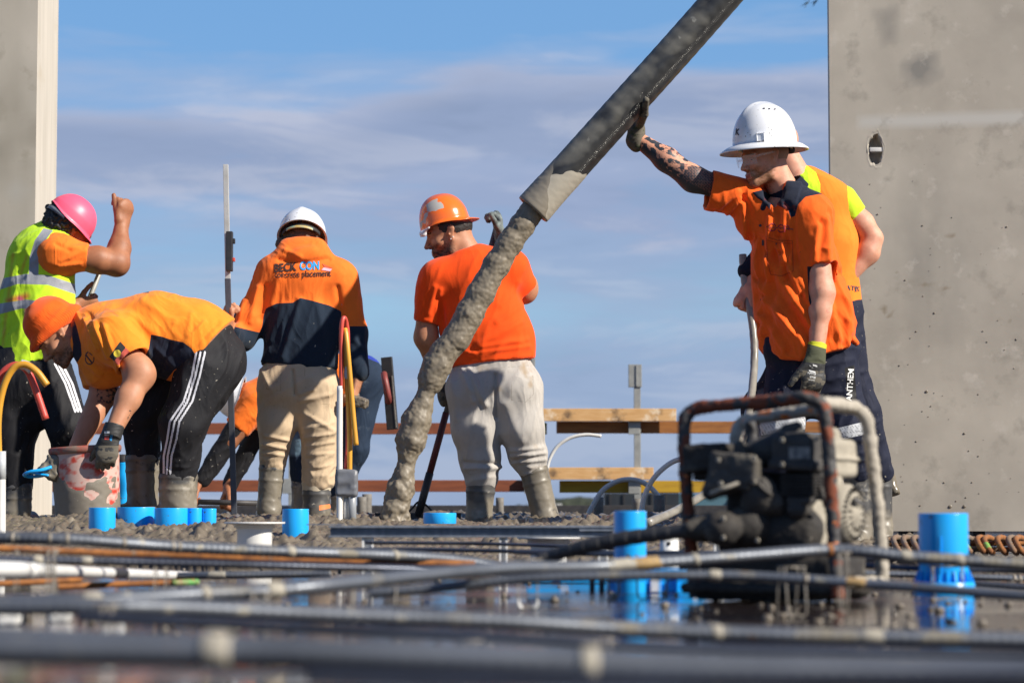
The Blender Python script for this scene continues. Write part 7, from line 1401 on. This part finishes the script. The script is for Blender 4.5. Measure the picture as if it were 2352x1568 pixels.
# ------------------------------------------------------------------ bent worker in the background
Y0 = 13.0
root = thing('person', 'bent over background worker in a white helmet, orange shirt and dark jeans', 'person', (J(740, 1170)[0], Y0, 0))
HF = frame((-.15, .1, -.98), (-.95, 0, -.08)); hc = J(560, 925, .0)
body(root, [(head_prims(hc, HF) + [cone(tf(HF, hc, (0, -.03, -.04)), J(610, 915), .06, .066, .03)], .006, None), ([cone(J(590, 950, -.1), J(530, 1015, -.12), .04, .035), cone(J(530, 1015, -.12), J(462, 1105, -.12), .035, .030)] + hand_prims(J(462, 1105, -.12), (-.5, 0, -.85), (.6, 0, -.3), (0, -1, 0), curl=.9), .005, None), ([cone(J(610, 960, .12), J(565, 1050, .1), .04, .035), cone(J(565, 1050, .1), J(528, 1112, .08), .035, .030)] + hand_prims(J(528, 1112, .08), (-.3, -.2, -.95), (.6, 0, -.3), (0, -1, 0), curl=.9, s=1.15, g=1.2), .005, None)], M_skinB)
helmet(root, J(552, 915, .0), (-.2, .05, -.97), (-.97, 0, .15), .115, .105, .125, lambda t: .006 + .03 * max(0, math.cos(t)) ** 2, M_helW, drop=.008)
garment(root, 'work_shirt', [cone(J(592, 925), J(700, 885), .125, .15, .05), cone(J(700, 885), J(800, 875), .15, .15, .05), cone(J(590, 925, -.08), J(543, 984, -.10), .082, .070, .04, cap='b'), cone(J(610, 940, .1), J(590, 985, .1), .08, .066, .04, cap='b')], .009, M_sleeveO, [dict(amp=.010, size=.06, dir=(.7, 0, .5), seed=91)])
garment(root, 'arm_covers', [cone(J(548, 978, -.10), J(466, 1100, -.12), .060, .046, .02), cone(J(596, 980, .1), J(530, 1110, .09), .058, .044, .02)], .008, M_blackp, [dict(amp=.008, size=.04, dir=(.8, 0, .6), seed=92)], lambda q, V, n: {'stripe': np.full(len(q), -1.)})
garment(root, 'jeans', [cone(J(790, 880), J(838, 868), .13, .108, .05), cone(J(838, 880, 0), J(812, 1030, -.04), .098, .074, .05), cone(J(812, 1030, -.04), J(782, 1130, .0), .070, .058, .04), cone(J(800, 900, .12), J(690, 1010, .12), .10, .075, .05), cone(J(690, 1010, .12), J(692, 1100, .12), .072, .055, .03)], .009, M_jeans, [dict(amp=.012, size=.06, dir=(.4, .2, 1), seed=93)], lambda q, V, n: {'lite': poly(q, [(660, 940), (705, 940), (705, 1050), (660, 1050)])})
V, F = surface([cone(J(838, 828), J(848, 840), .035, .05, .02), cone(J(852, 822), J(858, 838), .008, .03, .02)], .008); put('blue_singlet', V, F, mat('royal_blue_cloth', (.012, .035, .30), rough=.8, bump=None), root)
boot(root, J(782, 1110), J(782, 1165), .058, .05, (-.8, .5, 0), M_boot, 63, .4); boot(root, J(692, 1085, .12), J(692, 1160, .12), .056, .05, (-.8, .5, 0), M_boot, 65, .4)
c1, c2 = P(455, 1152, 12.7), P(592, 1155, 12.7); V, F = tube(np.array([c1, c2]), R(6.5, 12.7), 14); tag(put('black_bar', V, F, M_dark, loc=c1), 'black bar lying level in the hand of the bent over background worker', 'bar')
fl_ = thing('hand_float', 'long black and tan hand float with a red handle, hanging upright behind the jeans', 'float', P(898, 985, 12.6))
a_, b_ = P(888, 820, 12.6), P(902, 986, 12.6); z_ = nrm(a_ - b_); x_ = nrm(np.cross((.25, 1, 0), z_)); A_ = np.array((x_, np.cross(z_, x_), z_)); L_ = np.linalg.norm(a_ - b_) / 2
v, f = boxmesh((a_ + b_) / 2, (R(13, 12.6), .012, L_), ax=A_, bev=.004); put('float_plate', v, f, mat('float_black', (.02, .02, .022), (.05, .045, .04), ns=14, rough=.45, bump=(30, .2)), fl_, smooth=False)
v, f = boxmesh((a_ + b_) / 2 + x_ * R(12, 12.6) + np.array((0, 0, -L_ * .25)), (.004, .014, L_ * .72), ax=A_, bev=.002); put('muddy_edge', v, f, M_mudpipe, fl_, smooth=False)
V, F = tube(spline([P(882, 858, 12.58), P(884, 870, 12.54), P(888, 890, 12.53), P(892, 912, 12.54), P(892, 922, 12.58)], 6), .017, 12); put('red_handle', V, F, mat('dull_red_handle', (.25, .035, .03), (.16, .05, .04), ns=20, rough=.5, bump=None), fl_)
# ================================================================== ENGINE DRIVEN PUMP / VIBRATOR UNIT
MY = 4.45
def Q(x, y, dy=0.): return P(x, y, MY + dy)
M_fr = mat('muddy_frame_tube', (.055, .05, .048), (.035, .034, .036), ns=14, rough=.65, bump=(45, 1), bumpdist=.004, layers=[('orange', (.75, .20, .03), .5), ('rust', (.18, .045, .018), .8), ('pale', (.38, .34, .28), .9)])
M_eng = mat('grimy_engine', (.028, .026, .026), (.075, .066, .056), ns=22, rough=.75, bump=(55, 1), bumpdist=.004, spots=[(MUDD, 13, .56, .85, .14)])
M_engd = mat('black_engine_parts', (.012, .011, .011), (.045, .038, .031), ns=20, rough=.8, bump=(60, 1), bumpdist=.005, spots=[(MUDD, 15, .58, .85, .12)])
M_engp = mat('mud_coated_cover', (.40, .36, .29), (.28, .25, .20), ns=18, rough=.9, bump=(50, .8), bumpdist=.003, spots=[((.12, .105, .09), 20, .62, .9, .08)])
root = thing('engine_pump', 'mud caked petrol engine unit in a bent tube frame, right of centre in front', 'engine', Q(1790, 1385, .1))
def rough_(V, F, a=.004, s=.02, seed=1):
    n = vnormals(V, F); return V + n * (a * (fbm(V / s, seed, 3) - .45) + a * .6 * (fbm(V / (s * .35), seed + 5, 2) - .5))[:, None]
def ftube(nm, pts, r0, seed, pale=0, orange=0, rust=0):
    W = spline([Q(*p) for p in pts], 10); seg = np.concatenate(([0], np.cumsum(np.linalg.norm(np.diff(W, axis=0), axis=1)))); t = np.arange(0, seg[-1], .004); W = np.stack([np.interp(t, seg, W[:, i]) for i in range(3)], 1)
    V, F = tube(W, r0, 22); V = rough_(V, F, .0065, .020, seed); n = vnormals(V, F); g = fbm(V / .03, seed + 3, 3) - .5; g2 = fbm(V / .018, seed + 8, 3) - .5
    return put(nm, V, F, M_fr, root, attrs={'pale': pale + 1.6 * g, 'orange': orange + 2.0 * g2, 'rust': rust + 1.8 * g})
FL, FR, RR, RL = 0.06, -.08, .20, .34
ftube('frame_hoop', [(1598, 1372, FL), (1590, 1300, FL), (1580, 1180, FL), (1574, 1060, FL), (1571, 985, FL), (1580, 950, FL), (1612, 935, FL - .01), (1720, 926, -.01), (1830, 915, FR + .01), (1866, 916, FR), (1890, 936, FR), (1899, 990, FR), (1908, 1110, FR), (1917, 1260, FR), (1924, 1375, FR)], .0118, 3, pale=-.75, orange=-.5, rust=-.05)
ftube('frame_hoop', [(2028, 1345, RR), (2022, 1230, RR), (2010, 1110, RR), (1998, 1010, RR), (1990, 965, RR), (1972, 942, RR), (1935, 933, RR), (1860, 940, RR + .04), (1790, 952, RR + .08), (1745, 958, RL - .04), (1705, 970, RL), (1690, 1000, RL), (1692, 1060, RL), (1700, 1150, RL), (1708, 1300, RL)], .0122, 5, pale=.62, orange=.02, rust=-.6)
ftube('frame_rail', [(1866, 924, FR), (1900, 926, FR + .08), (1940, 930, RR - .06), (1968, 936, RR)], .0115, 7, pale=.6, orange=-.3, rust=-1)
ftube('top_brace', [(1712, 975, .22), (1735, 962, .20), (1790, 950, .14), (1850, 942, .10), (1890, 944, .06)], .0105, 8, pale=.1, orange=.55, rust=-1)
ftube('lift_stem', [(1722, 968, .1), (1728, 1000, .1), (1734, 1030, .08), (1742, 1052, .06)], .010, 9, pale=-.9, orange=-1, rust=-.6)
ftube('lower_rail', [(1924, 1340, FR), (1970, 1336, .05), (2028, 1335, RR)], .011, 10, pale=0, orange=-.6, rust=-.3); ftube('lower_rail', [(1597, 1350, FL), (1650, 1340, .2), (1708, 1335, RL)], .011, 11, pale=-.9, orange=-.9, rust=-.3)
ax = frame((-.45, -.89, 0)); ax = np.array((nrm((.89, -.45, 0)), nrm((.45, .89, 0)), (0, 0, 1.)))
def tiltax(a): c, s = math.cos(a), math.sin(a); return np.array((ax[0] * c + ax[2] * s, ax[1], ax[2] * c - ax[0] * s))
def B(x0, x1, y0, y1, dy, dp, tilt=0, rnd=.008):
    a, b = Q(x0, y1, dy), Q(x1, y0, dy); return box((a + b) / 2, ((b[0] - a[0]) / 2 * 1.02, dp, (b[2] - a[2]) / 2), ax=tiltax(tilt), rnd=rnd * .6, k=.004)
def part(nm, prims, m, a=.006, s=.025, seed=1, h=.0035):
    V, F = surface(prims, h); V = rough_(V, F, a * .55, s * .7, seed); return put(nm, V, F, m, root)
part('crankcase', [B(1700, 1880, 1120, 1262, .10, .085, 0, .02), B(1760, 1860, 1085, 1160, .08, .06, 0, .01), B(1690, 1900, 1235, 1275, .10, .10, 0, .01), cone(Q(1740, 1215, .02), Q(1850, 1212, .0), .030, .034, .03)], M_engd, seed=2)
part('cylinder_block', [B(1820, 1882, 1075, 1140, .03, .04, 0, .006), B(1770, 1845, 1100, 1150, .08, .05, .2, .006)] + [B(1818, 1884, 1142 - 9 * k, 1146 - 9 * k, .02, .045, 0, .001) for k in range(6)], M_engd, a=.003, seed=3)
part('air_filter', [B(1788, 1884, 1004, 1078, -.01, .045, -.03, .012), B(1796, 1876, 994, 1012, -.005, .04, 0, .01), cone(Q(1806, 988, .02), Q(1832, 980, .02), .012, .010, .02), B(1782, 1892, 1058, 1080, -.01, .05, -.06, .006)], M_eng, a=.005, seed=4)
part('fuel_tank', [B(1900, 1946, 1008, 1098, .16, .075, 0, .022), B(1896, 1954, 1050, 1058, .16, .08, 0, .002), cone(Q(1912, 1008, .16), Q(1914, 998, .16), .016, .014, .006)], M_engp, a=.004, seed=5)
part('muffler', [B(1580, 1680, 1020, 1082, .04, .035, .06, .012), B(1600, 1690, 1040, 1100, .06, .03, .1, .01)], M_engd, a=.009, s=.018, seed=6)
part('gearbox_cover', [B(1640, 1742, 1040, 1122, .0, .035, -.10, .008), B(1690, 1745, 1052, 1112, -.03, .02, -.1, .006), cone(Q(1700, 1036, .0), Q(1700, 1024, .0), .012, .012, .004), cone(Q(1632, 1128, .0), Q(1690, 1106, .0), .016, .02, .02)], M_eng, a=.008, seed=7)
part('manifold', [cone(Q(1725, 1050, .04), Q(1800, 1020, .05), .026, .030, .02), cone(Q(1745, 1040, .02), Q(1790, 1035, .02), .022, .03, .02)], M_eng, a=.004, seed=8)
part('starter_bulb', [ball(Q(1746, 1132, -.02), (.032, .028, .034), .01), cone(Q(1720, 1165, -.01), Q(1785, 1160, -.01), .014, .018, .02), ball(Q(1786, 1150, -.02), .014, .01)], M_eng, a=.007, seed=9)
part('carburettor', [ball(Q(1832, 1168, -.03), (.022, .02, .018), .01), B(1812, 1866, 1140, 1156, -.03, .02, 0, .004), cone(Q(1848, 1160, -.03), Q(1872, 1110, -.02), .006)], M_eng, a=.004, seed=10)
part('side_cowl', [B(1862, 1902, 1090, 1262, .07, .08, -.05, .012)], M_engp, a=.004, seed=11)
part('pump_housing', [cone(Q(1612, 1213, .0), Q(1722, 1206, .04), .026, .031, .01), cone(Q(1588, 1216, -.01), Q(1620, 1213, 0), .017, .020, .006), cone(Q(1640, 1236, -.03), Q(1660, 1250, -.03), .007, .006, .004), cone(Q(1655, 1213, -.03), Q(1662, 1213, -.03), .032, .032, .004), cone(Q(1715, 1206, .0), Q(1725, 1206, .0), .037, .037, .006)], M_engd, a=.004, seed=12)
for pts in ([(1732, 1082, -.04), (1742, 1110, -.05), (1762, 1130, -.05), (1772, 1138, -.04)], [(1632, 1134, -.02), (1660, 1122, -.04), (1700, 1108, -.04), (1722, 1100, -.03)], [(1884, 1120, -.03), (1892, 1145, -.04), (1898, 1165, -.04)]):
    V, F = tube(spline([Q(*p) for p in pts], 6), .0042, 9); put('fuel_line', rough_(V, F, .002, .01), F, M_engp if pts[0][0] < 1700 else M_eng, root)
# recoil starter: round slotted cover facing right
rc = Q(1948, 1180, .10); rx = nrm((.86, -.50, 0)); ry = np.cross((0, 0, 1), rx); rax = np.array((ry, (0, 0, 1.), rx))
prof = [(0, .020), (.012, .020), (.016, .017), (.040, .015), (.050, .011), (.056, .002), (.058, -.03), (.058, -.05)]
V, F = lathe(prof, rc, 72, rax); V = rough_(V, F, .0022, .02, 14); put('recoil_cover', V, F, M_engp, root)
for k in range(30):
    for ring, (r0, r1) in enumerate(((.026, .034), (.041, .050))):
        if k % 2 and ring == 0: continue
        a = 2 * math.pi * k / 30 + .1 * ring; n_ = ry * math.cos(a) + np.array((0, 0, 1.)) * math.sin(a); t_ = -ry * math.sin(a) + np.array((0, 0, 1.)) * math.cos(a); zz = (.0165, .0135)[ring]
        c_ = rc + rx * zz + n_ * (r0 + r1) / 2; v, f = boxmesh(c_, ((r1 - r0) / 2, .0012, .0022), ax=np.array((n_, t_, rx)), bev=.0005); put('vent_slot', v, f, M_engd, root, smooth=False)
V, F = surface([cone(rc + rx * .022 + ry * -.02 + (0, 0, .026), rc + rx * .026 + ry * .012 + (0, 0, .016), .0045, .0035, .004)], .0025); put('starter_handle', V, F, mat('grey_handle', (.10, .10, .10), (.16, .15, .14), ns=40, rough=.5, bump=None), root)
# skid tray
tv = [box(Q(1790, 1340, .1) * (1, 1, 0) + (0, 0, .026), (.150, .13, .010), ax=ax, rnd=.01), cone(Q(1640, 1350, .1) * (1, 1, 0) + (0, 0, .024), Q(1960, 1350, .1) * (1, 1, 0) + (0, 0, .024), .022, .022, .03, flat=((0, 0, 1), .8)), box(Q(1775, 1340, .1) * (1, 1, 0) + (0, 0, .016), (.115, .11, .012), ax=ax, rnd=.01), box(Q(1800, 1300, .1), (.13, .10, .02), ax=ax, rnd=.01), box(Q(1790, 1300, .1) * (1, 1, 0) + (0, 0, .045), (.12, .09, .03), ax=ax, rnd=.01)]
part('skid_tray', tv, M_engd, a=.008, s=.03, seed=15, h=.005)
# ribbed delivery hose
W = spline([P(1228, 1290, 4.55), P(1265, 1276, 4.55), P(1330, 1258, 4.52), P(1400, 1242, 4.5), P(1470, 1231, 4.48), P(1540, 1222, 4.46), P(1596, 1216, 4.44)], 14); seg = np.concatenate(([0], np.cumsum(np.linalg.norm(np.diff(W, axis=0), axis=1)))); t = np.arange(0, seg[-1], .002); W = np.stack([np.interp(t, seg, W[:, i]) for i in range(3)], 1)
u = t / .0275; rr = .0098 + .0032 * np.clip(t / .12, 0, 1) + .0016 * ((u % 1) ** .6); rr[u < .3] *= .8
V, F = tube(W, rr, 20); tag(put('ribbed_hose', rough_(V, F, .0015, .012), F, mat('ribbed_black_hose', (.022, .022, .026), (.045, .043, .042), ns=26, rough=.55, bump=(80, .3), spots=[(MUD, 20, .66, .8, .08)]), loc=W[0]), 'black ribbed hose running from the engine unit to the left past the slim blue sleeve', 'hose')

# crisp hardware on the engine
for k in range(7):
    v, f = boxmesh(Q(1850, 1092 + 7.2 * k, -.005), (.030, .052, .0011), ax=ax, bev=.0004); put('cooling_fin', v, f, M_eng, root, smooth=False)
for (x, y, dy) in ((1797, 1010, -.058), (1876, 1008, -.058), (1797, 1066, -.06), (1877, 1064, -.06), (1650, 1056, -.04), (1734, 1052, -.052), (1656, 1110, -.04), (1732, 1106, -.052), (1662, 1190, -.06), (1662, 1234, -.06), (1740, 1240, -.03), (1860, 1236, -.03)):
    V, F = lathe([(0, .004), (.0042, .004), (.0048, .002), (.0048, 0)], Q(x, y, dy), 6, np.array((ax[0], ax[2], -ax[1]))); put('bolt_head', V, F, M_engp, root, smooth=False)
v, f = boxmesh(Q(1836, 1040, -.062), (.020, .0008, .011), ax=ax, bev=0); put('worn_label', v, f, mat('worn_label', (.10, .10, .10), (.30, .28, .25), ns=90, rough=.6, bump=None, contrast=2), root, smooth=False)
